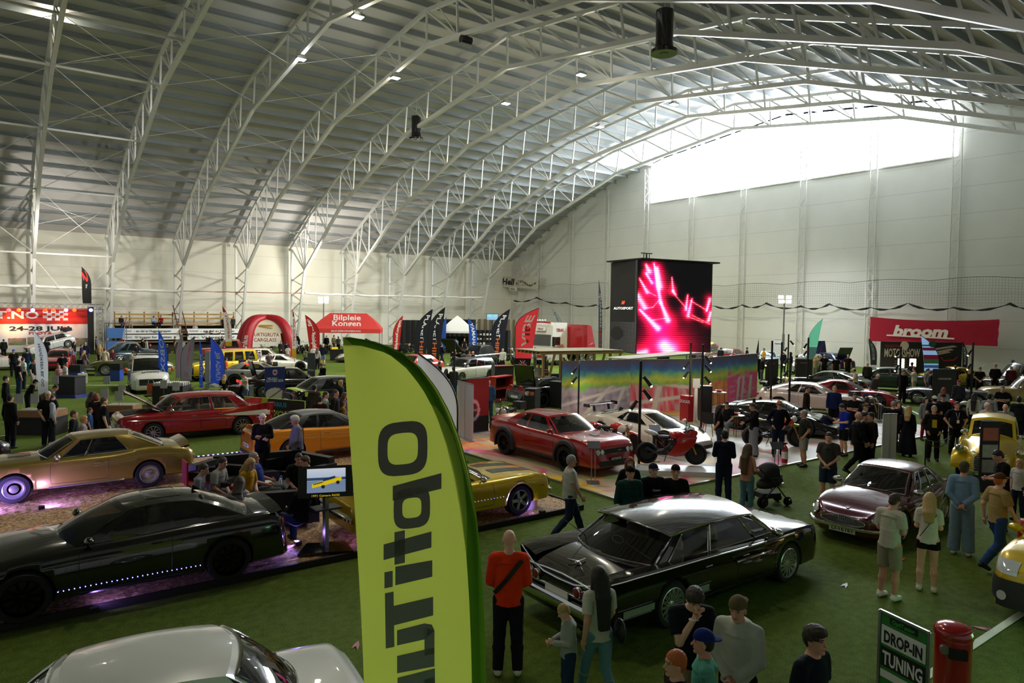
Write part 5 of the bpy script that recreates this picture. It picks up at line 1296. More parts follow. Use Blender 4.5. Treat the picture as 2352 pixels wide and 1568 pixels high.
put_car('car','jag',SPsaloon(paint('#0f3420',.3),cab=dict(x=(1.0,.35,-1.0,-1.85),w=(.76,.56),z=1.38,win=[(.08,.42),(.45,.8)],ap=.93,cp=.84,crown=.05,arch=.05,bow=(.24,.2),trim=.012)),'dark green saloon with its lit tail turned towards the banner stage',(45.6,21.6),118)
put_car('car','conv',SP_CONV,'grey open sports car with a small windscreen behind the QR board',(40.8,16.1),118)
put_car('car','beige',SPc(paint('#a8945c',.4),4.7,1.7,lod=1,extra=ex_classic(tail=None),cab=dict(x=(.9,.45,-.95,-1.65),w=(.72,.58),z=1.48,win=[(.08,.42),(.46,.84)],ap=.94,cp=.7,crown=.08,arch=.06,bow=(.18,.2),trim=.016,clear=1)),'beige and gold classic saloon at the right edge behind the grey open car',(44.6,13.4),120)
put_car('car','hear',SPwagon(BLK,cab=dict(x=(1.1,.5,-2.0,-2.3),w=(.8,.64),z=1.72,win=[(.08,.36),(.4,.65),(.68,.9)],ap=.93,cp=.9,crown=.05,arch=.03,bow=(.2,.1),trim=.012)),'long black limousine by the end wall at the right edge',(53.5,16.6),150)
put_car('car','rod',SP_ROD,"yellow 1940s hot rod with the plate Knut's Garage",(24.4,8.3),197)
put_car('car','yvan',SP_YVAN,'yellow van with a black bumper cropped by the right edge',(14.72,3.32),180)
GR={BLK:paint('#1b3566',.3)}
t=put_car('car','bluec',SPsaloon(paint('#0f2050',.3),zs=[(-2.35,.9),(0,.98),(2.35,.75)]),'dark blue car with hood and boot wide open by the end wall',(58.5,32.6),70)
MB().prism([(0,0),(1.3,.55),(1.35,.62),(0,.1)],1.3,(.95,.65,.98),(-1,0,0)if 0 else(.55,0,.83),(-.83,0,.55)).build('raised_hood',paint('#10204a',.3),t)
MB().prism([(0,0),(1.1,.1),(1.1,.16),(0,.06)],1.3,(-1.7,-.65,1.0),(-.5,0,.86),(.86,0,.5)).build('raised_boot',paint('#10204a',.3),t)
t=put_car('car','lbl',SPc(paint('#7fa6c4',.3),4.5,1.75,lod=1,extra=ex_classic(tail=None)),'light blue classic car below the white emblem board',(57.0,37.5),215)
t=put_car('car','pkp',PKP,'black pickup with an amber light bar beyond the screen tower',(56.0,43.6),200)
MB().box((.0,0,1.90),(.25,1.3,.12)).build('light_bar',mat('#ffb040',.3,emit=4),t)
MB().ell((-1.6,.2,1.5),(.5,.5,.35)).build('pink_cargo',mat('#b03a58',.7),t)
put_car('car','slm',SPsaloon(paint('#8c1a20')),'low red car behind the painted wall near the pickup',(55.5,40.6),190)
put_car('car','van',SP_VAN,'white delivery van with Fraktal written on its hood',(7.2,44.0),-96)
t=put_car('car','sed',SPsaloon(BLK,0,x=(-2.5,2.5),wx=(1.5,-1.45),wr=.35),'black saloon with its boot raised in front of the white sports cars',(12.9,37.3),-8)
MB().prism([(0,0),(.9,.06),(.95,.14),(0,.08)],1.4,(-1.75,-.7,1.02),(-.35,0,.94),(.94,0,.35)).build('raised_boot',BLK,t)
MB().box((-2.15,0,1.75),(.05,1.2,.07)).build('lit_taillight',REDON,t)
for yy_ in(-.6,.6):MB().box((-2.52,yy_,.82),(.05,.3,.12)).build('lit_taillight',REDON,t)
def x_liv(X):
 LG=mat('#a8c81c',.3,coat=.5);X['add']('livery_panel',X['patch']('T',-2.2,-1.6,-.7,.7,.006,6,6),[LG]);X['add']('livery_panel',X['patch']('S',-1.9,-1.0,.72,.92,.008,8,2),[LG]);X['add']('livery_panel',X['patch']('S',-1.0,1.0,.25,.34,.008,8,1),[LG])
 ex_modern(spoil=False)(X)
put_car('car','bmw',SPsaloon(BLK,0,extra=x_liv,roofpaint=mat('#3b3d40',.3,coat=.8)),'black racing saloon with lime green livery beside the crowd left of the flag',(13.2,31.6),2)
put_car('car','silv',SPm(paint('#9b9c98',.5),lod=1,extra=ex_modern(spoil=False,grille=False)),'silver-grey coupe with red tail lights behind the black saloon',(13.3,43.6),-20)
put_car('car','wcon',SPw(paint('#d4d2c8',.1),False,lod=1,rim='#202022'),'white supercar with long side glass in front of the inflatable arch',(17.6,53.0),-12,scale=1.05)
put_car('car','wcon2',SPsaloon(paint('#cdc9ba',.1),lod=1),'cream estate car nearest to the inflatable arch',(17.4,56.3),-10)
put_car('car','ytrk',SP_TRK,'yellow 1930s hot rod van beside the blue flags',(12.3,48.2),200)
put_car('car','rtrk',SPc(paint('#8f2418',.1),4.8,1.8,lod=1,extra=ex_classic(),cab=dict(x=(.8,.4,-.7,-1.0),w=(.78,.66),z=1.75,win=[(.1,.8)],ap=.9,cp=.8,crown=.08,arch=.03,bow=(.12,.06),trim=.014),zs=[(-2.4,1.05),(0,1.1),(2.4,.95)],zt=[(-2.4,1.1),(0,1.15),(2.4,1.05)],zb=.35,wr=.38),'rust red 1950s pickup behind the grey flags',(17.6,66.5),175)
put_car('car','beet',SP_BEET,'dark blue-green 1930s coupe with open doors near the stage tower',(9.5,65.5),15,scale=1.1)
put_car('car','oliv',SP_CONV,'long olive green open car in front of the dark coupe',(7.9,54.6),-12,swap={SP_CONV['paint']:paint('#4a5220',.3)},scale=1.15)
put_car('car','rcar',SP_GTR,'red low car with a dark roof by the white flag',(4.2,62.0),-100,swap={SP_GTR['paint']:RED})
put_car('car','rwc',SPc(paint('#d8d4cc',.1),5.2,1.9,lod=1,extra=ex_classic(),wr=.34),'white 1950s car with red lower body at the left edge',(-.1,62.5),5)
MB().box((0,0,0),(5.0,1.92,.34)).build('x',paint('#9c1018'))if 0 else None
t=put_car('car','rally',SPsaloon(paint('#dcdcd8',.1),x=(-1.9,1.9),wx=(1.2,-1.2),wr=.34,wheel='ten',rim='#e8e8e0',cab=dict(x=(.9,.4,-1.4,-1.8),w=(.74,.56),z=1.42,win=[(.08,.45),(.48,.85)],ap=.93,cp=.84,crown=.05,arch=.04,bow=(.2,.1)),extra=ex_modern(spoil=False)),'white rally hatchback tilted nose-down with a big roof wing in front of the stage',(4.7,78.0),195,z=.5,tilt=(0,.25,0))
wm_=MB().box((-1.7,0,1.7),(.5,1.5,.05));wm_.box((-1.7,.74,1.6),(.5,.03,.3));wm_.box((-1.7,-.74,1.6),(.5,.03,.3));wm_.box((-1.55,0,1.55),(.05,.9,.3));wm_.build('roof_wing',DARK,t)
put_car('car','mdark',SPsaloon(paint('#1c0a08',.2)),'dark brown car at the left edge behind the gold coupe',(-2.0,24.9),12)
put_car('car','rgrey',SPw(paint('#4d4d4f',.4),False,lod=1),'grey race car nose just left of the lime flag',(27.0,59.0),180)
t=put_car('car','wag',SPwagon(WHT,roofpaint=mat('#2b2d30',.3,coat=.5)),'white estate car with GAS lettering behind the red shelf',(25.8,39.8),195)
def lettering(t,txt,O,X,Y,h,w,m):text_mesh(MB(),txt,O,X,Y,h,w,.02).build('lettering',m,t)
lettering(t,'GAS',(-1.7,.985,.78),(-1,0,0),(0,0,1),.2,.6,DARK)
t=put_car('car','sub',SPm(BLK,lod=0,extra=ex_modern(spoil=False),wheel='ten',rim='#28282a'),'black coupe with its boot open showing a subwoofer, by the painted wall',(22.9,27.4),4)
MB().prism([(0,0),(1.0,.08),(1.0,.15),(0,.09)],1.35,(-1.75,-.67,1.03),(-.25,0,.97),(.97,0,.25)).build('raised_boot',BLK,t)
MB().box((-2.1,0,.92),(.4,1.2,.22)).build('open_boot',BLACK,t);MB().lathe([(.0,.04),(.12,.0),(.2,.03),(.22,.0)],(-2.36,-.35,.86),roty(-PI/2),20).lathe([(.0,.04),(.12,.0),(.2,.03),(.22,.0)],(-2.36,.35,.86),roty(-PI/2),20).build('subwoofer',mat('#a82010',.4),t)
t=put_car('car','bh',PKP,'black car with its long boot lid raised beyond the estate car',(33.0,49.0),195)
MB().prism([(0,0),(1.7,.1),(1.7,.2),(0,.1)],1.6,(1.0,-.8,1.2),(.75,0,.6),(-.6,0,.75)).build('raised_hood',BLACK,t)
put_car('car','red2',SPsaloon(paint('#b8341c')),'orange-red car partly hidden behind the lime flag by the estate',(24.6,44.6),200)
put_car('car','dk2',SPsaloon(BLK),'dark car behind the two tall black feather flags',(24.5,50.0),200)
put_car('car','yel3',SP_SF,'yellow low car behind the people near the banner stage',(52.5,20.6),150,swap={SP_SF['paint']:YEL})
put_car('car','wh3',SPwagon(WHT),'white car with people leaning over it, in front of the dark blue car',(53.5,31.5),200)
# ---------------------------------------------------------------- stands, signs and furniture
WOOD=mat('#8a6236',.7,var=.3,scale=6,name='wood');PINE=mat('#a88a54',.7,var=.2,scale=5,name='pine');SCREEN=lambda c,e:mat(c,.4,emit=e,var=.02,name='screen')
Rh=unit([CR[0],CR[1],0]);Fh=unit([CF[0],CF[1],0]);UPV=A(0,0,1.)
def depth(p):return(np.array(list(p)[:3])-CAMP)@CF
def at_depth(px,py,d):r=ray(px,py);return CAMP+r*(d/FP)
def sheet(name,label,cat,P0,P1,z0,z1,m,thick=.04,group=None,txts=(),fancy=None):
 """upright board from floor point P0 to P1 (left to right as seen), text = (string, u, v, h, w, colour)"""
 P0=np.array([P0[0],P0[1],0.]);P1=np.array([P1[0],P1[1],0.]);X=P1-P0;L=np.linalg.norm(X);X=X/L;Nn=np.cross(X,UPV)
 t=thing(name,label,cat,(P0[0],P0[1],z0),0,group);off=-np.array([P0[0],P0[1],z0])
 MB().prism([(0,0),(L,0),(L,z1-z0),(0,z1-z0)],thick,tuple(-Nn*thick),X,UPV).build('panel',m,t)if not callable(m)else attr_grid('panel',m,int(L/.03)+2,int((z1-z0)/.03)+2,tuple(Nn*.0),X*L,(0,0,z1-z0),attr_mat(),t)
 for tx in txts:
  s_,u,v,h,w,c=tx[:6];text_mesh(MB(),s_,X*L*u+UPV*(z1-z0)*v+Nn*.012,X,UPV,h,w,.02,italic=tx[6]if len(tx)>6 else 0).build('lettering',mat(c,.6),t)
 return t,X,Nn,L
def chips_mat():
 m=bpy.data.materials.new('wood_chips');m.use_nodes=True;N=m.node_tree.nodes;L=m.node_tree.links;b=N['Principled BSDF']
 tc=N.new('ShaderNodeTexCoord');mp=N.new('ShaderNodeMapping');mp.inputs['Scale'].default_value=(1,1.6,1);L.new(tc.outputs['Object'],mp.inputs[0])
 v=N.new('ShaderNodeTexVoronoi');v.inputs['Scale'].default_value=26;L.new(mp.outputs[0],v.inputs['Vector'])
 r=N.new('ShaderNodeValToRGB');e=r.color_ramp.elements;e[0].color=srgb('#6b4a2c')+(1,);e[1].color=srgb('#d8b98a')+(1,);e.new(.5).color=srgb('#a9845a')+(1,)
 sp=N.new('ShaderNodeSeparateColor');L.new(v.outputs['Color'],sp.inputs[0]);L.new(sp.outputs[0],r.inputs[0]);L.new(r.outputs[0],b.inputs['Base Color']);b.inputs['Roughness'].default_value=.8
 bp=N.new('ShaderNodeBump');bp.inputs['Strength'].default_value=1.;bp.inputs['Distance'].default_value=.05;L.new(sp.outputs[1],bp.inputs['Height']);L.new(bp.outputs[0],b.inputs['Normal']);return m
t=thing('display_platform','long low platform of wood chips edged in black under the muscle cars','platform',(3.5,17.4,0))
CM=chips_mat();rs=np.random.RandomState(3)
gx,gy=np.meshgrid(np.linspace(-8,7.55,150),np.linspace(-5.25,5.2,110),indexing='ij');gz=.085+.022*rs.rand(*gx.shape)
MB().grid(np.stack([gx,gy,gz],-1),smooth=False).build('wood_chips',CM,t)
MB().box((-.2,-5.3,.055),(15.7,.06,.13)).box((-.2,5.25,.055),(15.7,.06,.13)).box((7.62,0,.055),(.06,10.6,.13)).box((-.2,0,.035),(15.6,10.5,.06)).build('edging',mat('#1a1512',.7),t)
mb=MB()
for x in np.arange(1.0,7.4,.14):mb.box((x,5.2,.135),(.05,.02,.02))
mb.build('led_strip',mat((.5,.5,1.),.4,emit=9,name='violet_led'),t)
MX0,MX1,MY0,MY1=12.4,31.8,12.2,23.5
def stage_paint(U,V):
 n=vnoise(U,V,9,1);n2=vnoise(U,V,22,2);n3=vnoise(U*1.6,V,5,5);base=np.stack([.72-.06*n2,.69-.07*n2,.62-.06*n2],0)
 tan=np.clip((.35-U)*3+.3*n,0,1);base=base*(1-tan*.35)+np.array([.68,.52,.30])[:,None,None]*tan*.35
 for k,(c,s_,th)in enumerate([((.85,.1,.35),6,.06),((.95,.75,.1),5,.05),((.2,.65,.25),7,.035),((.1,.3,.75),6,.035),((.95,.45,.1),8,.05),((.85,.25,.5),5,.05)]):
  w=vnoise(U*1.9+k*.13,V+k*.2,s_,10+k);m=np.clip((th-np.abs(w-.5-.12*(k%2)))/th,0,1)*np.clip(vnoise(U,V,7,30+k)*2.6-.8,0,1)*.95
  base=base*(1-m)+np.array(c)[:,None,None]*m
 return list(base)
t=thing('stage_floor','low exhibition floor splashed with coloured paint under the red and white sports cars','floor',(MX0,MY0,0))
attr_grid('painted_top',stage_paint,220,120,(0,0,.05),(MX1-MX0,0,0),(0,MY1-MY0,0),attr_mat(.62),t)
MB().box(((MX1-MX0)/2,-.03,.025),(MX1-MX0+.1,.06,.055)).box((-.03,(MY1-MY0)/2,.025),(.06,MY1-MY0,.055)).box(((MX1-MX0)/2,(MY1-MY0)/2,.02),(MX1-MX0,MY1-MY0,.03)).build('metal_edging',ALU,t)
def slab(nm,lab,cat,px,py,L,W_,hgt,rz,m):
 t=tag(MB().box((0,0,hgt/2),(L,W_,hgt)).build(nm,m,None,(*gp(px,py),.05),(0,0,rz)),lab,cat);return t
HWALL=2.5
W0,W1,W2,W3=[onZ(a,b,HWALL)[:2]for a,b in((1291,829),(1449,825),(1586,824),(1741,811))]
def mural(kind):
 def f(U,V):
  n=vnoise(U,V,7,3);n2=vnoise(U*2,V,14,4);y=V+.10*(n-.5)+.05*(n2-.5)
  sky=[(0.0,(.75,.72,.72)),(.42,(.75,.70,.62)),(.50,(.35,.72,.22)),(.62,(.80,.82,.15)),(.72,(.35,.68,.45)),(.80,(.12,.38,.62)),(.88,(.15,.25,.5)),(.97,(.24,.20,.24))]
  ys=[s_[0]for s_ in sky];R_=[np.interp(y,ys,[s_[1][k]for s_ in sky])for k in range(3)]
  low=np.clip(((.50 if kind!='mag' else .60)+.12*vnoise(U,V*0,3,8)-y)*14,0,1)
  st=vnoise(U*3+.3*V,V*.4,9,12);s2=vnoise(U,V*2,9,15)
  if kind=='grey':c=[.62+.25*st-.25*s2,.58+.24*st-.25*s2,.62+.2*st-.12*s2]
  elif kind=='red':c=[.80+.18*st,.62-.5*np.clip(st*2-.7,0,1),.62-.42*np.clip(st*2-.7,0,1)]
  elif kind=='orange':c=[.86+.1*st,.42+.4*s2*st,.16+.35*np.clip(st*2-1.1,0,1)]
  else:c=[.88+.05*st,.22+.45*np.clip(s2*2-1,0,1),.48+.3*np.clip(s2*2-1,0,1)]
  pl=np.zeros_like(U)
  for a,b,w in{'grey':((.55,1.3,.05),(.25,.2,.04),(.85,3.,.04)),'red':((.45,5.,.06),(.2,.08,.05),(.75,-.1,.05)),'orange':((.3,5.,.05),(.55,7.,.04),(.8,4.,.05)),'mag':((.35,9.,.05),(.5,9.,.05),(.75,9.,.06))}[kind]:
   d=np.abs((U-a)-(V-.3)/b)if abs(b)>.5 else np.abs(V-a*.8-b*U*1.5);pl=np.maximum(pl,np.clip((w-d)*40,0,1)*(V<.52))
  tone={'grey':(.86,.84,.84),'red':(.92,.84,.78),'orange':(.95,.62,.22),'mag':(.88,.80,.78)}[kind]
  out=[]
  for k in range(3):v_=c[k]*(1-pl)+tone[k]*pl;out.append((R_[k]*(1-low)+v_*low)*.80+.20)
  return out
 return f
for nm,a,b,k,lab in(('mural_board',W0,W1,'grey','left mural board: grey rocks under a blue and yellow painted sky'),('mural_board',W1,W2,'red','middle mural board: pale red planks under a painted rainbow sky')):
 t,X,Nn,L=sheet(nm,lab,'mural',a,b,.05,HWALL,mural(k),group='boards of the painted wall')
 MB().prism([(0,0),(L,0),(L,HWALL-.05),(0,HWALL-.05)],.05,tuple(-Nn*.062),X,UPV).build('backing',BLACK,t)
Wm=W2*.55+W3*.45;Wm=W2+(W3-W2)*.52
for a,b,k,lab in((W2,Wm,'orange','orange painted mural board right of the red one'),(Wm,W3,'mag','magenta painted mural board, the rightmost')):
 t,X,Nn,L=sheet('mural_board',lab,'mural',a,b,.05,HWALL,mural(k),group='boards of the painted wall')
 MB().prism([(0,0),(L,0),(L,HWALL-.05),(0,HWALL-.05)],.05,tuple(-Nn*.062),X,UPV).build('backing',BLACK,t)
d=47.
a=at_depth(1462,812,d);b=at_depth(1632,812,d+3.0);z0=a[2];z1=at_depth(1462,597,d)[2];bw=at_depth(1400,812,d+3.2)
t=thing('screen_tower','big black LED screen cube showing pink light streaks','screen',(a[0],a[1],0));O=np.array([a[0],a[1],0])
def led(U,V):
 r=np.zeros_like(U)+.03;g=r.copy()*.9;b_=r.copy()+.01;g+=.0
 def stroke(x0,y0,x1,y1,w0,w1,br,glow=3.2,col=(1,.05,.22)):
  nonlocal r,g,b_
  dx,dy=x1-x0,y1-y0;l2=dx*dx+dy*dy;t_=np.clip(((U-x0)*dx+(V-y0)*dy)/l2,0,1);dd=np.hypot((U-x0-t_*dx)*.8,V-y0-t_*dy);w=w0+(w1-w0)*t_
  core=np.exp(-(dd/w)**2);gl=np.exp(-(dd/(w*glow))**2);r=r+gl*col[0]*br+core*br;g=g+gl*col[1]*br+core*br*.9;b_=b_+gl*col[2]*br+core*br*.95
 for s_ in[(.10,.95,.14,.88,.012,.03,1),(.2,.97,.30,.55,.008,.02,1),(.24,.92,.28,.72,.02,.035,1.1),(.30,.55,.40,.36,.012,.03,1.2),(.02,.80,.12,.66,.006,.02,1),(.0,.62,.09,.50,.03,.03,1),(.03,.47,.27,.27,.01,.03,1.2),(.10,.86,.18,.76,.012,.016,.9),(.44,.83,.46,.68,.004,.014,.8),(.46,.68,.50,.64,.015,.006,.9),(.66,.64,.64,.48,.006,.016,.9),(.72,.60,.67,.41,.006,.02,.9),(.97,.60,.93,.47,.02,.012,1),(.99,.45,.96,.36,.02,.02,1),(.36,.08,.42,.02,.07,.09,1.2),(.02,.0,.12,.02,.03,.03,1.)]:stroke(*s_)
 for s_ in[(.46,.66,.64,.50),(.70,.58,.92,.48),(.72,.42,.98,.32),(.68,.40,.88,.34),(.08,.48,.20,.50),(.20,.50,.28,.58),(.14,.66,.24,.62),(.20,.36,.36,.38)]:stroke(*s_,.004,.004,.6,4.,(1,.1,.1))
 for(cx_,cy_,rx,ry,br)in[(.22,.70,.10,.22,.55),(.12,.45,.14,.12,.5),(.30,.25,.22,.18,.55),(.40,.08,.20,.12,.5),(.70,.50,.16,.10,.35)]:
  gg=np.exp(-(((U-cx_)/rx)**2+((V-cy_)/ry)**2));r=r+gg*.75*br;b_=b_+gg*.28*br;g=g+gg*.02*br
 sl=.82+.18*np.sign(np.sin(V*PI*90));return[r*sl,g*sl,b_*sl]
EM=attr_mat(.3,1.5,'led_screen')
attr_grid('led_screen',led,150,190,tuple(np.array([a[0],a[1],z0])-O),(b[0]-a[0],b[1]-a[1],0),(0,0,z1-z0),EM,t)
n1=unit(np.cross([b[0]-a[0],b[1]-a[1],0],UPV));Pa,Pb,Pw=[np.array([q[0],q[1],0])-O for q in(a,b,bw)]
back=(Pb+Pw)/2-n1*1.0
mb=MB();mb.prism([(Pa[0],Pa[1]),(Pb[0],Pb[1]),((Pb-n1*3)[0],(Pb-n1*3)[1]),(Pw[0],Pw[1])],z1-z0,(-n1[0]*.02,-n1[1]*.02,z0),(1,0,0),(0,1,0));mb.build('casing',mat('#1c1c1f',.6),t)
c1,c2=(Pa+Pb)/2,Pb-n1*1.6
mb=MB();ex=unit(Pb-Pa)*.4;mb.prism([((Pw-ex)[0],(Pw-ex)[1]),((Pa+n1*.3)[0],(Pa+n1*.3)[1]),((Pb+n1*.3+ex)[0],(Pb+n1*.3+ex)[1]),((Pb-n1*3+ex)[0],(Pb-n1*3+ex)[1])],.10,(0,0,z1+.02),(1,0,0),(0,1,0));mb.build('top_plate',BLACK,t)
mb=MB();cc=(Pa*.55+Pw*.2+Pb*.25)-n1*.6;mb.tube([cc+A(0,0,z1),cc+A(0,0,z1+.6)],.05,8).tube([cc+ex*1.2+A(0,0,z1+.6),cc-ex*1.2+A(0,0,z1+.6)],.04,6).tube([cc+ex*.6+A(0,0,z1+.25),cc+ex*.6+A(0,0,z1+.6)],.03,6).tube([cc-ex*.6+A(0,0,z1+.25),cc-ex*.6+A(0,0,z1+.6)],.03,6);mb.build('lifting_yoke',BLACK,t)
sx=unit(Pa-Pw);sn=np.cross(sx,UPV);mid=(Pa+Pw)/2+sn*.03
text_mesh(MB(),'AUTOSPORT',mid+A(0,0,z0+(z1-z0)*.485),sx,UPV,.16,np.linalg.norm(Pa-Pw)*.72,.03).build('lettering',SCREEN('#e8e8ea',1.2),t)
mb=MB()
for k in range(2):mb.prism([(0,0),(.14,0),(.26,.22),(.12,.22)],.01,tuple(mid+sx*(-.22+.2*k)+A(0,0,z0+(z1-z0)*.53)),sx,UPV)
mb.build('emblem',SCREEN('#e0502a',1.5),t)
mb=MB();Lw=np.linalg.norm(Pa-Pw)
for i in range(22):
 for j in range(24):
  w=.010+.010*(i/22);
  if(i-6)**2+(j-14)**2>30:mb.prism([(-w,-w),(w,-w),(w,w),(-w,w)],.004,tuple(Pw+sx*Lw*(i+.6)/23+A(0,0,z0+.1+j*.085)+sn*.03),sx,UPV)
tag(mb.build('dot_pattern',SCREEN('#9c9ca2',.8),t),kind='stuff')
mb=MB()
for s_ in(0,.12):mb.tube([Pa+sn*.02-sx*(.1+s_)+A(0,0,z0),Pa+sn*.02-sx*(.1+s_)+A(0,0,z1)],.025,6)
mb.build('corner_rail',ALU,t)
MB().tube([(c1-n1*1.2)*A(1,1,0)+A(0,0,0),(c1-n1*1.2)*A(1,1,0)+A(0,0,z0)],.45,12).build('support_mast',DARK,t)
P0=onZ(1240,812,2.4);P1=onZ(1600,806,2.4)
X=unit([P1[0]-P0[0],P1[1]-P0[1],0]);L=np.linalg.norm((P1-P0)[:2]);Nn=np.cross(X,UPV)
t=thing('timber_canopy','flat-roofed timber canopy with V-shaped posts below the screen tower','canopy',(P0[0],P0[1],0))
for k in range(7):MB().beam(A(0,0,2.4)-Nn*k*.45,X*L*.5+A(0,0,2.4)-Nn*k*.45,.06,.12).build('roof_beam',PINE,t)
for k in range(5):
 q=X*L*(.02+.10*k);MB().beam(q+A(0,0,0),q+A(0,0,2.35),.12).beam(q+X*.1+A(0,0,0),q+X*.7+A(0,0,2.35),.10).build('v_post',PINE,t)
MB().prism([(0,0),(L*.5,0),(L*.5,.03),(0,.03)],3.0,tuple(A(0,0,2.50)-Nn*3.),X,UPV).build('roof_sheet',mat('#8d8a74',.6),t)
P0=onZ(1430,825,2.3);P1=onZ(1600,812,2.3)
t=tag(MB().prism([(0,0),(np.linalg.norm((P1-P0)[:2]),0),(np.linalg.norm((P1-P0)[:2]),.1),(0,.06)],1.5,tuple(np.array([P0[0],P0[1],2.25])-Nn*1.6),unit([P1[0]-P0[0],P1[1]-P0[1],0]),UPV).build('awning',mat('#b9bab6',.5)),'pale grey awning roof just behind the painted wall','awning')
for k in(.05,.9):MB().tube([np.array([P0[0],P0[1],0])+(P1-P0)*A(1,1,0)*k-Nn*.3,np.array([P0[0],P0[1],2.25])+(P1-P0)*A(1,1,0)*k-Nn*.3],.04,8).build('post',ALU,t)
# ---------------------------------------------------------------- feather flags
def feather(label,base,top,bottom_y,edge_x,m,texts=(),edge=BLACK,lean=0.,bands=(),name='feather_flag',straight=.5,z0=0.,dist=None):
 """base: (px, py) of the pole foot; top: (px, py) of the tip; edge_x: px of the free edge at the sail bottom"""
 P=onZ(base[0],base[1],z0)if dist is None else at_depth(base[0],base[1],dist);dd=depth(P);s=dd/FP;P=np.array([P[0],P[1],z0 if dist is None or base[1]>750 else P[2]])
 Hh=(base[1]-top[1])*s;hb=(base[1]-bottom_y)*s
 if dist is not None and base[1]>750:Hh=at_depth(*top,dist)[2];hb=at_depth(base[0],bottom_y,dist)[2]
 wb=(edge_x-base[0])*s;wt=(top[0]-base[0])*s
 t=thing(name,label,'flag',P,0,'feather flags')
 v0=hb/Hh;nv,nu=26,6;pole=[];G=[]
 def pc(v):return wt*max(0,(v-straight)/(1-straight))**2.4+0.*v
 for i in range(nv+1):
  v=v0+(1-v0)*i/nv;q=(v-v0)/(1-v0);pe=pc(v);ed=wb+(wt-wb)*q**1.05
  if abs(ed-pe)<.01:ed=pe
  rip=.05*abs(wb)
  G.append([Rh*(pe+(ed-pe)*j/nu)+UPV*(v*Hh)+Fh*rip*math.sin(3*j/nu+5*q)*(j/nu)for j in range(nu+1)])
 mb=MB();mb.grid(G,m=0)
 mats=[m]+[b_[2]for b_ in bands]
 for k,(va,vb,_)in enumerate(bands):
  i0,i1=int(nv*va),int(nv*vb);mb.grid(np.array(G)[i0:i1+1]-Fh*.012,m=k+1)
 mb.build('sail',mats,t)
 vs=np.linspace(0,1,24);MB().tube([Rh*pc(v)+UPV*v*Hh-Fh*.004 for v in vs],[max(.004,abs(wb)*.018)]*24,6).build('pole',edge,t)
 MB().box((0,0,.015),(.5,.5,.03)).build('base_plate',DARK,t)
 for(txt,va,vb,uo,sz,col,mode)in texts:
  L_=(vb-va)*(1-v0)*Hh;sg=1 if wb>0 else-1
  def fn(a,b):
   q=(va+vb)/2+(a/L_)*(vb-va)*(-1 if mode.startswith('cw')and mode[:3]!='ccw' else 1);q=min(max(q,0),1);v=v0+(1-v0)*q;pe=pc(v);ed=wb+(wt-wb)*q**1.05
   up={'cw':1,'cwm':-1,'ccw':-1,'ccwm':1}[mode];x=pe+(ed-pe)*uo+up*b
   return Rh*x+UPV*v*Hh-Fh*(.02+.003*abs(wb))
  text_mesh(MB(),txt,None,None,None,sz*abs(wb),L_,.02,fn=lambda a,b:fn(a,b)).build('lettering',mat(col,.6),t)
 return t,P,Hh,wb
def CL(c):
 k=('cl',c)
 if k not in MATS:
  m=mat(c,.86,var=.05,scale=3,name='flag_cloth');N=m.node_tree.nodes;L_=m.node_tree.links;tr=N.new('ShaderNodeBsdfTranslucent');tr.inputs[0].default_value=srgb(c)+(1,);mx=N.new('ShaderNodeMixShader');mx.inputs[0].default_value=.5
  L_.new(N['Principled BSDF'].outputs[0],mx.inputs[1]);L_.new(tr.outputs[0],mx.inputs[2]);L_.new(mx.outputs[0],N['Material Output'].inputs[0]);MATS[k]=m
 return MATS[k]
feather('black feather flag with a red emblem standing on the stage tower',(210,700),(188,613),697,190,CL('#2a282a'),[('2',.55,.90,.5,.5,'#c22a22','cw'),('RK.no',.42,.52,.5,.18,'#d8d8d8','cw')],dist=float((onY(210,700,78.8)-CAMP)@CF))
feather('white feather flag with blue lettering at the left',(112,915),(78,757),905,88,CL('#dfe2ee'),[('HVIVDKEEV BIL OG',.12,.78,.5,.26,'#25306e','cwm')],bands=())
feather('slim white feather flag with red and yellow lettering before the stand',(288,815),(294,715),778,281,CL('#dfe6ec'),[('LOKEN',.45,.8,.5,.55,'#d02a1a','ccw')])
feather('blue feather flag with white and red print in front of the van',(385,900),(364,757),888,366,CL('#1e48b8'),[('OBSX',.25,.85,.5,.5,'#dfe6f4','cwm')])
feather('grey feather flag with thin red print, the left one of the grey pair',(404,880),(421,765),868,416,CL('#6c6a72'),[('OIRCU',.2,.8,.5,.25,'#c8503a','cw')])
feather('wide grey feather flag with red print and ring, the right one of the pair',(415,885),(448,772),873,440,CL('#66646c'),[('DIRECT',.3,.85,.6,.2,'#c8503a','cw'),('O',.08,.18,.5,.35,'#c8503a','cw')])
feather('narrow blue feather flag seen almost edge-on',(466,900),(459,777),890,458,CL('#2844a8'),[('TUNGA',.2,.7,.5,.5,'#d8dcea','ccwm')])
feather('blue feather flag reading TUNGA BIL backwards',(516,895),(484,775),887,484,CL('#2c46b2'),[('TUNGA BIL',.1,.72,.45,.32,'#e0e4f2','ccwm')])
feather('white, red and yellow feather flag left of the inflatable arch',(533,838),(511,703),795,519,CL('#d9d6cc'),[('HURTIGRUTA',.2,.78,.45,.35,'#b02028','ccwm')],bands=((.86,1.,CL('#c02a22')),(0,.14,CL('#d8b020'))))
feather('thin white, red and yellow feather flag right of the inflatable arch',(680,838),(672,710),822,671,CL('#dcdad2'),[('CARGLASS',.25,.8,.5,.45,'#b02028','ccwm')],bands=((.86,1.,CL('#c02a22')),(0,.2,CL('#d8b020'))))
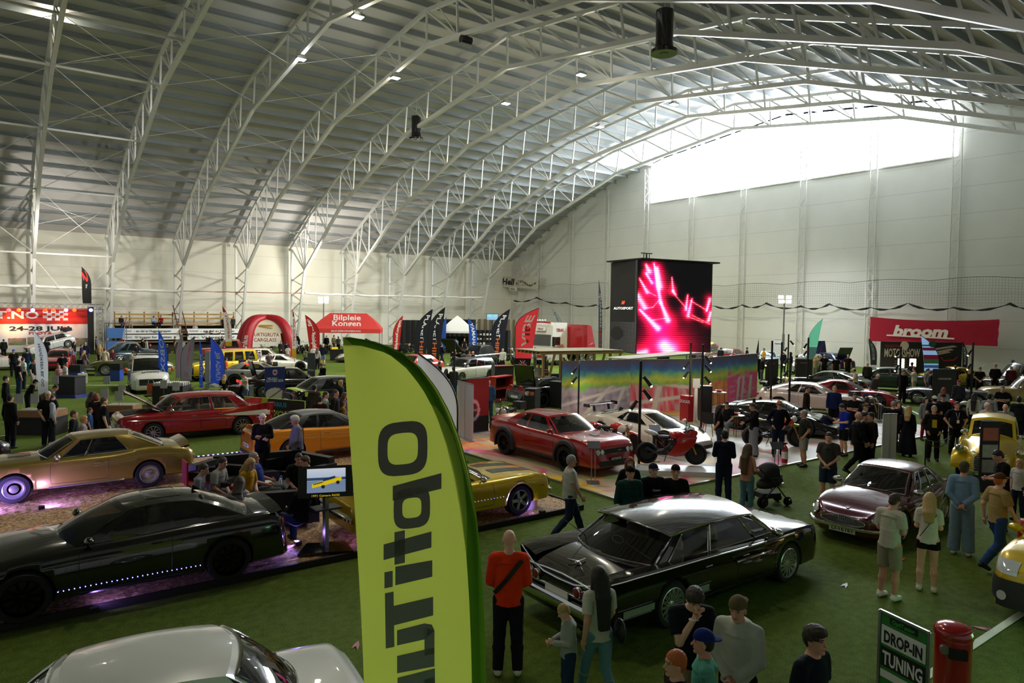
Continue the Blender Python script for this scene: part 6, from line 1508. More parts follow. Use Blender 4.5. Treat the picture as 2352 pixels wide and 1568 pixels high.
feather('red feather flag reading BilpleieKongen backwards, left of the red tent',(734,822),(700,723),803,712,CL('#bf2a2a'),[('BilpleieKongen',.04,.86,.5,.42,'#ecece6','ccwm')])
feather('red feather flag reading BilpleieKongen, right of the red tent',(902,825),(925,724),803,916,CL('#c8302c'),[('BilpleieKongen',.02,.86,.5,.45,'#ecece6','ccw')])
feather('black PLANET HIFI feather flag, left of the front pair',(952,840),(993,709),828,976,CL('#202228'),[('PLANET',.40,.88,.55,.34,'#e4e4e6','cw'),('HIFI',.06,.38,.55,.34,'#d8682c','cw')])
feather('black PLANET HIFI feather flag, right of the front pair',(981,845),(1021,705),832,1008,CL('#202228'),[('PLANET',.38,.88,.55,.34,'#e4e4e6','cw'),('HIFI',.06,.36,.55,.34,'#d8682c','cw')])
feather('blue feather flag half hidden behind the black pair',(1013,815),(1025,727),800,1023,CL('#2a58b0'))
feather('blue YAMAHA feather flag beside the white tent',(1096,822),(1074,730),812,1081,CL('#1f52b8'),[('YAMAHA',.18,.86,.45,.5,'#e4e8f2','cw')])
feather('black PLANET HIFI feather flag before the parts shelves',(1128,828),(1170,709),812,1152,CL('#1e2230'),[('PLANET',.36,.86,.5,.36,'#e4e4e6','cw'),('HIFI',.04,.34,.5,.36,'#d8682c','cw')])
t,P,Hh,wb=feather('tall red VIBE feather flag with a black foot and a union-jack splash',(1182,872),(1236,706),850,1216,CL('#c63238'),[('VIBE',.38,.88,.55,.5,'#f0e6e6','ccw')],bands=((0,.22,CL('#242326')),),straight=.7)
JK=MB();c=Rh*(wb*.52)+UPV*Hh*.225-Fh*.05
for k in range(10):a_=2*PI*k/10;JK.prism([(-.03,0),(.03,0),(.015,.30),(-.015,.30)],.004,tuple(c),unit(Rh*math.cos(a_)+UPV*math.sin(a_)),unit(-Rh*math.sin(a_)+UPV*math.cos(a_)),m=k%2)
JK.prism([(-.28,-.035),(.28,-.035),(.28,.035),(-.28,.035)],.004,tuple(c-Fh*.012),Rh,UPV,2).prism([(-.035,-.22),(.035,-.22),(.035,.22),(-.035,.22)],.004,tuple(c-Fh*.012),Rh,UPV,2)
JK.build('union_splash',[mat('#30509c'),mat('#d8d8e0'),mat('#c83038')],t)
text_mesh(MB(),'BRITISH AUDIO',Rh*(wb*.5)+UPV*Hh*.145-Fh*.05,Rh,UPV,.07,.55,.02).build('lettering',mat('#d8d8d8'),t)
feather('pale grey feather flag behind the truck roof',(1290,800),(1266,709),745,1278,CL('#a9b4b2'),[('kyoto',.2,.75,.5,.4,'#2a2a2a','cw')])
feather('tall slim black feather flag just left of the screen tower',(1382,815),(1372,642),800,1374,CL('#3a3c48'),[('drivesett',.3,.8,.5,.6,'#d8d8dc','cwm'),('HIFI',.05,.28,.5,.6,'#d8682c','cwm')],dist=50)
feather('mint green feather flag with a round white emblem',(1852,850),(1887,731),838,1868,CL('#62ab8c'),bands=((0,.42,CL('#8f9cae')),),dist=54)
feather('small black feather flag behind the magenta mural end',(1742,835),(1741,778),815,1735,CL('#1a1c22'),dist=58)
feather('black feather flag reading WURSCHUM at the left of the motor show wall',(2013,850),(1993,777),838,1999,CL('#2b2b2d'),[('WURSCHUM',.2,.82,.5,.4,'#c8c8c8','cwm')],dist=56)
feather('black feather flag reading WURSCHUM at the right of the motor show wall',(2221,862),(2208,784),850,2209,CL('#1e1e22'),[('WURSCHUM',.2,.82,.5,.45,'#c8c8c8','cwm')],dist=53)
t,P,Hh,wb=feather('feather flag printed with classic cars in front of the motor show wall',(2154,900),(2112,771),858,2121,CL('#8fb0d8'),bands=((0,.1,CL('#4f7a3c')),(.30,.40,CL('#5a8040')),(.42,.50,CL('#b0283a')),(.62,.70,CL('#a8283a')),(.74,.78,CL('#4c6a3c')),(.16,.26,CL('#6a80a8'))),dist=44)
MB().lathe([(0,0),(.22,0),(.22,.01),(0,.01)],Rh*wb*.55+UPV*Hh*.86-Fh*.07,np.stack([Rh,UPV,-Fh],1),20).build('green_emblem',mat('#2a5a44'),t)
feather('white feather flag peeking out behind the lime flag',(1050,1060),(958,812),1045,940,CL('#c2c3bf'),straight=.45)
d=5.4;s=d/FP
PB=at_depth(1112,1568,d);t=thing('feather_flag','large lime green feather flag reading optiTun backwards, nearest to the camera','flag',(PB[0],PB[1],0),0,'feather flags');O=np.array([PB[0],PB[1],0])
yb=2250
pcurve=[(787,773),(830,776),(880,790),(925,812),(965,845),(1000,890),(1030,945),(1055,1010),(1075,1085),(1090,1170),(1101,1270),(1108,1380),(1112,1480),(1114,1568),(1114,1900),(1114,yb)]
lcurve=[(787,773),(789,800),(792,840),(796,900),(801,970),(808,1070),(815,1170),(821,1270),(827,1370),(832,1470),(836,1568),(846,1800),(858,yb)]
pp=curve([(y,x)for x,y in pcurve[1:]]);lp=curve([(y,x)for x,y in lcurve])
pa=np.array(pcurve,float)
def px_right(y):return float(np.interp(y,pa[:,1],pa[:,0]))
ys=np.concatenate([[774],773+(yb-773)*np.linspace(.003,1,60)**1.25]);LIM=CL('#9db52a');G=[]
for y in ys:
 a_,b_=float(lp(y)),px_right(y);G.append([at_depth(a_+(b_-a_)*k/10,y,d+.03*math.sin(k*.5+y*.006))-O for k in range(11)])
m_=bpy.data.materials.new('translucent_cloth');m_.use_nodes=True;N=m_.node_tree.nodes;L_=m_.node_tree.links;b0=N['Principled BSDF'];b0.inputs['Base Color'].default_value=srgb('#b3bf4a')+(1,);b0.inputs['Roughness'].default_value=.6
tr=N.new('ShaderNodeBsdfTranslucent');tr.inputs[0].default_value=srgb('#c0cc52')+(1,);mx=N.new('ShaderNodeMixShader');mx.inputs[0].default_value=.55;L_.new(b0.outputs[0],mx.inputs[1]);L_.new(tr.outputs[0],mx.inputs[2]);L_.new(mx.outputs[0],N['Material Output'].inputs[0])
nz=N.new('ShaderNodeTexNoise');nz.inputs['Scale'].default_value=3;tc=N.new('ShaderNodeTexCoord');L_.new(tc.outputs['Object'],nz.inputs['Vector']);bp=N.new('ShaderNodeBump');bp.inputs['Strength'].default_value=.15;L_.new(nz.outputs[0],bp.inputs['Height']);L_.new(bp.outputs[0],b0.inputs['Normal'])
MB().grid(G).build('sail',m_,t)
rows=[]
for y in ys:b_=px_right(y);w_=30 if y>800 else 12;rows.append([at_depth(b_-w_,y+2,d-.012)-O,at_depth(b_-w_*.3,y,d-.03)-O,at_depth(b_+3,y,d-.005)-O])
top=[[at_depth(x,y+16,d-.012)-O,at_depth(x,y,d-.02)-O]for x,y in((789,775),(830,778),(880,792),(925,814),(962,845),(985,880))]
SLV=CL('#4f7a12');mb=MB();mb.grid(rows);mb.grid(top);mb.build('pole_sleeve',SLV,t)
MB().tube([at_depth(px_right(y)-6,y,d+.02)-O for y in np.linspace(780,yb,30)]+[A(0,0,.02)],.014,8).build('pole',BLACK,t)
MB().box((0,0,.03),(.6,.6,.06)).build('base_plate',DARK,t)
def glyph(mb,polys,y0,y1,xb0,xb1):
 """outline in (a along the reading direction 0..1, b height 0..1): x = xb0 + (xb1-xb0)*b"""
 for po in polys:
  V=[at_depth(xb0+(xb1-xb0)*b_,y0+(y1-y0)*a_-(.10)*(xb0-(xb0+(xb1-xb0)*b_))*-1*.9,d-.035)-O for a_,b_ in po];mb.add(V,[tuple(range(len(V)))],0,False)
def ringp(a0,a1,b0,b1,wa,wb_,n=28,e=3.2):
 sq=lambda t,c:math.copysign(abs(c)**(2/e),c);out=[]
 O_=[((a0+a1)/2+(a1-a0)/2*sq(0,math.cos(2*PI*k/n)),(b0+b1)/2+(b1-b0)/2*sq(0,math.sin(2*PI*k/n)))for k in range(n)]
 I_=[((a0+a1)/2+((a1-a0)/2-wa)*sq(0,math.cos(2*PI*k/n)),(b0+b1)/2+((b1-b0)/2-wb_)*sq(0,math.sin(2*PI*k/n)))for k in range(n)]
 return[[O_[k],O_[(k+1)%n],I_[(k+1)%n],I_[k]]for k in range(n)]
R4=lambda a0,a1,b0,b1:[[(a0,b0),(a1,b0),(a1,b1),(a0,b1)]]
LT=MB()
def pq(*pts):V=[at_depth(x,y,d-.05)-O for x,y in pts];LT.add(V,[tuple(range(len(V)))],0,False)
def pring(cx,cy,rx,ry,wx,wy,sk,e=3.4,n=32):
 f=lambda c:math.copysign(abs(c)**(2/e),c);q=lambda k,a_,b_:(cx+a_*f(math.cos(2*PI*k/n)),cy+b_*f(math.sin(2*PI*k/n))-sk*a_*f(math.cos(2*PI*k/n)))
 for k in range(n):pq(q(k,rx,ry),q(k+1,rx,ry),q(k+1,rx-wx,ry-wy),q(k,rx-wx,ry-wy))
pring(925,1030,57,62,22,26,.10);pring(946,1166,42,47,20,24,.12);pq((902,1116),(1014,1086),(1014,1122),(902,1150))
pq((881,1250),(991,1220),(991,1257),(881,1286));pq((906,1222),(930,1217),(930,1292),(906,1297));pq((908,1301),(993,1286),(993,1324),(908,1344));pq((883,1314),(902,1310),(902,1347),(883,1351))
pq((884,1362),(904,1358),(906,1485),(886,1489));pq((904,1391),(995,1370),(995,1413),(904,1436))
pq((912,1447),(975,1431),(992,1434),(998,1448),(975,1468),(912,1482));pq((975,1440),(998,1447),(998,1500),(975,1506));pq((912,1506),(998,1486),(998,1530),(912,1546))
pq((913,1556),(999,1534),(999,1572),(913,1594));pq((975,1560),(999,1554),(999,1640),(975,1646));pq((913,1640),(999,1618),(999,1656),(913,1678))
LT.build('lettering',mat('#6a5f5c',.7),t)
# ---------------------------------------------------------------- large stands at the back
def base3(px,py,Z=0):p=onZ(px,py,Z);return A(p[0],p[1],0)
def quad(name,label,cat,P,m,thick=.03,**k):return tag(MB().add(list(P)+[np.array(p)+A(.02,thick,0)for p in P],[(0,1,2,3),(7,6,5,4),(0,4,5,1),(1,5,6,2),(2,6,7,3),(3,7,4,0)],0,False).build(name,m),label,cat,**k)
YS=80.;q0=onY(-60,800,YS);q1=onY(203,800,YS);zt_=onY(100,707,YS)[2];zm=onY(100,744,YS)[2];x0,x1=q0[0],q1[0]
t=thing('stage_banner','large red and white stage banner reading 24-28 JULI at the left edge','banner',(x0,YS,0))
W_=x1-x0;BR=mat('#c8261c',.7,var=.03);BW=mat('#dcdad6',.7,var=.03)
MB().prism([(0,zm),(W_,zm),(W_,zt_),(0,zt_)],.06,(0,.06,0),(1,0,0),UPV).build('red_field',BR,t);MB().prism([(0,.3),(W_,.3),(W_,zm),(0,zm)],.06,(0,.06,0),(1,0,0),UPV).build('white_field',BW,t)
def fy(px,py):p=onY(px,py,YS);return p[0]-x0,p[2]
def btxt(s_,pxc,pyc,hpx,wpx,c):a,z=fy(pxc,pyc);sc=abs(fy(pxc+10,pyc)[0]-a)/10;text_mesh(MB(),s_,(a,-.03,z),(1,0,0),UPV,hpx*sc*.95,wpx*sc,.03).build('lettering',mat(c,.6),t)
btxt('T.NO',40,723,21,100,'#e2e0dc');btxt('24-28 JULI',92,754,12,138,'#1d1c20');btxt('FRØYA',94,764.5,8,54,'#c0282c')
mb=MB()
for i in range(6):
 for j in range(4):
  if(i+j)%2==0:a,z=fy(104+i*9.3,716+j*5.6);mb.box((a,-.01,z),(.40,.04,.245))
mb.build('chequer',BW,t)
def photo(U,V):n=vnoise(U,V,9,3);return[.45+.4*n*V,.36+.3*n,.34+.25*n*V]
for(a,b,c,d_)in((20,60,776,792),(64,80,774,790),(143,163,772,780),(164,202,776,796),(145,158,784,802)):
 p=onY(a,d_,YS);q=onY(b,c,YS);attr_grid('photo_print',photo,14,10,(p[0]-x0,-.04,p[2]),(q[0]-p[0],0,0),(0,0,q[2]-p[2]),attr_mat(.6),t)
t=thing('stage_truss','black and silver lattice truss frame with coloured stage lamps around the banner','truss',(x1+.9,YS-1.2,0))
def lattice(mb,a,b,w,n,r=.03,up=(0,1,0)):
 a=np.array(a,float);b=np.array(b,float);d_,s_,u_=frame(b-a,up);cs=[s_*i*w/2+u_*j*w/2 for i,j in((-1,-1),(1,-1),(1,1),(-1,1))]
 for c in cs:mb.tube([a+c,b+c],r,6)
 for k in range(n):
  for i in range(4):p=a+(b-a)*k/n;q=a+(b-a)*(k+1)/n;mb.tube([p+cs[i],q+cs[(i+1)%4]]if k%2==0 else[p+cs[(i+1)%4],q+cs[i]],r*.5,4)
zT=onY(100,703,YS-1.2)[2]
mb=MB();lattice(mb,(0,0,0),(0,0,zT),.5,12);mb.build('tower',ALU,t);mb=MB();lattice(mb,(-W_-1.5,0,zT),(.3,0,zT),.5,22);mb.build('top_truss',ALU,t)
MB().box((-.75,.5,zT/2),(.5,.3,zT)).build('side_drape',BLACK,t)
for px,c in((43,(1,.35,.1)),(75,(.7,.75,1)),(103,(1,.2,.05)),(122,(1,.25,.1)),(151,(.7,.7,1)),(170,(1,.3,.08)),(208,(.6,.55,1)),(20,(1,.3,.3))):
 p=onY(px,712,YS-1.2);MB().ell((p[0]-x1-.9,-.3,p[2]),(.17,.17,.17)).build('stage_lamp',mat(c,.4,emit=5,var=.01,name='coloured_lamp'),t)
light('SPOT','stage_light',tuple(onY(30,712,YS-2)),900,(1,.45,.15),tuple(onY(30,740,YS)),.15,60,.8);light('SPOT','stage_light',tuple(onY(160,712,YS-2.2)),260,(1,.35,.15),tuple(onY(160,740,YS)),.15,60,.8)
YB=83.5
for k,(pa_,pb_)in enumerate(((268,403),(421,545))):
 xa,xb=onY(pa_,760,YB)[0],onY(pb_,760,YB)[0];W_=xb-xa;z1=onY((pa_+pb_)/2,722,YB+1)[2];z2=onY((pa_+pb_)/2,745,YB)[2]
 t=thing('spectator_stand',('left' if k==0 else 'right')+' half of the wooden spectator stand with people sitting on it','stand',(xa,YB,0))
 for z in(z2+.1,(z1+z2)/2+.1,z1):MB().box((W_/2,1.4,z),(W_,.06,.18)).build('back_rail',PINE,t)
 for x in np.linspace(0,W_,5):MB().box((x,1.45,z1/2+z2/2),(.12,.1,z1-z2+.6)).build('post',WOOD,t)
 for j,(y,z)in enumerate(((.9,z2-.1),(-.2,z2-.95),(-1.3,z2-1.8))):MB().box((W_/2,y,z),(W_,.7,.08)).build('bench',PINE,t);MB().box((W_/2,y+.33,z-.45),(W_,.05,.85)).build('riser',mat('#2a2420',.8),t)
 for py,tx in(((760,'- en del av Huggaasgruppen'),(774,'Vi bygger for idretten'))if k==0 else((760,'- en del av Huggaas'),(774,'Vi bygger for'))):
  z=onY((pa_+pb_)/2,py,YB-1.9)[2];MB().box((W_/2,-1.75 if py<770 else-2.0,z),(W_,.05,.52)).build('advert_board',WHITE,t);text_mesh(MB(),tx,(W_*.55,(-1.75 if py<770 else-2.0)-.04,z),(1,0,0),UPV,.24,W_*.62,.02).build('lettering',DARK,t)
  text_mesh(MB(),'HUGAAS',(W_*.12,(-1.75 if py<770 else-2.0)-.04,z),(1,0,0),UPV,.2,W_*.16,.0).build('lettering',DARK,t)
xa=onY(412,760,YB)[0];t=thing('stand_stairs','brown wooden stairs between the two halves of the spectator stand','stairs',(xa,YB,0))
for j in range(6):MB().box((0,1-.6*j,4.0-.6*j),(.75,.5,.1)).build('step',WOOD,t)
for s_ in(-.4,.4):MB().beam((s_,1.2,4.9),(s_,-2.4,1.6),.08).build('handrail',mat('#5a2f22',.7),t)
p=base3(252,805);t=thing('blue_bin','blue plastic crates in a wire cage beside the stand','cage',(p[0],81,0))
for j in range(2):MB().box((0,0,.7+1.3*j),(1.6,1.,1.0)).build('crate',mat('#3a6fb0',.5),t)
mb=MB();[mb.tube([(x,y,0),(x,y,3.)],.03,5)for x in(-.9,.9)for y in(-.6,.6)];mb.tube([(-.9,-.6,3),(.9,-.6,3),(.9,.6,3),(-.9,.6,3)],.03,5,closed=True);mb.build('cage_frame',mat('#3c4a66',.5),t)
P=base3(612,818);t=thing('inflatable_tent','dome-shaped inflatable tent with thick red legs and cream panels','tent',P)
sc=depth(A(P[0],P[1],1))/FP;Wd=128*sc/2;Ht=90*sc
RT=mat('#a81a26',.45,var=.05);CT=mat('#d8d2b8',.7,var=.04);Xh,Yh=Rh,Fh
cr=[(-1,-.45),(.28-.55,-.55),(1,-.35),(.45,.75)]
feet=[Xh*(-Wd)+Yh*.6,Xh*(-Wd*.42)-Yh*2.2,Xh*(Wd*.98)-Yh*1.0,Xh*(Wd*.45)+Yh*2.6]
for f_ in feet:
 pts=[f_*(math.cos(a)**.62)+UPV*Ht*(math.sin(a)**.85)*.97 for a in np.linspace(0,PI/2,18)];MB().tube(pts,[.55-.16*k/17 for k in range(18)],14).build('air_leg',RT,t)
for a_,b_ in((0,1),(1,2),(2,3),(3,0)):
 G=[]
 for a in np.linspace(.62,PI/2,8):pa_=feet[a_]*(math.cos(a)**.62)*.96+UPV*Ht*(math.sin(a)**.85)*.95;pb_=feet[b_]*(math.cos(a)**.62)*.96+UPV*Ht*(math.sin(a)**.85)*.95;G.append([pa_+(pb_-pa_)*k/6 for k in range(7)])
 MB().grid(G).build('canopy_panel',CT,t)
c=(feet[1]+feet[2])/2*.60-Yh*.35+UPV*Ht*.62
for tx,dz,w in(('HURTIGRUTA',.0,3.0),('CARGLASS',-.5,2.4)):text_mesh(MB(),tx,c+UPV*(dz-.2)-Yh*.35,Xh,UPV*.95+Yh*.25,.34,w*.9,.02).build('lettering',mat('#a02a30',.6),t)
MB().box(c+UPV*.65-Yh*.1,(1.3,.1,.16),np.stack([Xh,Yh,UPV],1)).build('emblem',mat('#d8a020',.6),t)
def fn(a,b):ang=.36+a/7;q=feet[1]*(math.cos(ang)**.62)+UPV*Ht*(math.sin(ang)**.85)*.97;return q-Yh*.62-Xh*(b+.0)
text_mesh(MB(),'grula.no',None,None,None,.5,2.6,.02,fn=fn).build('lettering',mat('#dcd4cc',.6),t)
def popup(label,P,w,d_,he,hp,c,valance=.35,rot=0.,txt=None,ridge=0.):
 t=thing('popup_tent',label,'tent',P,rot,'pop-up tents');m=mat(c,.7,var=.04);cs=[(-w/2,-d_/2),(w/2,-d_/2),(w/2,d_/2),(-w/2,d_/2)]
 mb=MB();G=[]
 for k in range(5):
  u=k/4;pts=[A(x*(1-u)+np.sign(x)*ridge*u,y*(1-u),he+(hp-he)*u**.8)for x,y in cs];G.append([q for i in range(4)for q in(pts[i],pts[i]*.5+pts[(i+1)%4]*.5)])
 G=np.array(G);G=np.concatenate([G,G[:,:1]],1);mb.grid(G);mb.build('roof',m,t)
 mb=MB();
 for i in range(4):a_,b_=cs[i],cs[(i+1)%4];mb.add([(*a_,he-valance),(*b_,he-valance),(*b_,he),(*a_,he)],[(0,1,2,3)],0,False)
 mb.build('valance',m,t)
 for x,y in cs:MB().tube([(x*.98,y*.98,0),(x*.98,y*.98,he)],.035,6).build('leg',ALU,t)
 if txt:
  for(s_,z,h,ww,y)in txt:text_mesh(MB(),s_,(0,y,z),(1,0,0),(0,.25,1)if z>he else(0,0,1),h,ww,.02).build('lettering',WHITE,t)
 return t
rt=math.atan2(Rh[1],Rh[0])
P=base3(800,812);k_=depth(P)/FP
popup('red pop-up tent with Bilpleie Kongen on its roof',P,150*k_,4.2,2.7,4.3,'#cc3a34',.45,rt+.12,[('Bilpleie',3.85,.55,2.8,-1.15),('Kongen',3.25,.55,2.9,-1.75),('BILPLEIEKONGEN.NO',2.46,.18,3.0,-2.16)],1.9)
P=base3(1050,812);k_=depth(P)/FP;popup('white pop-up tent with a pointed roof',P,70*k_,3.,2.5,4.2,'#dcdcd8',.2,rt)
P=base3(1180,800);k_=depth(P)/FP;popup('blue pop-up tent beside the truck',P,60*k_,3.,2.5,3.4,'#1d4aa0',.5,rt,[('YAMAHA',2.2,.22,1.2,-1.55)])
def drape(label,pa_,pb_,ytop,dist,c='#101012',ybot=812,nm='black_drape'):
 a=at_depth(pa_,ybot,dist);b=at_depth(pb_,ybot,dist);zt2=at_depth((pa_+pb_)/2,ytop,dist)[2];n=24;G=[]
 for i in range(n+1):q=a+(b-a)*i/n;G.append([A(q[0],q[1],z)+Fh*.12*math.sin(i*1.9)for z in(0.02,zt2)])
 return tag(MB().grid(G).build(nm,mat(c,.85)),label,'curtain')
drape('black curtain behind the white pop-up tent',918,1012,735,86);drape('black curtain between the white tent and the shelves',1012,1092,733,87);drape('black booth wall behind the parts shelves',1092,1172,758,81)
drape('dark roof booth front under the small screen',1095,1190,733,83,'#6d6552');drape('dark grey cloth wall inside the white tent',1020,1080,772,78.5,'#2a2a2c')
P=at_depth(1131,728,80);t=thing('display_screen','small bright blue screen above the booths near the corner','screen',P,rt);MB().box((0,0,0),(1.35,.08,.75)).build('frame',BLACK,t);attr_grid('picture',lambda U,V:[.4+.5*vnoise(U,V,9,2),.75+.2*V,.95+0*U],12,8,(-.62,-.06,-.33),(1.24,0,0),(0,0,.66),attr_mat(.3,1.1),t);MB().box((0,.3,-2.2),(.1,.1,3.6)).build('post',DARK,t)
P=base3(1112,812);t=thing('parts_shelf','wide black shelf wall full of small white boxes','shelf',P,rt)
for z in(.5,1.0,1.5,2.0):MB().box((0,0,z),(3.4,.4,.04)).build('shelf_board',BLACK,t)
rnd=random.Random(5);
for z in(.5,1.0,1.5,2.0):
 for k in range(9):MB().box((-1.5+.37*k,-.05,z+.14),(.22,.2,.2*rnd.uniform(.6,1.2))).build('carton',mat(rnd.choice(['#c8c8c4','#2b2b2d','#b8b0a8','#d8d8d8']),.6),t)
P=base3(1241,838);hd_=math.radians(-168);t=thing('truck','white and red tow truck with TERAX on its high cab','truck',P,hd_)
def rbox(x0,x1,w,z0_,z1_,tap=.1):return[(x0,z0_),(x1-tap*.2,z0_),(x1,z0_+.3),(x1-.02,(z0_+z1_)/2),(x1-tap*1.6,z1_-.25),(x1-tap*3.2,z1_),(x0,z1_)]
TW=mat('#d4d4ce',.3,coat=.6);TR_=mat('#9c1420',.3,coat=.6)
MB().prism([(a,b)for a,b in rbox(-2.2,0,2.5,.45,3.75)],2.5,(0,1.25,0),(1,0,0),UPV).build('cab',TW,t)
MB().prism([(-.02,0),(.05,0),(-.02,.95),(-.12,.95)],2.2,(0,1.1,1.75),(1,0,0),UPV).build('windshield',GLASS,t)
for s_ in(1,-1):
 MB().box((-.75,s_*1.26,2.15),(.85,.02,.7)).build('side_window',GLASS,t);MB().box((-.05,s_*1.42,2.1),(.12,.22,.85)).build('mirror',BLACK,t)
 for k in range(4):MB().beam((-.1,s_*1.265,1.15+.14*k),(-1.9+.1*k,s_*1.265,1.45+.14*k),.02,.09,(0,1,0)).build('red_stripe',TR_,t)
 text_mesh(MB(),'TERAX',(-1.15,s_*1.27,3.1),(-s_,0,0),UPV,.26,1.1,.03).build('lettering',TR_,t)
 MB().box((.03,s_*.95,.78),(.1,.4,.22)).build('headlight',HEADL,t)
MB().box((.06,0,1.15),(.08,1.7,.5)).build('grille',TW,t);MB().box((.09,0,.8),(.06,1.1,.2)).build('grille_slot',TR_,t);MB().box((.02,0,3.2),(.1,1.1,.35)).build('sign_box',WHITE,t);text_mesh(MB(),'TERAX',(.09,0,3.2),(0,1,0),UPV,.16,.7,.02).build('lettering',TR_,t)
MB().tube([(-.1,-1.0,3.75),(.05,0,3.8),(-.1,1.0,3.75)],.07,8).build('roof_bar',TR_,t)
for k in range(4):MB().ell((.02,-.45+.3*k,3.92),(.08,.13,.11)).build('spot_lamp',HEADL,t)
MB().box((-5.2,0,1.0),(5.6,2.3,.35)).build('flatbed',DARK,t);MB().prism([(0,0),(1.4,0),(.6,2.3),(0,2.4)],2.2,(-2.4,1.1,1.2),(-1,0,0),UPV).build('red_body',TR_,t)
MB().beam((-2.6,.5,3.6),(-5.5,.3,1.8),.35,.3).beam((-5.5,.3,1.8),(-7.6,0,1.4),.3).build('crane_arm',BLACK,t)
for x in(-1.0,-4.6,-6.0):
 for s_ in(1,-1):ty,rm=wheel_meshes(.5,.32,'seven','#b0b0b2');o=place('wheel',ty,t,(x,s_*1.0,.5),(0,0,0 if s_>0 else PI));place('rim',rm,o)
P0=onX(1130,633,XE-1.6);P1=onX(1236,637,XE-1.6);P2=onX(1235,664,XE-1.6);P3=onX(1129,657,XE-1.6)
t=thing('hanging_banner','white Hell Cruisers banner hung in the corner of the hall','banner',P3);mb=MB();mb.add([P3-P3,P2-P3,P1-P3,P0-P3],[(0,1,2,3)],0,False);mb.build('cloth',CL('#dddacb'),t)
u_=unit(P2-P3);L=np.linalg.norm(P2-P3);v_=(P0-P3);hv=np.linalg.norm(v_);of=-A(.04,0,0)
text_mesh(MB(),'Hell',u_*L*.38+v_*.52+of,u_,UPV,hv*.55,L*.28,.04,italic=.15).build('lettering',DARK,t)
text_mesh(MB(),'Cruisers',None,None,None,hv*.26,L*.42,.02,fn=lambda a,b:u_*(L*.76+a)+UPV*(hv*.48+b+hv*.16*math.sin(-a*1.6))+of).build('lettering',DARK,t)
text_mesh(MB(),'est. 1979',u_*L*.66+v_*.28+of,u_,UPV,hv*.12,L*.2,.0).build('lettering',DARK,t)
MB().add([u_*L*.03+v_*.25+of,u_*L*.16+v_*.25+of,u_*L*.16+v_*.85+of,u_*L*.03+v_*.85+of],[(0,1,2,3)],0,False).build('crest',mat('#b8362c',.6),t);MB().add([u_*L*.06+v_*.55+of*2,u_*L*.13+v_*.55+of*2,u_*L*.13+v_*.8+of*2,u_*L*.06+v_*.8+of*2],[(0,1,2,3)],0,False).build('crest_centre',mat('#d8b030',.6),t)
MB().add([u_*L*.41-UPV*hv*.25,u_*L*.57-UPV*hv*.25,u_*L*.57,u_*L*.41],[(0,1,2,3)],0,False).build('small_sign',WHITE,t);text_mesh(MB(),'45år',u_*L*.49-UPV*hv*.13+of,u_,UPV,hv*.15,L*.12,.02).build('lettering',DARK,t)
xb_=XE-2.2;Q=[onX(a,b,xb_)for a,b in((1999,727),(2296,733),(2291,795),(1997,783))]
t=thing('wall_banner','big crimson banner reading broom hung on the end wall','banner',Q[3]);G=[]
for i in range(31):u=i/30;top=Q[0]+(Q[1]-Q[0])*u-UPV*.45*4*u*(1-u)*.5;bot=Q[3]+(Q[2]-Q[3])*u;G.append([top+(bot-top)*k/8-A(.10*math.sin(u*40+k*.7*(u-.3)*4)*abs(u-.3),0,0)-Q[3]for k in range(9)])
MB().grid(G).build('cloth',CL('#b4263c'),t);u_=unit(Q[2]-Q[3]);L=np.linalg.norm(Q[2]-Q[3]);hv=Q[0][2]-Q[3][2]
text_mesh(MB(),'broom',u_*L*.44+UPV*hv*.46-A(.25,0,0),u_,UPV,hv*.40,L*.44,.05,italic=.2).build('lettering',mat('#e0d6d2',.7),t);MB().beam(u_*L*.16+UPV*hv*.27-A(.25,0,0),u_*L*.70+UPV*hv*.22-A(.25,0,0),.02,.12).build('underline',mat('#e0d6d2',.7),t)
dm=50.;a=at_depth(2022,850,dm);b=at_depth(2208,850,dm);zt3=at_depth(2110,785,dm)[2]
t,X,Nn,L=sheet('motorshow_wall','black exhibition wall reading MOTORSHOW below the crimson banner','wall',a,b,0.02,zt3,mat('#161618',.6),.1)
Hm=zt3;text_mesh(MB(),'MOTORSHOW',X*L*.26+UPV*Hm*.72+Nn*.03,X,UPV,Hm*.2,L*.44,.02).build('lettering',mat('#c8beb2',.6),t);text_mesh(MB(),'NASJONAL',X*L*.16+UPV*Hm*.89+Nn*.03,X,UPV,Hm*.07,L*.22,.0).build('lettering',mat('#a8242c',.6),t)
for k in range(3):MB().box(X*L*.24+UPV*(Hm*(.52-.06*k))+Nn*.03,(L*.14,.02,.03),np.stack([X,Nn,UPV],1)).build('text_line',mat('#8a8a8a',.6),t)
for k,(z,w)in enumerate(((.86,.28),(.78,.24),(.72,.20))):MB().prism([(0,0),(L*w,.25),(L*w*.8,.35),(0,.12)],.02,tuple(X*L*.66+UPV*Hm*(z-.06)+Nn*.03),X,UPV).build('car_contour',mat('#b8a89c',.5),t)
MB().tube([X*L*.74+UPV*Hm*.62+Nn*.05,X*L*.77+UPV*Hm*.54+Nn*.05,X*L*.90+UPV*Hm*.56+Nn*.05,X*L*.94+UPV*Hm*.64+Nn*.05],.05,5).build('red_contour',mat('#a81420',.5),t)
MB().lathe([(.1,0),(.3,0),(.3,.02),(.1,.02)],X*L*.285+UPV*Hm*.9+Nn*.03,np.stack([X,UPV,Nn],1),18).build('brake_emblem',mat('#c8beb2',.6),t)
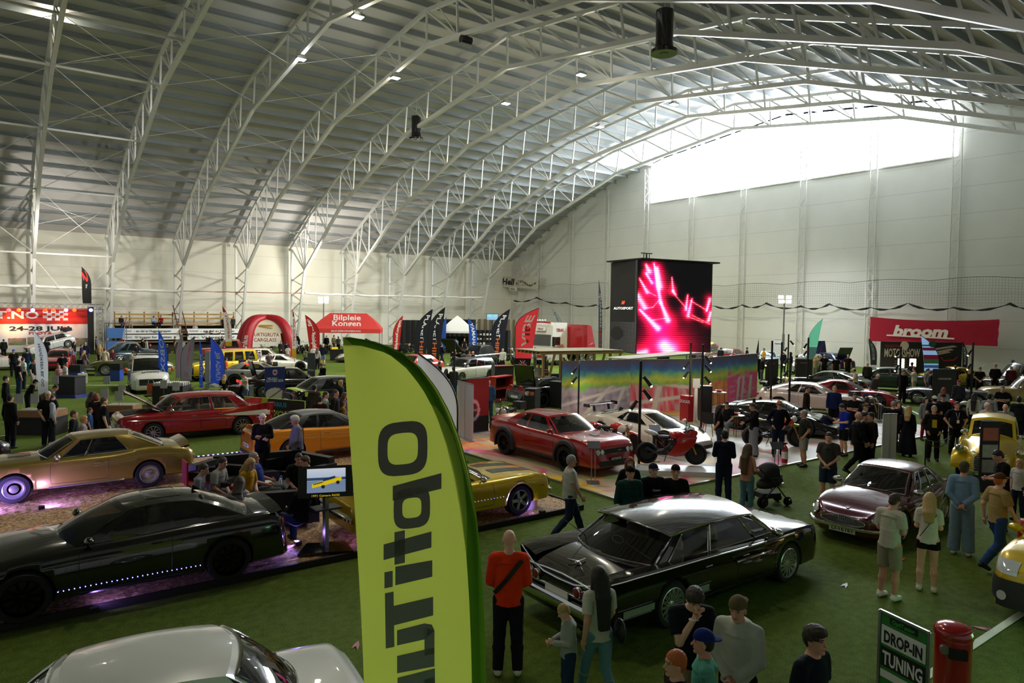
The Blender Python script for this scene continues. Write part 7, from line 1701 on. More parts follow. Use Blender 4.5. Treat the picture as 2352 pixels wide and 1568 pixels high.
for px in(2069,2096):P=base3(px,872 if px==2069 else 868);P=at_depth(px,850,dm-2);t=thing('light_column','glowing white light column, %s'%('left one in front of the motor show wall' if px>2080 else 'the left one by the green plants'),'lamp',(P[0]*1,P[1],0));MB().box((0,0,.9),(.3,.3,1.8)).build('shade',mat((1,.95,.82),.4,emit=2.2,var=.01,name='column_glow'),t)
MB().box((0,0,0),(.1,.1,.1))if 0 else None
for(px,py0,py1,lab,dist)in((743,815,683,'light mast with white floods before the left wall',80.),(1797,850,682,'light mast with floods before the end wall',63.)):
 a=at_depth(px,py0,dist);zt4=at_depth(px,py1+8,dist)[2];t=thing('light_mast',lab,'light mast',(a[0],a[1],0),rt);MB().tube([(0,0,0),(0,0,zt4*.5)],.12,8).tube([(0,0,zt4*.5),(0,0,zt4)],.07,8).build('mast',ALU,t)
 for x,z in((-.35,.3),(.35,.3),(-.3,-.1),(.35,-.1)):MB().box((x,-.1,zt4+z),(.42,.16,.3)).build('flood',mat((1,.98,.92),.4,emit=7 if px<1000 else 3,var=.01,name='flood_glow'),t)
 MB().beam((-.4,0,zt4),(.4,0,zt4),.06).build('crossbar',ALU,t)
def spotpole(i,px,pyb,pyt,lab,lamps_):
 P=base3(px,pyb);dd=depth(P);s_=dd/FP;Ht_=(pyb-pyt)*s_;t=thing('spotlight_pole',lab,'light pole',P,rt,'black spotlight poles around the painted stage')
 MB().box((0,0,Ht_/2),(.07,.07,Ht_)).build('pole',BLACK,t);MB().lathe([(0,0),(.28,0),(.28,.03),(0,.03)]).build('base_plate',DARK,t)
 for(py,sd)in lamps_:
  z=(pyb-py)*s_;MB().tube([(0,0,z+.1),(sd*.12,-.05,z+.1)],.015,5).tube([(sd*.10,-.02,z+.14),(sd*.30,-.10,z-.12)],[.05,.065],10).build('spotlight',DARK,t);MB().ell((sd*.305,-.105,z-.13),(.04,.04,.04)).build('lens',mat((1,.9,.7),.3,emit=3,name='spot_glow'),t)
PL=[(1328,962,812,'leftmost, in front of the grey rocks',[(850,-1),(872,-1)]),(1467,1075,828,'the tallest one, before the white supercar',[(875,1),(905,1),(930,-1)]),(1583,968,786,'at the join of red and orange mural',[(838,-1),(860,-1)]),(1610,985,790,'right beside the join of red and orange mural',[(825,1),(845,1),(872,1)]),(1769,957,782,'leftmost of the cluster right of the mural',[(832,-1)]),(1792,930,785,'second in the cluster right of the mural',[]),(1808,890,767,'highest in the cluster right of the mural',[(787,1),(803,-1)]),(1811,975,808,'beside the man with sunglasses',[(830,-1),(858,-1)]),(1853,915,775,'in front of the picture panels',[(795,-1),(812,-1)]),(2064,948,795,'behind the people left of the QR board',[(812,-1),(845,-1)]),(2229,945,786,'right of the QR board',[(810,-1),(842,-1)])]
for i,(a_,b_,c_,l_,s_)in enumerate(PL):spotpole(i,a_,b_,c_,'black spotlight pole, '+l_,s_)
P=base3(964,1005);t=thing('spotlight_pole','dark blue pole behind the lime flag beside the white roll-up banner','light pole',base3(1042,1012),rt);s_=depth(base3(1042,1012))/FP;MB().box((0,0,230*s_/2),(.06,.06,230*s_)).build('pole',mat('#14142e',.4),t);MB().lathe([(0,0),(.28,0),(.28,.03),(0,.03)]).build('base_plate',DARK,t)
def rollup(lab,a_,b_,ytop,m,txts=(),nm='rollup_banner',cat='banner',ff=None):
 P0,P1=base3(*a_),base3(*b_);s_=(depth(P0)+depth(P1))/2/FP;h=((a_[1]+b_[1])/2-ytop)*s_;t,X,Nn,L=sheet(nm,lab,cat,P0,P1,.03,h,m if m is not None else ff,.03,None,txts)
 MB().box(X*L/2+A(0,0,-.0),(L,.2,.07),np.stack([X,Nn,UPV],1)).build('foot',ALU,t);MB().tube([A(0,0,h-.03),X*L+A(0,0,h-.03)],.02,6).build('top_rail',ALU,t);return t,X,Nn,L,h
WB=mat('#c9c9cf',.6,var=.03)
t,X,Nn,L,h=rollup('white roll-up banner seen from behind, left of the crimson coupe',(1050,1002),(1085,1018),878,WB);MB().tube([X*L*.5+Nn*.01,X*L*.5+UPV*h+Nn*.01],.006,4).build('pole',ALU,t)
t,X,Nn,L,h=rollup('white roll-up banner seen from behind, behind the maroon coupe',(2025,1066),(2057,1065),950,WB);MB().tube([X*L*.5+Nn*.01,X*L*.5+UPV*h+Nn*.01],.006,4).build('pole',ALU,t)
def ducati(U,V):r=np.clip((U*.9+V*.5-.55)*6,0,1)*(V>.3);w=(np.hypot((U-.45)*.9,V-.42)<.2)*(np.hypot((U-.45)*.9,V-.42)>.13)*.5;return[.13+.5*r+w,.11+.02*r+w,.11+.03*r+w]
t,X,Nn,L,h=rollup('dark display wall with a red motorcycle picture and Ducati lettering',(1058,1000),(1122,992),868,None,[('DUCATI',.55,.42,.09,.35,'#d0d0d0')],'display_wall','wall',ducati)
rollup('dark grey picture panel with a red motorcycle and Autosport lettering',(1757,905),(1786,902),824,mat('#2f2d2d',.6),[('AUTOSPORT',.5,.10,.07,.7,'#c0c0c0'),('MULTISTRADA',.5,.86,.05,.4,'#b8b8b8')],'picture_board','board')
rollup('dark grey picture panel with a red sports car and Autosport lettering',(1827,888),(1865,889),824,mat('#2f2d2d',.6),[('AUTOSPORT',.5,.10,.07,.7,'#c0c0c0'),('KONFIGURATOR',.5,.86,.05,.5,'#b8b8b8')],'picture_board','board')
rollup('dark brown roll-up board with white lettering in front of the grey open car',(2140,938),(2194,938),847,mat('#332e2e',.6),[('KONKURRANSE',.5,.75,.09,.7,'#d8d8d8')])
def lott(U,V):e=(((U-.5)/.46)**2+((V-.30)/.17)**2<1)*1.;r_=np.hypot((U-.5)*.56,V-.86);b2=(r_<.07)*(r_>.045)+0.;rr=(r_<.04)*1.;d2=e*(np.abs((V-.2)-.35*(U-.2))<.02)*.4;return[.10+.68*e-d2+.65*b2+.5*rr,.16+.60*e-d2+.6*b2,.42+.32*e-d2+.35*b2-.2*rr]
rollup('blue roll-up banner reading LOTTERI 2024 behind the red finned sedan',(608,935),(655,933),842,None,[('LOTTERI 2024',.5,.65,.12,.75,'#c8d0e4'),('NMK ORKLA',.38,.71,.08,.45,'#c8d0e4')],ff=lott)
rollup('dark slate roll-up banner beside the black saloon',(706,882),(723,884),810,mat('#2c343c',.6),[('SPONSOR',.5,.45,.1,.6,'#c8d0d4')])
rollup('small purple-grey roll-up banner behind the silver coupe',(548,880),(565,880),826,mat('#4a465c',.6),[('T',.3,.7,.2,.2,'#d02050')])
rollup('grey blank roll-up banner between the blue flags',(471,893),(482,894),808,mat('#83888a',.6))
rollup('narrow patterned grey roll-up banner by the red shelf',(1128,905),(1136,905),832,mat('#7f8084',.6))
rollup('white notice board with a winged emblem above the light blue car',(1777,838),(1797,838),780,WHITE,[('Nettverk',.5,.85,.15,.8,'#333333')])
t=thing('name_board','black board reading Jaguar XK-motor above the brown roll-up','sign',base3(2160,905),rt);s_=depth(base3(2160,905))/FP;h=50*s_
MB().box((-.2,0,h),(40*s_,.05,9*s_)).build('board',BLACK,t);text_mesh(MB(),'Jaguar XK-motor',(-.2,-.04,h),(1,0,0),UPV,4.5*s_,36*s_,.02).build('lettering',WHITE,t);MB().tube([(0,0,0),(0,0,h)],.03,6).build('post',DARK,t)
# ---------------------------------------------------------------- motorcycles
def moto(label,P,rz,c1,c2='#18181a',kind='sport',z=0.,rimc='#1a1a1c',fair=None,sc=1.):
 t=thing('motorcycle',label,'motorcycle',(P[0],P[1],z),math.radians(rz));t.scale=(sc,)*3;m1=mat(c1,.25,coat=.8);m2=mat('#d8d8d4' if c2=='w' else c2,.4,coat=.3);fr=mat('#3a3a3c',.4,.6)
 for x,w in((.72,.12),(-.70,.18)):
  ty,rm=wheel_meshes(.32,w,'ten',rimc,.78);o=place('wheel',ty,t,(x,0,.32));place('rim',rm,o)
  MB().lathe([(.10,0),(.155,0),(.155,.006),(.10,.006)],(x,w/2+.02,.32),rotx(-PI/2),20).build('brake_disc',ALU,t)
 for s in(1,-1):MB().tube([(.72,s*.10,.32),(.47,s*.10,.92)],[.026,.03],8).build('fork_tube',mat('#b08a3c',.3,.8)if kind!='chop' else CHROME,t);MB().tube([(-.70,s*.10,.32),(-.15,s*.10,.42)],.03,6).build('swingarm',fr,t)
 mb=MB();mb.tube([(.45,0,.88),(.1,.08,.72),(-.15,.08,.45)],.028,6).tube([(.45,0,.88),(.1,-.08,.72),(-.15,-.08,.45)],.028,6).tube([(0,.08,.70),(-.55,.06,.82)],.022,6).tube([(0,-.08,.70),(-.55,-.06,.82)],.022,6).tube([(-.15,.08,.45),(-.5,.06,.8)],.02,6).tube([(-.15,-.08,.45),(-.5,-.06,.8)],.02,6);mb.build('frame',fr,t)
 MB().ell((.08,0,.46),(.23,.16,.17)).box((.22,0,.55),(.16,.2,.2),roty(.5)).ell((-.08,.1,.40),(.12,.08,.12)).build('engine',fr,t)
 MB().ell((.18,0,.85),(.26,.14,.13)).build('fuel_tank',m1,t);MB().ell((-.25,0,.80),(.28,.13,.06)).build('seat',BLACK,t)
 up=.06 if kind=='sport' else .2;MB().tube([(.36,.34,.92+up),(.44,.18,.96+up*.8),(.46,0,.94+up*.6),(.44,-.18,.96+up*.8),(.36,-.34,.92+up)],.014,6).build('handlebar',DARK,t)
 MB().tube([(.1,-.1,.3),(-.35,-.14,.32),(-.75,-.16,.5)],[.03,.035,.055],10).build('exhaust',CHROME if kind=='chop' else fr,t)
 for s in(1,-1):MB().tube([(.44,s*.2,1.0+up*.6),(.48,s*.28,1.14+up*.6)],.007,5).ell((.48,s*.3,1.16+up*.6),(.02,.06,.035)).build('mirror',DARK,t)
 if kind=='sport':
  for s in(1,-1):MB().grid([[(.62,s*.06,.98),(.74,s*.10,.82),(.66,s*.13,.60),(.30,s*.17,.28)],[(.40,s*.18,.96),(.45,s*.21,.80),(.35,s*.22,.55),(.10,s*.19,.26)],[(.15,s*.18,.82),(.12,s*.20,.66),(.0,s*.20,.45),(-.15,s*.17,.30)]],flip=s>0).build('side_fairing',m1,t)
  MB().ell((.60,0,.93),(.17,.14,.12)).build('nose_fairing',m1,t);MB().ell((.52,0,1.05),(.16,.11,.10)).build('windscreen',GLASS,t);MB().ell((-.58,0,.92),(.22,.11,.07),roty(.25)).build('tail_fairing',mat('#d8d8d4',.3)if c2=='w' else m1,t)
 else:
  MB().ell((.62,0,.88),(.09,.09,.10)).build('headlight',HEADL,t);MB().ell((-.55,0,.86),(.26,.10,.05),roty(.2)).build('tail_fairing',m1,t);MB().ell((.72,0,.68),(.26,.08,.04),roty(.2)).build('front_fender',m1,t)
  for s in(1,-1):MB().ell((.38,s*.13,.80),(.16,.05,.12),roty(-.5)).build('tank_panel',m2,t)
  if kind=='adv':MB().ell((.55,0,1.12),(.08,.16,.2)).build('windscreen',GLASSC,t);MB().box((-.75,0,.95),(.35,.4,.3)).build('top_case',DARK,t)
 MB().tube([(-.1,.12,.3),(-.15,.28,.02)],.014,5).build('side_stand',fr,t)
 return t
slab('motorcycle_ramp','low white plinth carrying the red sport motorcycle','plinth',1555,1090,2.6,.85,.14,math.radians(-42),mat('#c9cac8',.4))
moto('red sport motorcycle on the white plinth',gp(1540,1080),-42,'#b80f18','w','sport',.19,'#141416')
moto('white and red supermoto between the crimson coupe and the white supercar',gp(1405,1040),-66,'#c8281c','#d8d8d4','moto',.05,'#c02820')
moto('green, yellow and red naked motorcycle behind the man with sunglasses',gp(1778,1028),-36,'#b8d020','#d83018','moto',.05,sc=1.1)
moto('black and white touring motorcycle behind the crimson coupe',gp(1165,990),195,'#2a2a2c','#b8b0a8','adv',.0)
moto('red and white sport motorcycle seen end-on by the brown roll-up board',gp(2190,968),60,'#c01c22','w','sport',0)
moto('grey touring motorcycle with wide bars behind the red sports car',gp(1990,960),250,'#8a8a88','#2a2a2c','adv',.05)
moto('golden beige dismantled-looking motorcycle raised in the pole cluster',gp(1800,905),250,'#b8a070','#d8d0b8','moto',.05)
moto('tall black motorcycle with a silver wing inside the inflatable tent',gp(612,822),200,'#d8d8d0','#90c020','adv')
for k,(px,py)in enumerate(((690,812),(704,810),(718,812),(735,811),(756,812))):moto('chrome custom motorcycle under the red pop-up tent, %s from the left'%ORD[k],gp(px,py),230+12*k,['#3a3a3c','#7a1a1a','#2a2a50','#1a1a1c','#8a8a8a'][k],'#222224','chop')
for k,(px,py)in enumerate(((1056,822),(1083,826),(1172,820),(1166,836),(930,808),(945,812))):moto(['black off-road motorcycle before the white tent','black motorcycle beside the blue YAMAHA flag','blue motorcycle left of the VIBE flag, farther one','blue motorcycle left of the VIBE flag, nearer one','olive military motorcycle by the black curtain','dark motorcycle behind the left PLANET flag'][k],gp(px,py),200+25*k,['#1a1a1c','#222226','#20408a','#24408a','#4a4a2c','#1c1c1e'][k],'#222224','moto')
# ---------------------------------------------------------------- foreground objects
P=onZ(2074,1420,1.25);P=np.array([P[0],P[1],0.]);t=thing('sign_board','green and white DROP-IN TUNING sign standing at the bottom right','sign',P)
a=onZ(2022,1402,1.45);b=onZ(2135,1455,1.45);a=A(a[0],a[1],0)-P;b=A(b[0],b[1],0)-P;X=unit(b-a);Lg=np.linalg.norm(b-a);Nn=np.cross(X,UPV)
GN=mat('#2f7a34',.4);MB().prism([(0,.35),(Lg,.35),(Lg,1.45),(0,1.45)],.03,tuple(a-Nn*.03),X,UPV).build('panel',GN,t)
MB().beam(a+A(0,0,.34),a+A(0,0,1.46),.025).beam(b+A(0,0,.34),b+A(0,0,1.46),.025).beam(a+A(0,0,1.46),b+A(0,0,1.46),.025).beam(a+A(0,0,.34),b+A(0,0,.34),.025).build('frame',ALU,t)
def bar(z0_,z1_,m,u0=.05,u1=.95):MB().prism([(Lg*u0,z0_),(Lg*u1,z0_),(Lg*u1,z1_),(Lg*u0,z1_)],.004,tuple(a+Nn*.002),X,UPV).build('stripe',m,t)
bar(1.12,1.32,mat('#d8dcd8',.5));bar(.88,1.09,mat('#101612',.5));bar(.76,.84,mat('#d8dcd8',.5));bar(1.36,1.43,mat('#101612',.5),.22,.78)
for s_,z,h_,w_,c_ in(('DROP-IN',1.155,.12,.78,'#101612'),('TUNING',.915,.14,.82,'#e0e4e0'),('OptiTuning',1.375,.045,.46,'#3aa040'),('MOTOR',.58,.07,.5,'#c8dcc8')):text_mesh(MB(),s_,a+X*Lg*.5+UPV*(z+h_*.45)+Nn*.01,X,UPV,h_,Lg*w_,.03).build('lettering',mat(c_,.5),t)
MB().beam(a+A(0,0,.4),a-Nn*.4,.03).beam(b+A(0,0,.4),b-Nn*.4,.03).beam(a+A(0,0,.4),a,.03).beam(b+A(0,0,.4),b,.03).build('stand',ALU,t)
P=onZ(2150,1424,1.12);t=thing('trash_bin','glossy red cylindrical litter bin behind the green sign','bin',(P[0]+.1,P[1]-.15,0));RB=mat('#a3121c',.2,.1,coat=1.)
MB().lathe([(.17,0),(.19,.02),(.19,.95),(.185,.97)],n=32).build('body',RB,t);MB().lathe([(.20,.97),(.205,1.04),(.17,1.09),(.09,1.12),(0,1.125)],n=32).build('lid',RB,t)
MB().box((-.13,-.09,.84),(.14,.18,.11),rotz(.6)).build('slot',BLACK,t);MB().tube([(-.22,.0,.86),(-.12,.05,.86)],.05,12).build('ashtray',ALU,t)
t=thing('trash_bin','red litter bin rim peeking in above the yellow van at the right edge','bin',base3(2362,1262));MB().lathe([(.17,0),(.19,.02),(.19,.55),(.15,.6),(0,.62)],n=24).build('body',RB,t)
P=gp(1714,1112,.05);P=gp(1802,1062,.05);t=thing('fire_extinguisher','red fire extinguisher standing at the foot of a spotlight pole','fire extinguisher',(P[0],P[1],.06));MB().lathe([(.09,0),(.095,.05),(.095,.42),(.06,.5),(.025,.53),(.025,.57)],n=20).build('cylinder',RB,t);MB().box((0,0,.6),(.05,.12,.05)).tube([(0,.03,.57),(.1,.06,.45),(.11,.05,.15)],.012,6).build('valve_and_hose',BLACK,t);MB().lathe([(.0965,.12),(.0965,.34)],n=20).build('label',WHITE,t)
P=onZ(1762,1158);t=thing('stroller','black pram with big hood and a baby, pushed by the woman in pink','stroller',(P[0],P[1],0),math.atan2(-P[1],-P[0])+math.radians(125))
for x,y in((.42,.2),(.42,-.2),(-.32,.28),(-.32,-.28)):
 r_=.11 if x>0 else .15;ty,rm=wheel_meshes(r_,.05,'five','#2a2a2c',.72);o=place('wheel',ty,t,(x,y,r_));place('rim',rm,o)
FM=mat('#141416',.5)
for s in(1,-1):MB().tube([(.42,s*.2,.14),(.05,s*.25,.55),(-.45,s*.25,.98)],.016,6).tube([(-.32,s*.28,.16),(.05,s*.25,.5)],.014,6).build('frame_tube',FM,t)
MB().tube([(-.45,.25,.98),(-.5,0,1.0),(-.45,-.25,.98)],.02,6).build('handle',FM,t);MB().ell((.05,0,.55),(.38,.2,.15),roty(-.2)).build('seat',mat('#2a2b28',.9),t)
G=[[(.05-.36*math.cos(a_)*1.0+.0,.25*math.cos(b_)*1.,.62+.42*math.sin(a_)*abs(math.sin(b_))**.5)for b_ in np.linspace(.05,PI-.05,9)]for a_ in np.linspace(.3,1.9,8)];MB().grid(G).build('hood',mat('#0c0c0e',.8),t);MB().box((.0,0,.25),(.5,.36,.12)).build('basket',mat('#23241f',.9),t)
MB().ell((.15,0,.68),(.26,.15,.08),roty(-.15)).build('blanket',mat('#5c6450',.9),t);MB().ell((-.12,0,.78),(.07,.065,.08)).build('baby_head',skin_mat('#c9957c'),t)
P=base3(748,1275);P[2]=.11;t=thing('display_screen','tilted flat screen on a pillar showing a yellow muscle car','screen',P)
a=onZ(700,1090,1.66);b=onZ(812,1080,1.70);u_=unit(A(b[0]-a[0],b[1]-a[1],0));n_=np.cross(u_,UPV);dz=UPV*.97-n_*.2;dz=unit(dz);O=A(0,0,1.28)
Wt=1.0;MB().prism([(-Wt/2,-.29),(Wt/2,-.29),(Wt/2,.29),(-Wt/2,.29)],.04,tuple(O-n_*.045),u_,dz).build('bezel',BLACK,t)
def tvpic(U,V):
 r=.55+.3*V;g=.66+.22*V;b_=.78+.15*V;sea=(V<.62)*(V>.5);r=np.where(sea,.2,r);g=np.where(sea,.28,g);b_=np.where(sea,.42,b_);rd=V<.5;r=np.where(rd,.50-.1*V,r);g=np.where(rd,.56,g);b_=np.where(rd,.68,b_)
 x=U+.0;yb_=.34+.38*(U-.3);body=(np.abs(V-yb_)<.10-.05*np.abs(U-.5))*(U>.15)*(U<.87);cabn=(np.abs(V-(yb_+.13))<.055)*(U>.42)*(U<.72)
 for m_,c in((body,(.93,.80,.05)),(cabn,(.10,.20,.35)),((np.abs(V-yb_-.05)<.02)*(U>.18)*(U<.42),(.08,.08,.06))):r=np.where(m_,c[0],r);g=np.where(m_,c[1],g);b_=np.where(m_,c[2],b_)
 for cx_,cy_ in((.42,.24),(.78,.40)):w=np.hypot((U-cx_)*1.6,V-cy_)<.075;r=np.where(w,.1,r);g=np.where(w,.1,g);b_=np.where(w,.15,b_)
 e=(U<.03)+(U>.97);return[r*(1-e),g*(1-e),b_*(1-e)]
attr_grid('picture',tvpic,90,60,tuple(O-u_*.36-dz*.19+n_*.004),u_*.74,dz*.44,attr_mat(.2,.9),t);text_mesh(MB(),'1971 Camaro RS/SS',O-dz*.245+n_*.005,u_,dz,.035,.5,.0).build('lettering',SCREEN('#d8c020',1.),t)
MB().beam((0,0,.05),(0,0,1.0),.13,.07).build('pillar',ALU,t);MB().prism([(-.5,-.3),(.5,-.3),(.35,.3),(-.35,.3)],.05,(0,0,0),u_,-n_).build('base_plate',GLOSSB,t);MB().box((0,.0,.8),(.5,.35,.03)).build('tray',BLACK,t)
TP=0.11
def sofa(label,px,py,L_,rz,c='#0b0b0d'):
 P=gp(px,py,TP);t=thing('sofa',label,'sofa',(P[0],P[1],TP),math.radians(rz));m=mat(c,.45,var=.1)
 MB().box((0,0,.24),(.8,L_,.34)).build('seat',m,t);MB().box((-.36,0,.52),(.2,L_,.5)).build('backrest',m,t)
 for s in(1,-1):MB().box((0,s*(L_/2+.07),.36),(.8,.16,.55)).build('armrest',m,t)
sofa('black sofa with two people in front of the orange coupe',585,1115,1.9,-100);sofa('black armchair turned to the table, left one',497,1135,.8,-50);sofa('long black sofa backing on to the black coupe',600,1205,2.0,72);sofa('black armchair below the two men on the right',690,1115,1.5,200)
P=gp(590,1165,TP);t=thing('coffee_table','low dark table covered with snacks between the sofas','table',(P[0],P[1],TP));MB().box((0,0,.42),(1.7,.8,.05)).build('tabletop',DARK,t)
for x in(-.75,.75):
 for y in(-.32,.32):MB().box((x,y,.2),(.06,.06,.4)).build('leg',DARK,t)
rnd=random.Random(7)
for k,(lab,cat,x,y,kind)in enumerate((('clear plastic tub of cake on the coffee table','tub',.15,.0,'b'),('red basket of sweets on the coffee table','basket',-.45,.1,'r'),('dark soda bottle on the coffee table','bottle',-.2,-.15,'c'),('blue energy drink can on the coffee table','can',.6,.15,'l'),('stack of paper cups on the coffee table','cup',.5,-.1,'w'))):
 q=(P[0]+x,P[1]+y,TP+.445)
 if kind in 'br':tag(MB().box((0,0,.06),(.34,.26,.12)).build('snack_tub',mat('#c8c4b8' if kind=='b' else '#a01c20',.5),None,q),lab,cat)
 else:tag(MB().lathe([(.035,0),(.038,.12 if kind!='c' else .2),(.02,.18 if kind!='c' else .27)],n=14).build('bottle' if kind=='c' else 'can' if kind=='l' else 'cup',mat({'c':'#1a0f0c','l':'#2a50a0','w':'#d8d4cc'}[kind],.4),None,q),lab,cat)
P=gp(452,1148,TP);t=thing('camping_chair','red folding chair with the boy in the plaid shirt','chair',(P[0],P[1],TP),0);MB().box((0,0,.42),(.5,.5,.04)).build('seat',mat('#8c1420',.8),t);MB().box((-.25,0,.68),(.04,.5,.55)).build('backrest',mat('#8c1420',.8),t)
for x in(-.22,.22):
 for y in(-.22,.22):MB().tube([(x,y,0),(-x*.6,y,.42)],.012,5).build('leg',BLACK,t)
def infostand(lab,px,py,z=.06):
 P=gp(px,py,z);t=thing('info_stand',lab,'info stand',(P[0],P[1],z),rt);MB().box((0,0,.012),(.34,.3,.02)).build('base_plate',ALU,t)
 for s in(-.05,.05):MB().tube([(s,0,.02),(s,0,.98)],.012,6).build('post',ALU,t)
 MB().box((0,-.02,1.02),(.34,.02,.26),rotx(-.9)).build('plate',mat('#2a2a2c',.4),t)
infostand('lattice info stand beside the nose of the crimson coupe',1362,1108);infostand('info stand in front of the white supercar wheel',1502,1058);infostand('info stand in front of the green and yellow motorcycle',1782,1108);infostand('lattice info stand by the red sports car wheel',2020,968)
for lab,px,py,c,r_ in(('white arrow-shaped paper scrap on the turf',1942,1345,'#d8dcdc',.3),('pink and white paper scrap on the turf by the bin',2255,1443,'#c87890',2.),('small pink paper scrap near the black sedan hood',1762,1197,'#c08088',1.),('pink paper scrap left of the lime flag',820,1483,'#c08088',1.),('orange disc lying behind the man in beige shorts',2072,1286,'#d04830',0)):
 P=gp(px,py);tag(MB().prism([(-.14,-.03),(.02,-.03),(.14,0),(.02,.05),(-.1,.06),(-.02,.01)],.004).build('paper_scrap',mat(c,.7),None,(P[0],P[1],.008),(0,0,r_)),lab,'litter')
P=base3(1222,1182);P[2]=.11;tag(MB().prism([(-.12,0),(.12,0),(.12,.3),(-.12,.3)],.01,(0,0,0),Rh*.96+UPV*.1,UPV*.85+Fh*.4).build('price_card',mat('#c8c6cc',.6),None,P),'white card with the number 17 leaning by the yellow coupe wheel','card')
text_mesh(MB(),'17',P+UPV*.24+Fh*.10-Fh*.02,Rh,UPV*.85+Fh*.4,.06,.07).build('number',mat('#8a2030',.6),bpy.data.objects['price_card']).matrix_parent_inverse=Matrix.Translation(tuple(-P))
t=thing('rope_barrier','black posts and rope in front of the yellow hot rod','barrier',base3(2124,1078));q0=A(0,0,0);q1=base3(2207,1038)-base3(2124,1078);q2=base3(2290,1020)-base3(2124,1078)
for q in(q0,q1):MB().tube([q,q+UPV*.95],.022,8).lathe([(0,0),(.16,0),(.16,.03),(0,.03)],q).build('post',BLACK,t)
for a_,b_ in((q0,q1),(q0,base3(2180,1075)-base3(2124,1078)),(q1,q2)):MB().tube([a_+(b_-a_)*k/10+UPV*(.92-.25*4*k/10*(1-k/10))for k in range(11)],.014,5).build('rope',BLACK,t)
P=gp(2290,1130);t=thing('show_board','tall black display board with pictures in front of the hot rod','board',(P[0],P[1],0),rt);MB().box((-.25,0,.95),(.5,.05,1.9)).build('panel',BLACK,t)
for z,c in((1.55,'#b86a50'),(1.1,'#a8b0a0'),(.7,'#8c8c88')):MB().box((-.25,-.03,z),(.4,.02,.34)).build('photo_print',mat(c,.6,var=.3,scale=8),t)
def table(nm,lab,cat,pa_,pb_,z=0,h=.9,d_=.7,m=None,top=None,group=None):
 a,b=base3(*pa_),base3(*pb_);X=unit(b-a);L=np.linalg.norm(b-a);Nn=np.cross(X,UPV);t=thing(nm,lab,cat,a,0,group)
 MB().prism([(0,.02),(L,.02),(L,h),(0,h)],d_,tuple(Nn*-d_),X,UPV).build('body',m or BLACK,t);MB().prism([(-.03,0),(L+.03,0),(L+.03,.03),(-.03,.03)],d_+.06,tuple(-Nn*(d_+.03)+UPV*h),X,UPV).build('top',top or DARK,t);return t,a,X,Nn,L
def items(n,a,X,Nn,L,h,nm,lab,cat,grp,cols,sz=(.14,.1,.12),rows=1,d_=.7,seed=1):
 rnd=random.Random(seed);src=None;n1=0
 for r_ in range(rows):
  for k in range(n):
   p=a+X*L*(k+.5)/n-Nn*d_*(r_+.6)/(rows+.2)+UPV*h
   o=MB().box((0,0,sz[2]/2),sz).build(nm,mat(cols[(k+r_)%len(cols)],.6),None,p,(0,0,math.atan2(X[1],X[0])));tag(o,lab,cat,grp)
t,a,X,Nn,L=table('display_table','black table covered with rows of white cans before the van','table',(350,935),(420,935),h=.95,d_=1.1)
rnd=random.Random(2);cm_=MB().lathe([(.05,0),(.05,.13),(.03,.15)],n=10).mesh('spray_can',[mat('#c8c8c4',.5)])
for r_ in range(4):
 for k in range(14):o=place('spray_can',cm_,None,a+X*L*(k+.5)/14-Nn*(.15+.25*r_)+UPV*.985);tag(o,'white spray can standing in rows on the black table by the van','can','white cans on the black table')
for lab,pa_,pb_ in(('wooden pallet box of small parts behind the white-haired man',(35,1000),(128,1000)),('wooden pallet box with lettering behind the children',(238,985),(305,985)),('wooden tray on a dark stand behind the red finned sedan',(366,960),(415,960))):
 t,a,X,Nn,L=table('pallet_box',lab,'box',pa_,pb_,h=.62,d_=.8,m=mat('#181512',.8))
 MB().prism([(0,.62),(L,.62),(L,.88),(0,.88)],.8,tuple(-Nn*.8),X,UPV).build('wooden_tray',WOOD,t);MB().prism([(.03,0),(L-.03,0),(L-.03,.02),(.03,.02)],.7,tuple(-Nn*.75+UPV*.88),X,UPV).build('parts_bed',mat('#8d8a84',.7,var=.6,scale=25),t)
for lab,px,py in(('left sign card standing in the pallet box',45,925),('right sign card standing in the pallet box',80,925),('tall sign card on a wire, upper one beside the van',245,880),('sign card left of the children stall, lower',240,912),('sign card by the red bag near the van',280,902),('sign card in front of the red striped bag',273,918),('card on the can table by the van',376,890),('card at the right end of the can table',404,895),('white sign on a stand near the blue crates',127,880)):
 P=onZ(px,py,1.1);t=thing('sign_card',lab,'sign',(P[0],P[1],.0),rt,'small sign cards of the parts stall');MB().box((0,0,1.25),(.30,.012,.36)).build('card',mat('#a6a8a8',.7,var=.3,scale=18),t);MB().tube([(0,.01,.02),(0,.01,1.1)],.008,4).build('wire',ALU,t)
t,a,X,Nn,L=table('counter','black folding counter with a blue cloth foot at the left','counter',(126,912),(172,914),h=1.05,d_=.7,m=mat('#151518',.7));MB().prism([(-.1,.0),(L+.15,.0),(L+.1,.14),(-.05,.14)],.9,tuple(-Nn*.8),X,UPV).build('blue_cloth',mat('#1c2c80',.8),t)
for lab,pa_,pb_ in(('blue crate stack under black boxes by the walking woman',(158,880),(184,880)),('blue crate stack left of the van',(252,875),(275,875))):
 t,a,X,Nn,L=table('crate_stack',lab,'crate',pa_,pb_,h=.7,d_=.6,m=mat('#1c3c94',.5));MB().prism([(0,.74),(L,.74),(L,1.1),(0,1.1)],.55,tuple(-Nn*.58),X,UPV).build('black_boxes',BLACK,t)
P=base3(190,881);tag(MB().box((0,0,.32),(.5,.3,.6)).ell((0,0,.66),(.08,.08,.05)).build('canister',mat('#c8c8b8',.6),None,P),'cream plastic canister beside the blue crates','canister')
P=base3(229,862);tag(MB().box((0,0,.22),(.6,.1,.42)).build('white_board',WHITE,None,P),'small white board on the turf in front of the olive car','board')
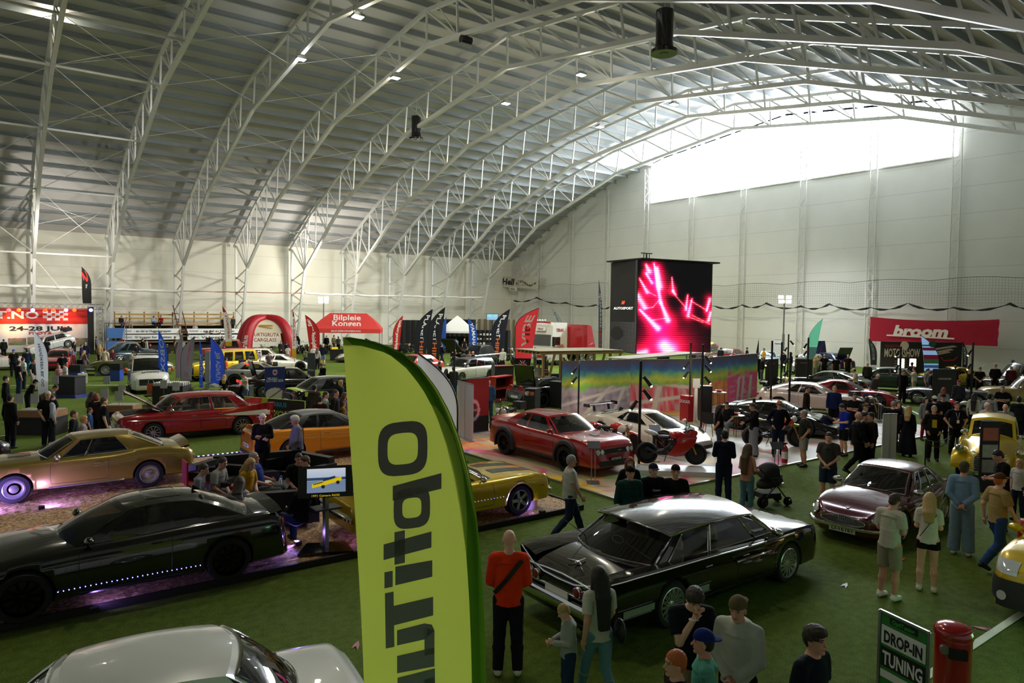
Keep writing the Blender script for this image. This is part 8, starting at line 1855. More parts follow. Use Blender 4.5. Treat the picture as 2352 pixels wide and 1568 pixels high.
t,a,X,Nn,L=table('black_counter','black counter with a white chevron mark beside the blue lottery banner','counter',(525,935),(572,935),h=.95,d_=.8);text_mesh(MB(),'^',X*L*.5+UPV*.6+Nn*.02,X,UPV,.25,.3,.03).build('chevron',WHITE,t)
P=onZ(515,905,.9);t=thing('tool_box','red box with bottles on it beside the blonde woman','box',(P[0],P[1],0),rt);MB().box((0,0,.45),(.75,.5,.9)).build('body',mat('#a01820',.5),t);MB().lathe([(.04,.9),(.04,1.1),(.02,1.15)],(.1,0,0),None,10).lathe([(.04,.9),(.04,1.1),(.02,1.15)],(-.1,0,0),None,10).build('bottles',mat('#b8b4b8',.4),t)
P=base3(478,926);t=thing('car_hood_display','loose black hood panels and boxes on the turf behind the finned sedan','display',P,rt);MB().box((0,0,.3),(2.4,.9,.6)).build('black_box',BLACK,t);G=[[(-.9+.5*i,-.3+.2*j,.62+.4*math.sin(i*.9))for j in range(4)]for i in range(4)];MB().grid(G).build('hood_panel',GLOSSB,t)
tt,a,X,Nn,L=table('black_table','long black-clothed table with yellow and white goods under the red tent','table',(758,828),(788,828),h=1.0,d_=.8);MB().box(X*L*.3+UPV*1.1-Nn*.3,(.6,.3,.25)).build('yellow_goods',mat('#d8b818',.5),tt)
def track(U,V):d_=(V<.12+.8*U);return[np.where(d_,.66,.05),np.where(d_,.80,.06),np.where(d_,.12,.07)]
a=base3(560,962);b=base3(700,975);t,X,Nn,L=sheet('livery_board','low lime green and black board with racing lettering behind the two standing men','board',a,b,.05,.95,mat('#a6c41c',.5),.05,None,[('86',.18,.55,.34,.1,'#15161a')])
MB().prism([(L*.30,.0),(L,.0),(L,.9),(L*.42,.9)],.012,tuple(Nn*.004),X,UPV).build('black_field',BLACK,t);text_mesh(MB(),'SVORKA',X*L*.68+UPV*.30+Nn*.03,X,UPV,.24,L*.5,.04,italic=.2).build('lettering',mat('#a6c41c',.5),t);text_mesh(MB(),'MARIUS',X*L*.58+UPV*.68+Nn*.03,X,UPV,.17,L*.28,.03).build('lettering',mat('#3a90b8',.5),t)
P0,P1=base3(1137,925),base3(1178,918);X=unit(P1-P0);L=np.linalg.norm(P1-P0);Nn=np.cross(X,UPV);t=thing('red_shelf','orange-red open shelf unit beside the black coupe with the open boot','shelf',P0);RS=mat('#b82a1a',.5)
for z in(.05,.65,1.25):MB().prism([(0,z),(L,z),(L,z+.06),(0,z+.06)],.5,tuple(-Nn*.5),X,UPV).build('shelf_board',RS,t)
for u in(0,.97):MB().prism([(L*u,0),(L*u+.06,0),(L*u+.06,1.3),(L*u,1.3)],.5,tuple(-Nn*.5),X,UPV).build('side_panel',RS,t)
MB().prism([(0,.05),(L,.05),(L,1.25),(0,1.25)],.02,tuple(-Nn*.5),X,UPV).build('back_panel',mat('#3a0f0a',.7),t)
table('black_cabinet','black cabinet standing against the left end of the painted wall','cabinet',(1262,935),(1289,938),h=1.25,d_=.6)
t,a,X,Nn,L=table('black_stand','black NET HIFI stand with lettering behind the touring motorcycle','stand',(1204,955),(1228,957),h=1.2,d_=.6);text_mesh(MB(),'NET',X*L*.25+UPV*1.02+Nn*.02,X,UPV,.16,L*.4,.04).build('lettering',WHITE,t);text_mesh(MB(),'HIFI',X*L*.72+UPV*1.02+Nn*.02,X,UPV,.16,L*.4,.04).build('lettering',mat('#d8682c',.5),t)
t,a,X,Nn,L=table('blue_toolbox','blue cabinet at the left end of the painted wall','cabinet',(1266,905),(1290,905),h=1.1,d_=.5,m=mat('#26507c',.5))
t,a,X,Nn,L=table('merch_counter','counter with black and red goods left of the painted wall','counter',(1224,895),(1264,893),h=1.0,d_=.7,m=mat('#8a6a40',.6));items(7,a,X,Nn,L,1.03,'goods_box','small red and black boxes on the counter by the painted wall','box','goods on the counter',['#a01c18','#1a1a1c'],(.2,.2,.1),1)
table('display_case','brown-topped display case behind the motorcycle wall','display case',(1072,950),(1112,948),h=1.15,d_=.6,m=mat('#2e2a28',.6),top=mat('#8a6a42',.6))
table('parts_table','dark table with red lettering and small parts beyond the estate car','table',(1140,872),(1180,870),h=.9,d_=.9,m=mat('#202024',.6),top=mat('#7c1c20',.6))
def chair(lab,px,py,rz):
 P=gp(px,py,.05);t=thing('bar_chair',lab,'chair',(P[0],P[1],.06),math.radians(rz));m=mat('#101012',.7);MB().ell((0,0,.50),(.26,.26,.07)).build('seat',m,t);MB().grid([[(-.22+.04*math.cos(a_)*0,.26*math.sin(a_),z)for z in(.5,.75,.9)]for a_ in np.linspace(-1.2,1.2,7)]).build('backrest',m,t)
 for x in(-.2,.2):
  for y in(-.2,.2):MB().tube([(x*.7,y*.7,.48),(x*1.1,y*1.1,0)],.012,5).build('leg',BLACK,t)
chair('black upholstered chair left of the woman in black',1628,1000,20)
for lab,px,py,h_ in(('small round table with a red bowl beside the seated man',1688,1002,.78),('tall thin black table with a red bowl before the orange mural',1650,958,1.1)):
 P=gp(px,py,.05);t=thing('side_table',lab,'table',(P[0],P[1],.06));MB().lathe([(0,h_),(.33,h_),(.33,h_+.02),(0,h_+.02)],n=24).build('tabletop',mat('#b8b8b4',.4),t)
 for k in range(4):a_=PI/4+k*PI/2;MB().tube([(.25*math.cos(a_),.25*math.sin(a_),0),(.25*math.cos(a_),.25*math.sin(a_),h_)],.012,5).build('leg',BLACK,t)
 tag(MB().lathe([(.05,0),(.09,.0),(.17,.09),(.16,.09),(.08,.02),(0,.02)],n=20).build('bowl',mat('#b01c20',.3),None,(P[0],P[1],.06+h_+.022)),'red bowl on the '+('low round' if h_<1 else 'tall thin')+' table','bowl')
P=gp(1568,968,.05);t,X,Nn,L=sheet('counter_sign','red Ducati counter panel in front of the orange mural','sign',base3(1561,968),base3(1580,972),.05,1.15,mat('#a81420',.4),.3,None,[('DUCATI',.6,.78,.12,.6,'#e8e8e8')])
P=gp(1602,965,.05);t=thing('speaker_cabinet','black cabinet with a white light box beside it on the painted stage','cabinet',(P[0],P[1],.06),rt);MB().box((.3,0,.75),(.5,.45,1.5)).build('cabinet',BLACK,t);MB().box((-.1,0,.75),(.12,.12,1.5)).build('post',WHITE,t);MB().box((-.1,-.05,1.6),(.3,.05,.4)).build('light_box',mat('#d0d0d0',.5),t)
P=base3(345,930);t=thing('camping_chair','black and orange folding chair beside the can table','chair',P,rt+.6);MB().box((0,0,.45),(.5,.5,.05)).build('seat',BLACK,t);MB().box((.2,.24,.75),(.6,.05,.5)).build('backrest',mat('#c05a20',.7),t)
for x in(-.22,.22):
 for y in(-.22,.22):MB().tube([(x,y,0),(-x,y,.45)],.014,5).build('leg',ALU,t)
for x,y,p_,tx,ty_ in((-.35,18.9,420,.8,19.6),(.9,18.7,170,2.0,19.5),(4.7,13.2,45,3.6,12.2),(1.2,11.95,34,1.6,12.3),(6.2,12.2,45,5.6,13),(9.9,12.2,12,9.3,12.6),(5.4,19.6,45,6.4,20.4),(3.6,22.3,20,4.6,22)):
 light('SPOT','uplight',(x,y,.22),p_,(.36,.22,1.),(tx,ty_,.45),.04,150,.8)
 t=thing('floor_uplight','small black violet floor light %s'%{-.35:'at the front wheel of the gold coupe',.9:'beside the gold coupe door',4.7:'behind the black coupe',1.2:'along the black coupe sill',6.2:'near the screen stand',9.9:'at the yellow coupe front wheel',5.4:'behind the gold coupe near the seats',3.6:'at the back edge of the platform'}[x],'lamp',(x,y-.12,.11));MB().box((0,0,.04),(.12,.1,.07)).build('housing',BLACK,t)
light('AREA','green_glow',(11.5,1.2,1.1),26,(.25,1.,.35),(8.4,6.5,.6),1.2)
light('AREA','green_glow',(1.2,2.6,.8),14,(.3,1.,.4),(1.2,6.0,1.0),.8)
for px,py,tx,ty_ in((1610,985,1660,880),(1328,962,1370,900),(1467,1075,1500,900)):
 q=base3(px,py);g_=onZ(tx,ty_+20,.8);light('SPOT','mural_spot',(q[0],q[1],2.6),260,(1,.85,.65),tuple(g_),.1,90,.9)
# ---------------------------------------------------------------- the visitors: px py height face pose build top color legs color hair colour [f=fat] [s=shoes] [z=..] [t=head turn] [k=cap colour] | label
PEOPLE="""
1170 1216 1.86 180 front m jacket d8380c pants 14161f bald b s=d8d4c8|person in an orange-red jacket with a black strap across the back
1308 1380 1.27 285 phone m long 8f938c pants 20304a short y t=.1|boy in a grey sweatshirt looking at his hands beside the long-haired woman
1378 1300 1.68 205 walk f tee b9b8aa slim 5c8490 vlong k|woman with very long black hair, cream top and pale jeans
1590 1328 1.82 15 chin m polo 10121c pants 8f8468 fluffy b|young man in a navy polo holding his hand to his mouth
1700 1362 1.80 340 front m hood b4b8aa pants 14151a capb b k=5f5434|young man in a white hoodie and olive cap worn backwards
1622 1443 1.68 275 pocket m polo 58a58f pants 2a2f3a capb k k=14266a|youth in a mint polo and blue cap worn backwards
1558 1490 1.66 290 pocket m tee 0e0e10 pants 20222a short o|youth with ginger hair and black tee at the bottom edge
1868 1432 1.78 60 stand m tee 0c1620 pants 1a1c24 fluffy b|young man in a dark tee looking right, alone near the green sign
1310 1043 1.74 100 walk m tee b9b7aa pants 26344a short g f=1|grey-haired man in a cream tee walking past the painted stage
1447 1068 1.80 20 stand m hood 143a34 pants 15161c capb b k=101216|man in a dark green hoodie with a dark cap, left of the trio
1500 1062 1.78 25 stand m hood 0b0b0e pants 131318 cap b k=141a30|person in a black hoodie with a white chest logo, middle of the trio
1552 1065 1.76 5 stand m tee 0d0c0d pants 2f3c44 capb b f=1 k=101012|heavy bearded man in a black tee, right of the trio
1447 1048 1.68 10 pocket f jacket 101114 pants 16171c long r|woman with reddish hair and black jacket behind the man in green
1665 986 1.83 190 cross m long 10152a pants 18233c short k|man in a navy sweater with folded arms beside the painted stage
1718 1018 1.68 150 push f tank b87d68 slim 567888 vlong m s=d8d8d4|woman in a pink top and jeans pushing the pram
1905 990 1.80 350 front m tee 3d3a37 shorts 26364e short b f=.7|man in a grey tee and denim shorts with clasped hands
1849 940 1.76 285 pocket m tee 262a20 shorts 8f9088 short g f=.7|grey-haired man in an olive tee and pale grey shorts
1790 922 1.84 5 hips m shirt 0c1020 pants 16223a short o|man with sunglasses and navy shirt behind the naked motorcycle
1734 926 1.78 290 reach m jacket 0d0d10 wide 8a939c short m|young man in a black jacket and light grey jeans at the motorcycle
1654 932 1.68 100 back f tee 0e0e10 pants 2c3850 vlong k|woman with long black hair and black tee beside the chair
1673 922 1.36 340 sit m polo 121216 pants 6c7884 buzz b f=1|seated bald man in a black polo with folded arms
1853 888 1.80 80 stand m long 2e2618 pants 1a1a1c buzz b|man in a dark brown sweater beside the pale sports coupe
1917 888 1.82 355 stand m hood 16204a shorts 101014 short y|tall man in a blue hoodie and black shorts
1941 925 1.76 300 phone m tee 14248c shorts 0e0f14 short k|man in a bright blue tee looking at his phone
1970 945 1.84 110 walk m jacket 101214 pants 0e0e12 bald b|bald man in a black leather jacket striding right
1983 945 1.80 95 stand m tee 0d0d0f pants 14151a short k|man in a black tee close behind the bald man
2002 946 1.80 300 stand m jacket 1a120e pants 141010 short k s=b8b4ac|man in black and orange motorcycle leathers
1964 905 1.76 350 cross m polo 0e0e10 pants 121216 short k|man in a black polo with folded arms in the crowd
1986 926 1.74 60 stand m tee 101010 pants 141418 cap b k=4c4a38|man in an olive cap in the crowd behind the leather suit
1991 914 1.72 180 stand m tee 0e0e10 pants 141418 short b|dark-haired person in black seen from behind by the red fender
1987 905 1.72 100 stand m tee 16161a pants 141418 cap b k=1c2c70|person in a blue cap by the red sports car
2052 920 1.76 170 photo m tee 121214 pants 16181e buzz g|man with cropped grey hair taking a photo of the red car
2064 919 1.68 20 stand f tank 2a2240 shorts 101016 long m|woman in a purple vest beside the white roll-up
2087 932 1.68 170 stand f jacket 0b0c14 gown 0a0b14 long y|woman with long blonde curls in a black jacket and long skirt
2127 911 1.64 30 stand f hood 84867f slim 8a1830 long b|girl in a grey hoodie and crimson trousers
2147 908 1.76 190 stand m tee 101012 pants 141418 capb k k=c8c4b4|person in a white cap and black tee seen from behind
2167 904 1.80 0 stand m tee 0e0e12 pants 121218 cap b k=15161a|man in a black cap and black tee facing the camera
2146 930 1.80 10 pocket m jacket 12120f pants 101010 short g|man in a black leather vest over a yellow print
2198 921 1.84 15 hips m tee 0e0f14 pants 0e0f14 short b f=1|big man in black with a lanyard and a hand on his hip
2238 902 1.68 170 stand f long b5b0a0 slim 0c0d12 vlong k s=c8c8c4|woman with long dark hair, cream top and black leggings
2267 923 1.78 40 stand m tee c4c0b4 pants 3c4858 short w f=1|white-haired man in a white tee with a big belly
2273 903 1.78 185 stand m long 8c8d8a pants 24262c short k|person in a light grey sweater with black hair
2303 885 1.80 0 cross m tee 0c0c0f pants 15161c buzz b|man in a black tee with folded arms and a watch
2310 926 1.76 355 front m shirt 7d7f78 pants 2a2d32 bald w f=.7|bald man in a grey shirt with a lanyard
2341 910 1.78 175 stand m hood 161c1c pants 101216 short k|person in a dark hoodie at the right edge behind the bald man
2215 1058 1.84 175 back m shirt 6e8ca8 wide 6c8494 cap m k=4a4a34 s=d8d8d4|man in a patterned light blue shirt and olive cap
2295 1085 1.80 130 walk m tee a08858 pants 26467c cap o k=5a3418|man in a tan tee, brown cap and jeans walking right
2305 1030 1.80 290 phone m tee 0a0a0c pants 101216 short k|man in a black tee with bowed head before the hot rod
2343 1053 1.42 330 stand f tee b9b8b4 slim 1c2536 long y|girl in a white tee beside the yellow hot rod
2048 1130 1.76 150 phone m tee bdb8a8 shorts 96907c short b s=d8d6cc|man in a cream tee and beige shorts leaning to look at the maroon coupe
2136 1130 1.68 180 phone f tee c9c4b6 mini 0c0c0e long y s=d0cab8|woman with long blonde hair, white tee and black shorts
110 897 1.84 12 pocket m tee 101013 pants 101014 short w|white-haired man in black walking across the turf at the left
168 941 1.66 80 stand m jacket 14171c pants 10121a short m|boy in a black jacket behind the gold coupe
190 954 1.56 85 stand m long 7c7e80 pants 16181e fluffy y|boy in a grey sweatshirt next to the boy in black
205 935 1.36 85 stand m tee 2c5080 pants 12141a short m|child in a blue shirt between the boys and the pallet box
211 899 1.78 120 stand f tee 2a1a1c pants 101216 long b|woman with dark hair and a brown vest by the pallet box
220 903 1.76 150 stand m long 24181c pants 12141a bob r|person with ginger hair in dark clothes by the pallet box
237 911 1.80 100 stand m tee 101012 pants 12141c short m f=.5|man in a black tee looking down into the pallet box
603 948 1.80 355 cross m long 101014 pants 101218 short w f=.5 z=.11|white-haired man in a black sweater with arms folded beside the orange coupe
682 952 1.78 280 front m shirt 6f7084 pants 12131a fluffy w f=1 z=.11|white-haired man in a grey checked shirt with suspenders
447 1062 1.30 75 sit m shirt 7c7e88 pants 223048 short b z=.11|boy in a grey plaid shirt sitting on the red chair
492 1046 1.36 60 sit m tee 9c9a94 pants 20304c short b z=.11|seated man in a white tee with a camera
561 1048 1.34 45 sit f tee b88a10 pants 20242c long y z=.11|seated blonde woman in a mustard top
598 1034 1.36 70 sitback m tee 14286c pants 4a4c50 short g z=.11|seated grey-haired man in a blue tee
683 1034 1.36 10 sit m tee 161b18 pants 101216 buzz b f=.7 z=.11|seated bearded man in a dark green tee
720 1042 1.36 285 sit m polo 0d0d10 pants 20242c short m f=.7 z=.11|seated man with glasses in a black shirt
545 1097 1.30 165 sit f tee 8f8d96 pants 1c2028 vlong b z=.11|seated woman with long brown hair seen from behind
690 1088 1.36 215 sitback m jacket 0c0d14 pants 20304c bald b z=.11|seated bald person in a dark jacket in front of the screen
722 882 1.80 150 stand m hood 3a342e pants 3c4450 short k|man in a brown hoodie watching the lime green racing saloon
747 898 1.76 80 stand m tee 8a928c pants 8a928c short b|man in pale grey behind the red and black shirt
735 908 1.72 170 stand m tee 2a1014 pants 5c646c short k|man in a black and red sports shirt seen from behind
770 894 1.82 70 stand m jacket 16181a pants 24344c buzz b f=.5|bearded man in a dark shirt beside the lime flag
788 922 1.36 110 stand m tee 8a6c28 pants 20242c short m|child in a mustard top at the edge of the lime flag
782 872 1.70 60 stand f jacket 0e0e12 pants 14161c bob y|blonde woman in black beside the racing saloon
790 900 1.66 90 stand f tee 5c3c48 pants 20242c long m|woman in a dusky pink top half hidden by the lime flag
514 860 1.30 170 sit f tee 0e0f12 pants 16181e long y|blonde woman in black sitting at the black counter
546 868 1.72 80 bow m jacket 101114 pants 14161c short y|blond man in black bending towards the man in white
563 852 1.80 285 phone m shirt c2c2c0 pants 405878 short k|man in a white shirt and jeans at the black counter
742 832 1.80 300 phone m long 0d0e10 pants 14161c short k|man in a black sweater leaning at the black saloon hood
518 820 1.72 110 hips m tee d85c24 shorts 2a2830 short k|person in an orange tee with hands on hips
520 806 1.76 80 stand f tee c8c4c0 pants 80808a long y|woman in a white shirt behind the orange tee
93 868 1.74 70 lean m tee 57504a pants 14161c short b|man in a grey tee bending over the parts table
62 868 1.60 100 bow m jacket 0e0f11 pants 101216 cap k k=0e0f11|person in black crouching over the parts table
42 828 1.80 110 stand m tee 0e1424 pants 2a3a50 short k|man in a navy tee and jeans behind the parts table
76 823 1.78 60 stand m tee 111113 pants a8a49c short m|young man in a black tee and pale trousers
52 820 1.78 120 stand m tee c4c6c8 pants 20242c short b|man in a white tee left of the white flag
31 802 1.80 180 stand m tee 111113 pants 16181e cap g f=.5 k=2c4a98|man in a black tee and blue cap seen from behind
62 801 1.80 180 stand m jacket 16203a pants 2a7a8a short b|man in a navy jacket seen from behind
12 862 1.80 90 stand m jacket 0d0e10 pants 101216 short k|person in black at the far left edge
22 905 1.76 130 stand m hood 121214 pants 101216 short k|dark-dressed person by the left pallet box
117 905 1.72 100 stand m shirt a8aab8 pants 24242c short b|person in pale grey just behind the white-haired man
135 838 1.36 10 stand f hood b08890 slim 5860a8 long y|child in a pink hooded suit
150 833 1.50 290 phone m tee c6c8c8 pants 14161c cap k k=0e0e10|youth in a white tee and black cap by the blue crates
143 811 1.76 180 stand m tee 0f0f11 pants 16181e short k|man in a black tee seen from behind by the red car
170 784 1.72 60 stand f tee 14110f slim 5878a0 vlong b|woman with long dark hair and jeans near the stage
187 790 1.70 80 stand f jacket 2a2248 pants 242850 short m|person in purple beside the navy jacket
196 785 1.84 170 stand m jacket 141c38 pants 1c2850 short g f=.7|big man in a navy jacket near the stage tower
193 804 1.66 120 walk f dress 6e5c60 none 000000 long y s=d8d4cc|blonde woman in a patterned dress walking on the turf
184 818 1.40 150 stand m jacket 121214 pants 14161c cap b k=2a2470|child with a blue cap and black backpack
240 798 1.84 160 walk m tee b8ac96 shorts 121212 short m s=d8d4cc|man in a beige tee and black shorts by the olive car
221 772 1.78 100 stand m shirt 6c7480 pants 2a2c34 short b|man in a checked shirt by the dark coupe
257 768 1.76 20 stand m long 8a7450 pants 7c6c4c short k|man in beige looking into the dark coupe
277 770 1.74 20 bow m tee a8181c pants 20242c short b|man in a red tee bending at the dark coupe door
284 779 1.76 100 stand m tee 4c4c40 pants 14161c short k|man in a grey-green tee at the coupe door
229 790 1.66 170 stand f tee a08858 pants 121216 vlong y|blonde woman in black trousers beside the dark coupe
259 803 1.30 30 stand m shirt 501a20 pants 20242c short y|child in a red plaid shirt by the olive car
313 789 1.74 180 stand m tee 1c2024 pants 24242c short k|man in a charcoal tee seen from behind, before the stand
327 777 1.80 100 stand m jacket 0f1012 pants 14161c short k|dark-haired man in black before the stand
336 780 1.68 120 stand f long bcc0c4 pants b0a898 bun b|woman in a white sweater before the stand
344 789 1.50 90 stand m jacket 141414 pants 5a1420 cap b k=c01c24|child with a red cap and dark jacket
384 790 1.60 200 stand m hood 1c1c1e pants 4c4a3c cap b k=8c8c84|person with a backpack behind the tall blue flag
391 766 1.78 90 stand m tee 1a3028 pants 20242c short b|man in a dark green tee near the stairs
402 772 1.76 270 stand m tee 4e3e2c pants 3c3830 short m|man in a brown tee near the stairs
646 782 1.82 0 front m shirt 24272c pants 20242c buzz b f=.5|man in a dark shirt in front of the inflatable tent
658 784 1.74 180 stand m tee 141518 pants 20242c short b|person in black beside the air leg of the tent
661 794 1.46 170 stand m tee c8c6be pants 8c8878 short m|boy in a white tee by the inflatable tent
564 795 1.74 5 stand m polo 3f8088 pants 30343c buzz g f=1|heavy bald man in a teal polo
591 803 1.66 0 stand m polo 8c8c92 pants 30343c short b|man with glasses in pale grey behind the white cars
618 808 1.60 0 stand m tee 585058 pants 30343c short b|person looking over the white sports car
687 765 1.80 290 bow m jacket 121316 pants 14161c short b|man in black bending by the chrome motorcycles
702 800 1.46 200 walk m hood 4e5434 slim 1c2230 short b|child in a khaki camouflage hoodie
721 793 1.80 160 stand m tee c8c6c2 pants 26364c bald b|bald man in a white tee beside the left Kongen flag
729 798 1.70 160 stand f shirt a09c9c pants 141418 long m|woman with pale shirt beside the bald man in white
742 789 1.82 170 stand m jacket 10141e shorts 5c7088 bald y|man in a navy sweater and denim shorts
750 770 1.80 10 stand m hood 101012 pants 16181e short b|man in a black hoodie under the red tent
767 769 1.82 150 stand m shirt c0b294 pants 7c7058 short k|man in a beige shirt under the red tent
777 772 1.76 20 stand m tee 80848a pants 14161c short m|man in grey under the red tent
885 755 1.75 30 stand m tee c8b838 pants 20242c short m|person in a yellow top right of the red tent
877 758 1.75 20 stand m tee 16181c pants 20242c short k|person in black right of the red tent
1014 789 1.80 120 walk m jacket 14161a pants 18203a short k|man in a dark jacket walking behind the PLANET flags
1047 776 1.78 170 stand m tee 6890a0 pants 20242c cap b k=202428|man in a light blue tee and cap before the white tent
1067 777 1.78 200 stand m tee 111114 pants 16181e short y|blond man in black before the white tent
1021 774 1.78 120 stand m shirt b8a888 pants 3c3c40 short b|man in cream beside the white tent
1038 791 1.76 100 stand m tee 101420 pants 14161c short b|man in a navy tee near the off-road motorcycle
1042 801 1.74 80 phone m tee 10182c pants 14161c bald b|balding man in navy looking at his hands
1081 792 1.78 290 stand m tee 141416 pants 14161c buzz b|man with a shaved head by the blue YAMAHA flag
1078 805 1.74 30 stand m tee 6c5c58 pants 20242c short b|man in a brown-grey tee at the counter
1087 806 1.76 290 stand m jacket 101114 pants 14161c bald b|bald man in a black jacket at the counter
1072 796 1.72 100 stand m jacket 141416 pants 14161c short k|person in black talking at the counter
1155 800 1.82 330 stand m shirt c8c8c4 pants 1c1c20 short g|grey-haired man in a white shirt and dark trousers
1229 797 1.80 110 stand m shirt 5c5a54 pants 3c3a38 short b|man in grey work clothes before the truck
1257 803 1.68 280 stand f tee c0bcbc pants 1c2030 tail k|woman in a white top before the truck
1252 808 1.72 250 stand m tee 121214 pants 16181e short k|man in black beside the woman before the truck
1238 833 1.76 0 stand m shirt c0c0bc pants 30343c short k|man in a white shirt with a lanyard behind the black coupe
1295 820 1.74 290 stand m tee 303238 pants 20242c short k|person under the timber canopy
1002 841 1.74 120 stand m tee 1c4c9c pants 20242c buzz g f=.7|man in a blue tee beside the white estate car
1009 829 1.78 110 stand m jacket 141416 pants 20242c short m|man in black behind the man in the blue tee
1025 846 1.68 150 stand f tee 141315 slim 14161c vlong b|woman with long brown hair beside the lime flag
1042 841 1.78 200 stand m jacket 3c3a38 pants 2a3c54 short b|man in a dark grey jacket and jeans behind the pole
1123 872 1.76 190 stand m jacket 2c4c6c pants 24405c bald b|balding man in a blue denim jacket at the display wall
1742 815 1.76 200 stand m jacket 16161a pants 1a1c22 bald b|bald person in dark clothes at the right end of the mural
1751 819 1.78 280 stand m jacket 14151a pants 4c586c short g|grey-haired person in a black jacket at the right end of the mural
1755 799 1.78 290 stand m tee b8900c pants 20242c short k|man in a mustard yellow top above the display panels
1800 806 1.74 150 stand m jacket 16162a pants 20242c cap b k=a8283a|person with a red cap inside the pole cluster
1817 808 1.78 100 stand m jacket 141c30 pants 80807c short g|man in a navy jacket and grey trousers inside the pole cluster
1830 815 1.76 90 stand m tee 4a1418 pants 20242c short k|dark-haired person in dark red behind the right panel
1873 818 1.66 180 stand f long 9ca090 pants 7c7c70 vlong y|blonde woman in a pale grey-green jacket
1879 815 1.70 180 stand f tee a89470 pants 3c3c40 bun y|woman in beige beside the blonde woman
1894 813 1.82 180 hips m tee 0e1018 pants 10121a buzz g|man in black with hands on hips before the dark blue car
1921 817 1.82 180 stand m tee 0d0d10 pants 14151a short k|man in a black tee seen from behind before the dark blue car
1948 814 1.78 10 stand m tee 121214 pants 101216 short g|man in black with an orange strap
1966 844 1.80 270 phone m tee c2bca8 pants 14161c cap b k=c8c0a8|man in a cream tee and cream cap on his phone
1993 832 1.76 170 stand m jacket 2a2820 pants 14161c bald b|balding man in a dark olive jacket
2003 854 1.76 60 bow m jacket 4a4c50 pants 8a7c5c short w|white-haired man in a grey jacket stooping
2074 849 1.82 30 stand m jacket 0d0d12 pants 0e1018 short k|man in black standing by the dark green saloon
2101 843 1.76 280 photo m tee b4b49c pants 868264 short b|person in a cream tee raising a phone
2095 831 1.80 170 stand m jacket 1c1c20 pants 20242c short b|man in a dark shirt before the white light column
2103 820 1.76 100 stand m tee 121214 pants 20242c short k|person in black near the yellow car
2131 845 1.78 60 stand m tee 8c8e90 pants 101216 short k|man with sunglasses in a light grey tee beside the roll-up
2139 850 1.76 100 stand m jacket 101420 pants a8a49c short b|man in a navy top close to the roll-up board
2195 838 1.78 180 stand m tee 2c2620 pants 14161c short m|man in a brown tee right of the roll-up board
2203 872 1.74 200 stand m jacket 2e3038 pants 20242c capb g k=a01c24|person with a red and white cap right of the roll-up board
2168 892 1.68 160 stand f tee 6c8088 pants 20242c long r|woman with long brown hair in a light blue top
2228 840 1.70 170 photo f tee 1a1a20 pants 14161c long y|woman taking a picture beside the right pole
2251 842 1.80 10 front m tee 0e0e14 pants 101216 short b|man in a black tee before the limousine
2287 836 1.84 0 pocket m long 0d0e12 pants 101216 short k|man in a black sweater before the limousine
2323 840 1.76 190 stand m jacket 4c1c28 pants 20242c cap g k=8a8a88|man in a grey flat cap and wine jacket
2334 842 1.70 200 stand f shirt 6c6c68 pants 20242c bob y|person in a patterned black and white shirt at the right edge
2326 826 1.74 100 stand m jacket 6c6a58 pants 20242c cap b k=4c3c8c|person with a purple cap at the right edge
1606 806 1.70 10 stand f jacket 70586c pants 20242c long y|woman with blonde hair behind the mural near the screen
1625 803 1.70 20 stand f tee a08878 pants 20242c bob y|woman in beige behind the mural near the screen
1634 808 1.68 60 stand f tee 9c8c94 pants 20242c short w|grey-haired woman behind the mural near the screen
1656 797 1.78 170 stand m jacket 1c2028 pants 20242c short b|man in a dark jacket behind the mural
1669 804 1.70 190 stand f jacket a0303c pants 20242c bob g|person in a red jacket behind the mural
1716 797 1.76 100 stand m tee 16161a pants 20242c short k|dark figure behind the mural end
277 724 1.30 30 sit m jacket 1a1c20 pants 20242c short k @ 83.6|person in black sitting on the left bench behind the slim flag
298 731 1.30 10 sit m tee 8c8474 pants 6c6450 short b @ 83.6|person in beige sitting on the left bench
352 725 1.32 40 sitphone m hood 7c94a8 pants 1c2028 short b @ 83.8|person in a light blue hoodie on the upper bench
370 724 1.32 330 sitphone m long 9c1c20 pants 14161c short b @ 83.8|person in a red sweater on the upper bench
358 748 1.32 40 sit m tee 111113 pants 5c6068 short b @ 82.4|man in a black tee sitting below the pair on the upper bench
448 743 1.32 0 sitphone m tee a8a4a8 pants 2c4474 bald b @ 82.6|man in a white tee and jeans sitting alone on the right bench
475 759 1.30 20 sit m jacket 5c6874 pants 14161c short k @ 81.8|person in a grey denim jacket on the lower right bench
485 759 1.30 340 sit m jacket 111214 pants 14161c short k @ 81.8|person in black on the lower right bench
505 762 1.30 10 sit m tee 4c5058 pants 20242c short k @ 81.8|person in grey on the lower right bench
510 770 1.70 60 stand m tee 111214 pants 20242c short b @ 79|person in black standing before the right bench
513 728 1.32 20 sit m jacket 141518 pants 14161c short b @ 83.8|person in black on the upper right bench, left one
536 727 1.32 340 sit m jacket 3c3f44 pants 14161c short b @ 83.8|person in dark grey on the upper right bench, right one
545 752 1.32 300 sit m jacket 2c2c30 pants 14161c short b @ 82.4|person in dark clothes at the right end of the stand
8 766 1.70 180 stand m jacket 20241c pants 14161c short b @ 76|dark figure before the stage banner at the left edge
107 773 1.76 180 stand m tee 131316 pants 14161c short b @ 74|person in a black tee beside the rally hatchback
"""
EX={}
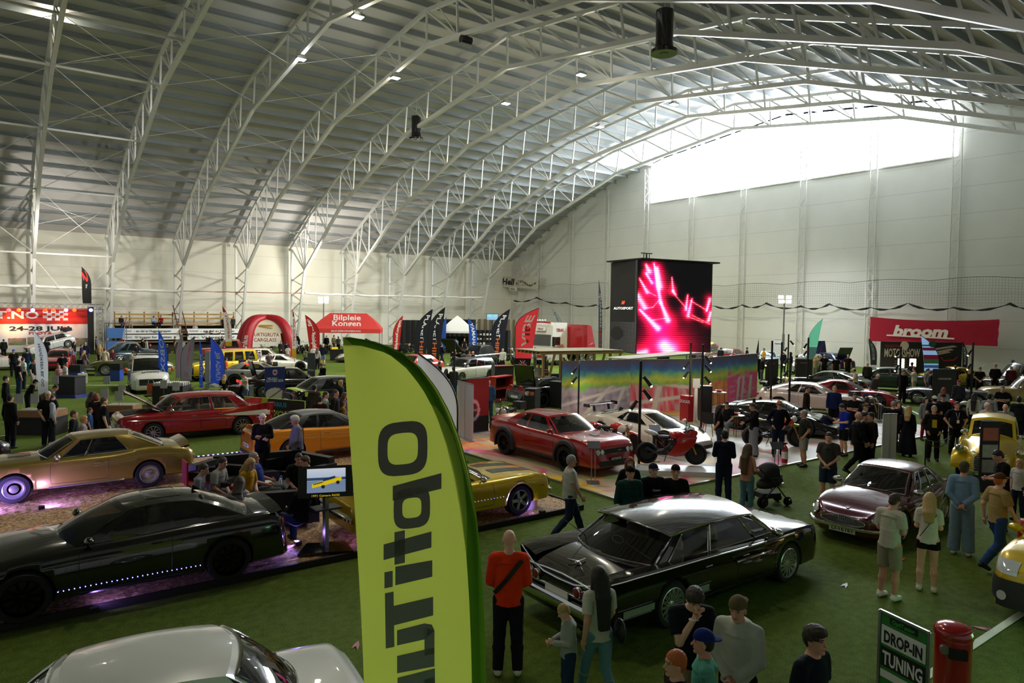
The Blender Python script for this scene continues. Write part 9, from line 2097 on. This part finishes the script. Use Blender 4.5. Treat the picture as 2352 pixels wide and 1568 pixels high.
for row in PEOPLE.strip().splitlines():
 f_,lab=row.split('|');dist=None
 if ' @ ' in f_:f_,dist=f_.split(' @ ');dist=float(dist)
 w=f_.split();px,py,h,face=float(w[0]),float(w[1]),float(w[2]),float(w[3]);kw=dict(x.split('=')for x in w[12:]if '=' in x)
 pose,build,top,tc,legs,lc,hair,hc=w[4:12];z=float(kw.get('z',0));child=pose.startswith('sit')
 if dist is not None:q=onY(px,py,dist);P=A(q[0],q[1],q[2]-h if child else 0.)
 else:q=onZ(px,py,h+z);P=A(q[0],q[1],z)
 P[0]=min(P[0],XE-1.0);P[1]=min(P[1],84.5)
 dd=depth(P+A(0,0,1));hh=h if not child else 1.76*h/1.32
 if dist is None and MX0<P[0]<MX1 and MY0<P[1]<MY1:P[2]=.05
 lod=0 if dd<13.5 else 1 if dd<29 else 2
 t,J,sc_=person(lab,P,face,hh,pose,build,top,'#'+tc,legs,'#'+lc,hair,hc,'#'+kw.get('s','16161a'),'l' if(int(px)%3)else 'p',float(kw.get('f',0)),lod,float(kw.get('t',0)),'#'+kw['k']if 'k' in kw else None)
 EX[lab]=(t,J,sc_,P)
def extra(key,name,mb,m):
 for lab,(t,J,s_,P)in EX.items():
  if key in lab:return mb(J).build(name,m,t)
def strap(J,a=.2,off=.15,w=.022,s=1,front=False):
 x=.135 if front else-.14;return MB().beam((x*.75,-s*.16,1.44),(x,s*.02,1.22),.05,.02,(1,0,0)).beam((x,s*.02,1.22),(x*.9,s*.17,1.05),.05,.02,(1,0,0))
extra('orange-red jacket','crossbody_strap',strap,BLACK)
extra('very long black hair','shoulder_bag',lambda J:MB().ell((-.10,-.24,.98),(.13,.06,.16)),BLACK)
extra('blonde hair, white tee','bag_strap',lambda J:MB().beam((-.135,-.12,1.42),(-.13,.13,1.0),.012,.01,(1,0,0)),BLACK)
extra('suspenders','suspenders',lambda J:MB().beam((-.15,.05,1.44),(-.16,.07,.98),.03,.012,(1,0,0)).beam((-.15,-.09,1.44),(-.16,-.09,.98),.03,.012,(1,0,0)),DARK)
for k_ in('big man in black with a lanyard','bald man in a grey shirt'):extra(k_,'lanyard_card',lambda J:MB().box((.20,0,1.14),(.006,.07,.10)).tube([(.13,.05,1.42),(.20,.0,1.2),(.13,-.05,1.42)],.005,4),WHITE)
extra('yellow print','yellow_print',lambda J:MB().box((.145,0,1.2),(.02,.13,.25)),mat('#b8a018',.8))
extra('white chest logo','chest_logo',lambda J:text_mesh(MB(),'Champion',(.175,-.0,1.29),(0,1,0),(.1,0,1),.04,.16,.02),WHITE)
extra('navy shirt behind','sunglasses',lambda J:MB().box(J['hd']+A(.095,0,.012),(.02,.13,.035)),BLACK)
extra('man with sunglasses in a light grey','sunglasses',lambda J:MB().box(J['hd']+A(.095,0,.012),(.02,.13,.035)),BLACK)
extra('seated man in a white tee with a camera','camera',lambda J:MB().box((.24,-.02,.74),(.10,.14,.10)).lathe([(.04,0),(.04,.08)],(.29,-.02,.74),roty(PI/2),12),BLACK)
extra('navy polo holding','wristband',lambda J:MB().tube([J['wrR']+A(.05*math.cos(a),.045*math.sin(a),.012*math.cos(a))for a in np.linspace(0,2*PI,15)[:-1]],.007,5,closed=True),WHITE)
extra('clasped hands','hanging_sunglasses',lambda J:MB().box((.15,0,1.36),(.02,.06,.06)),BLACK)
bpy.data.scenes.remove(TMP)
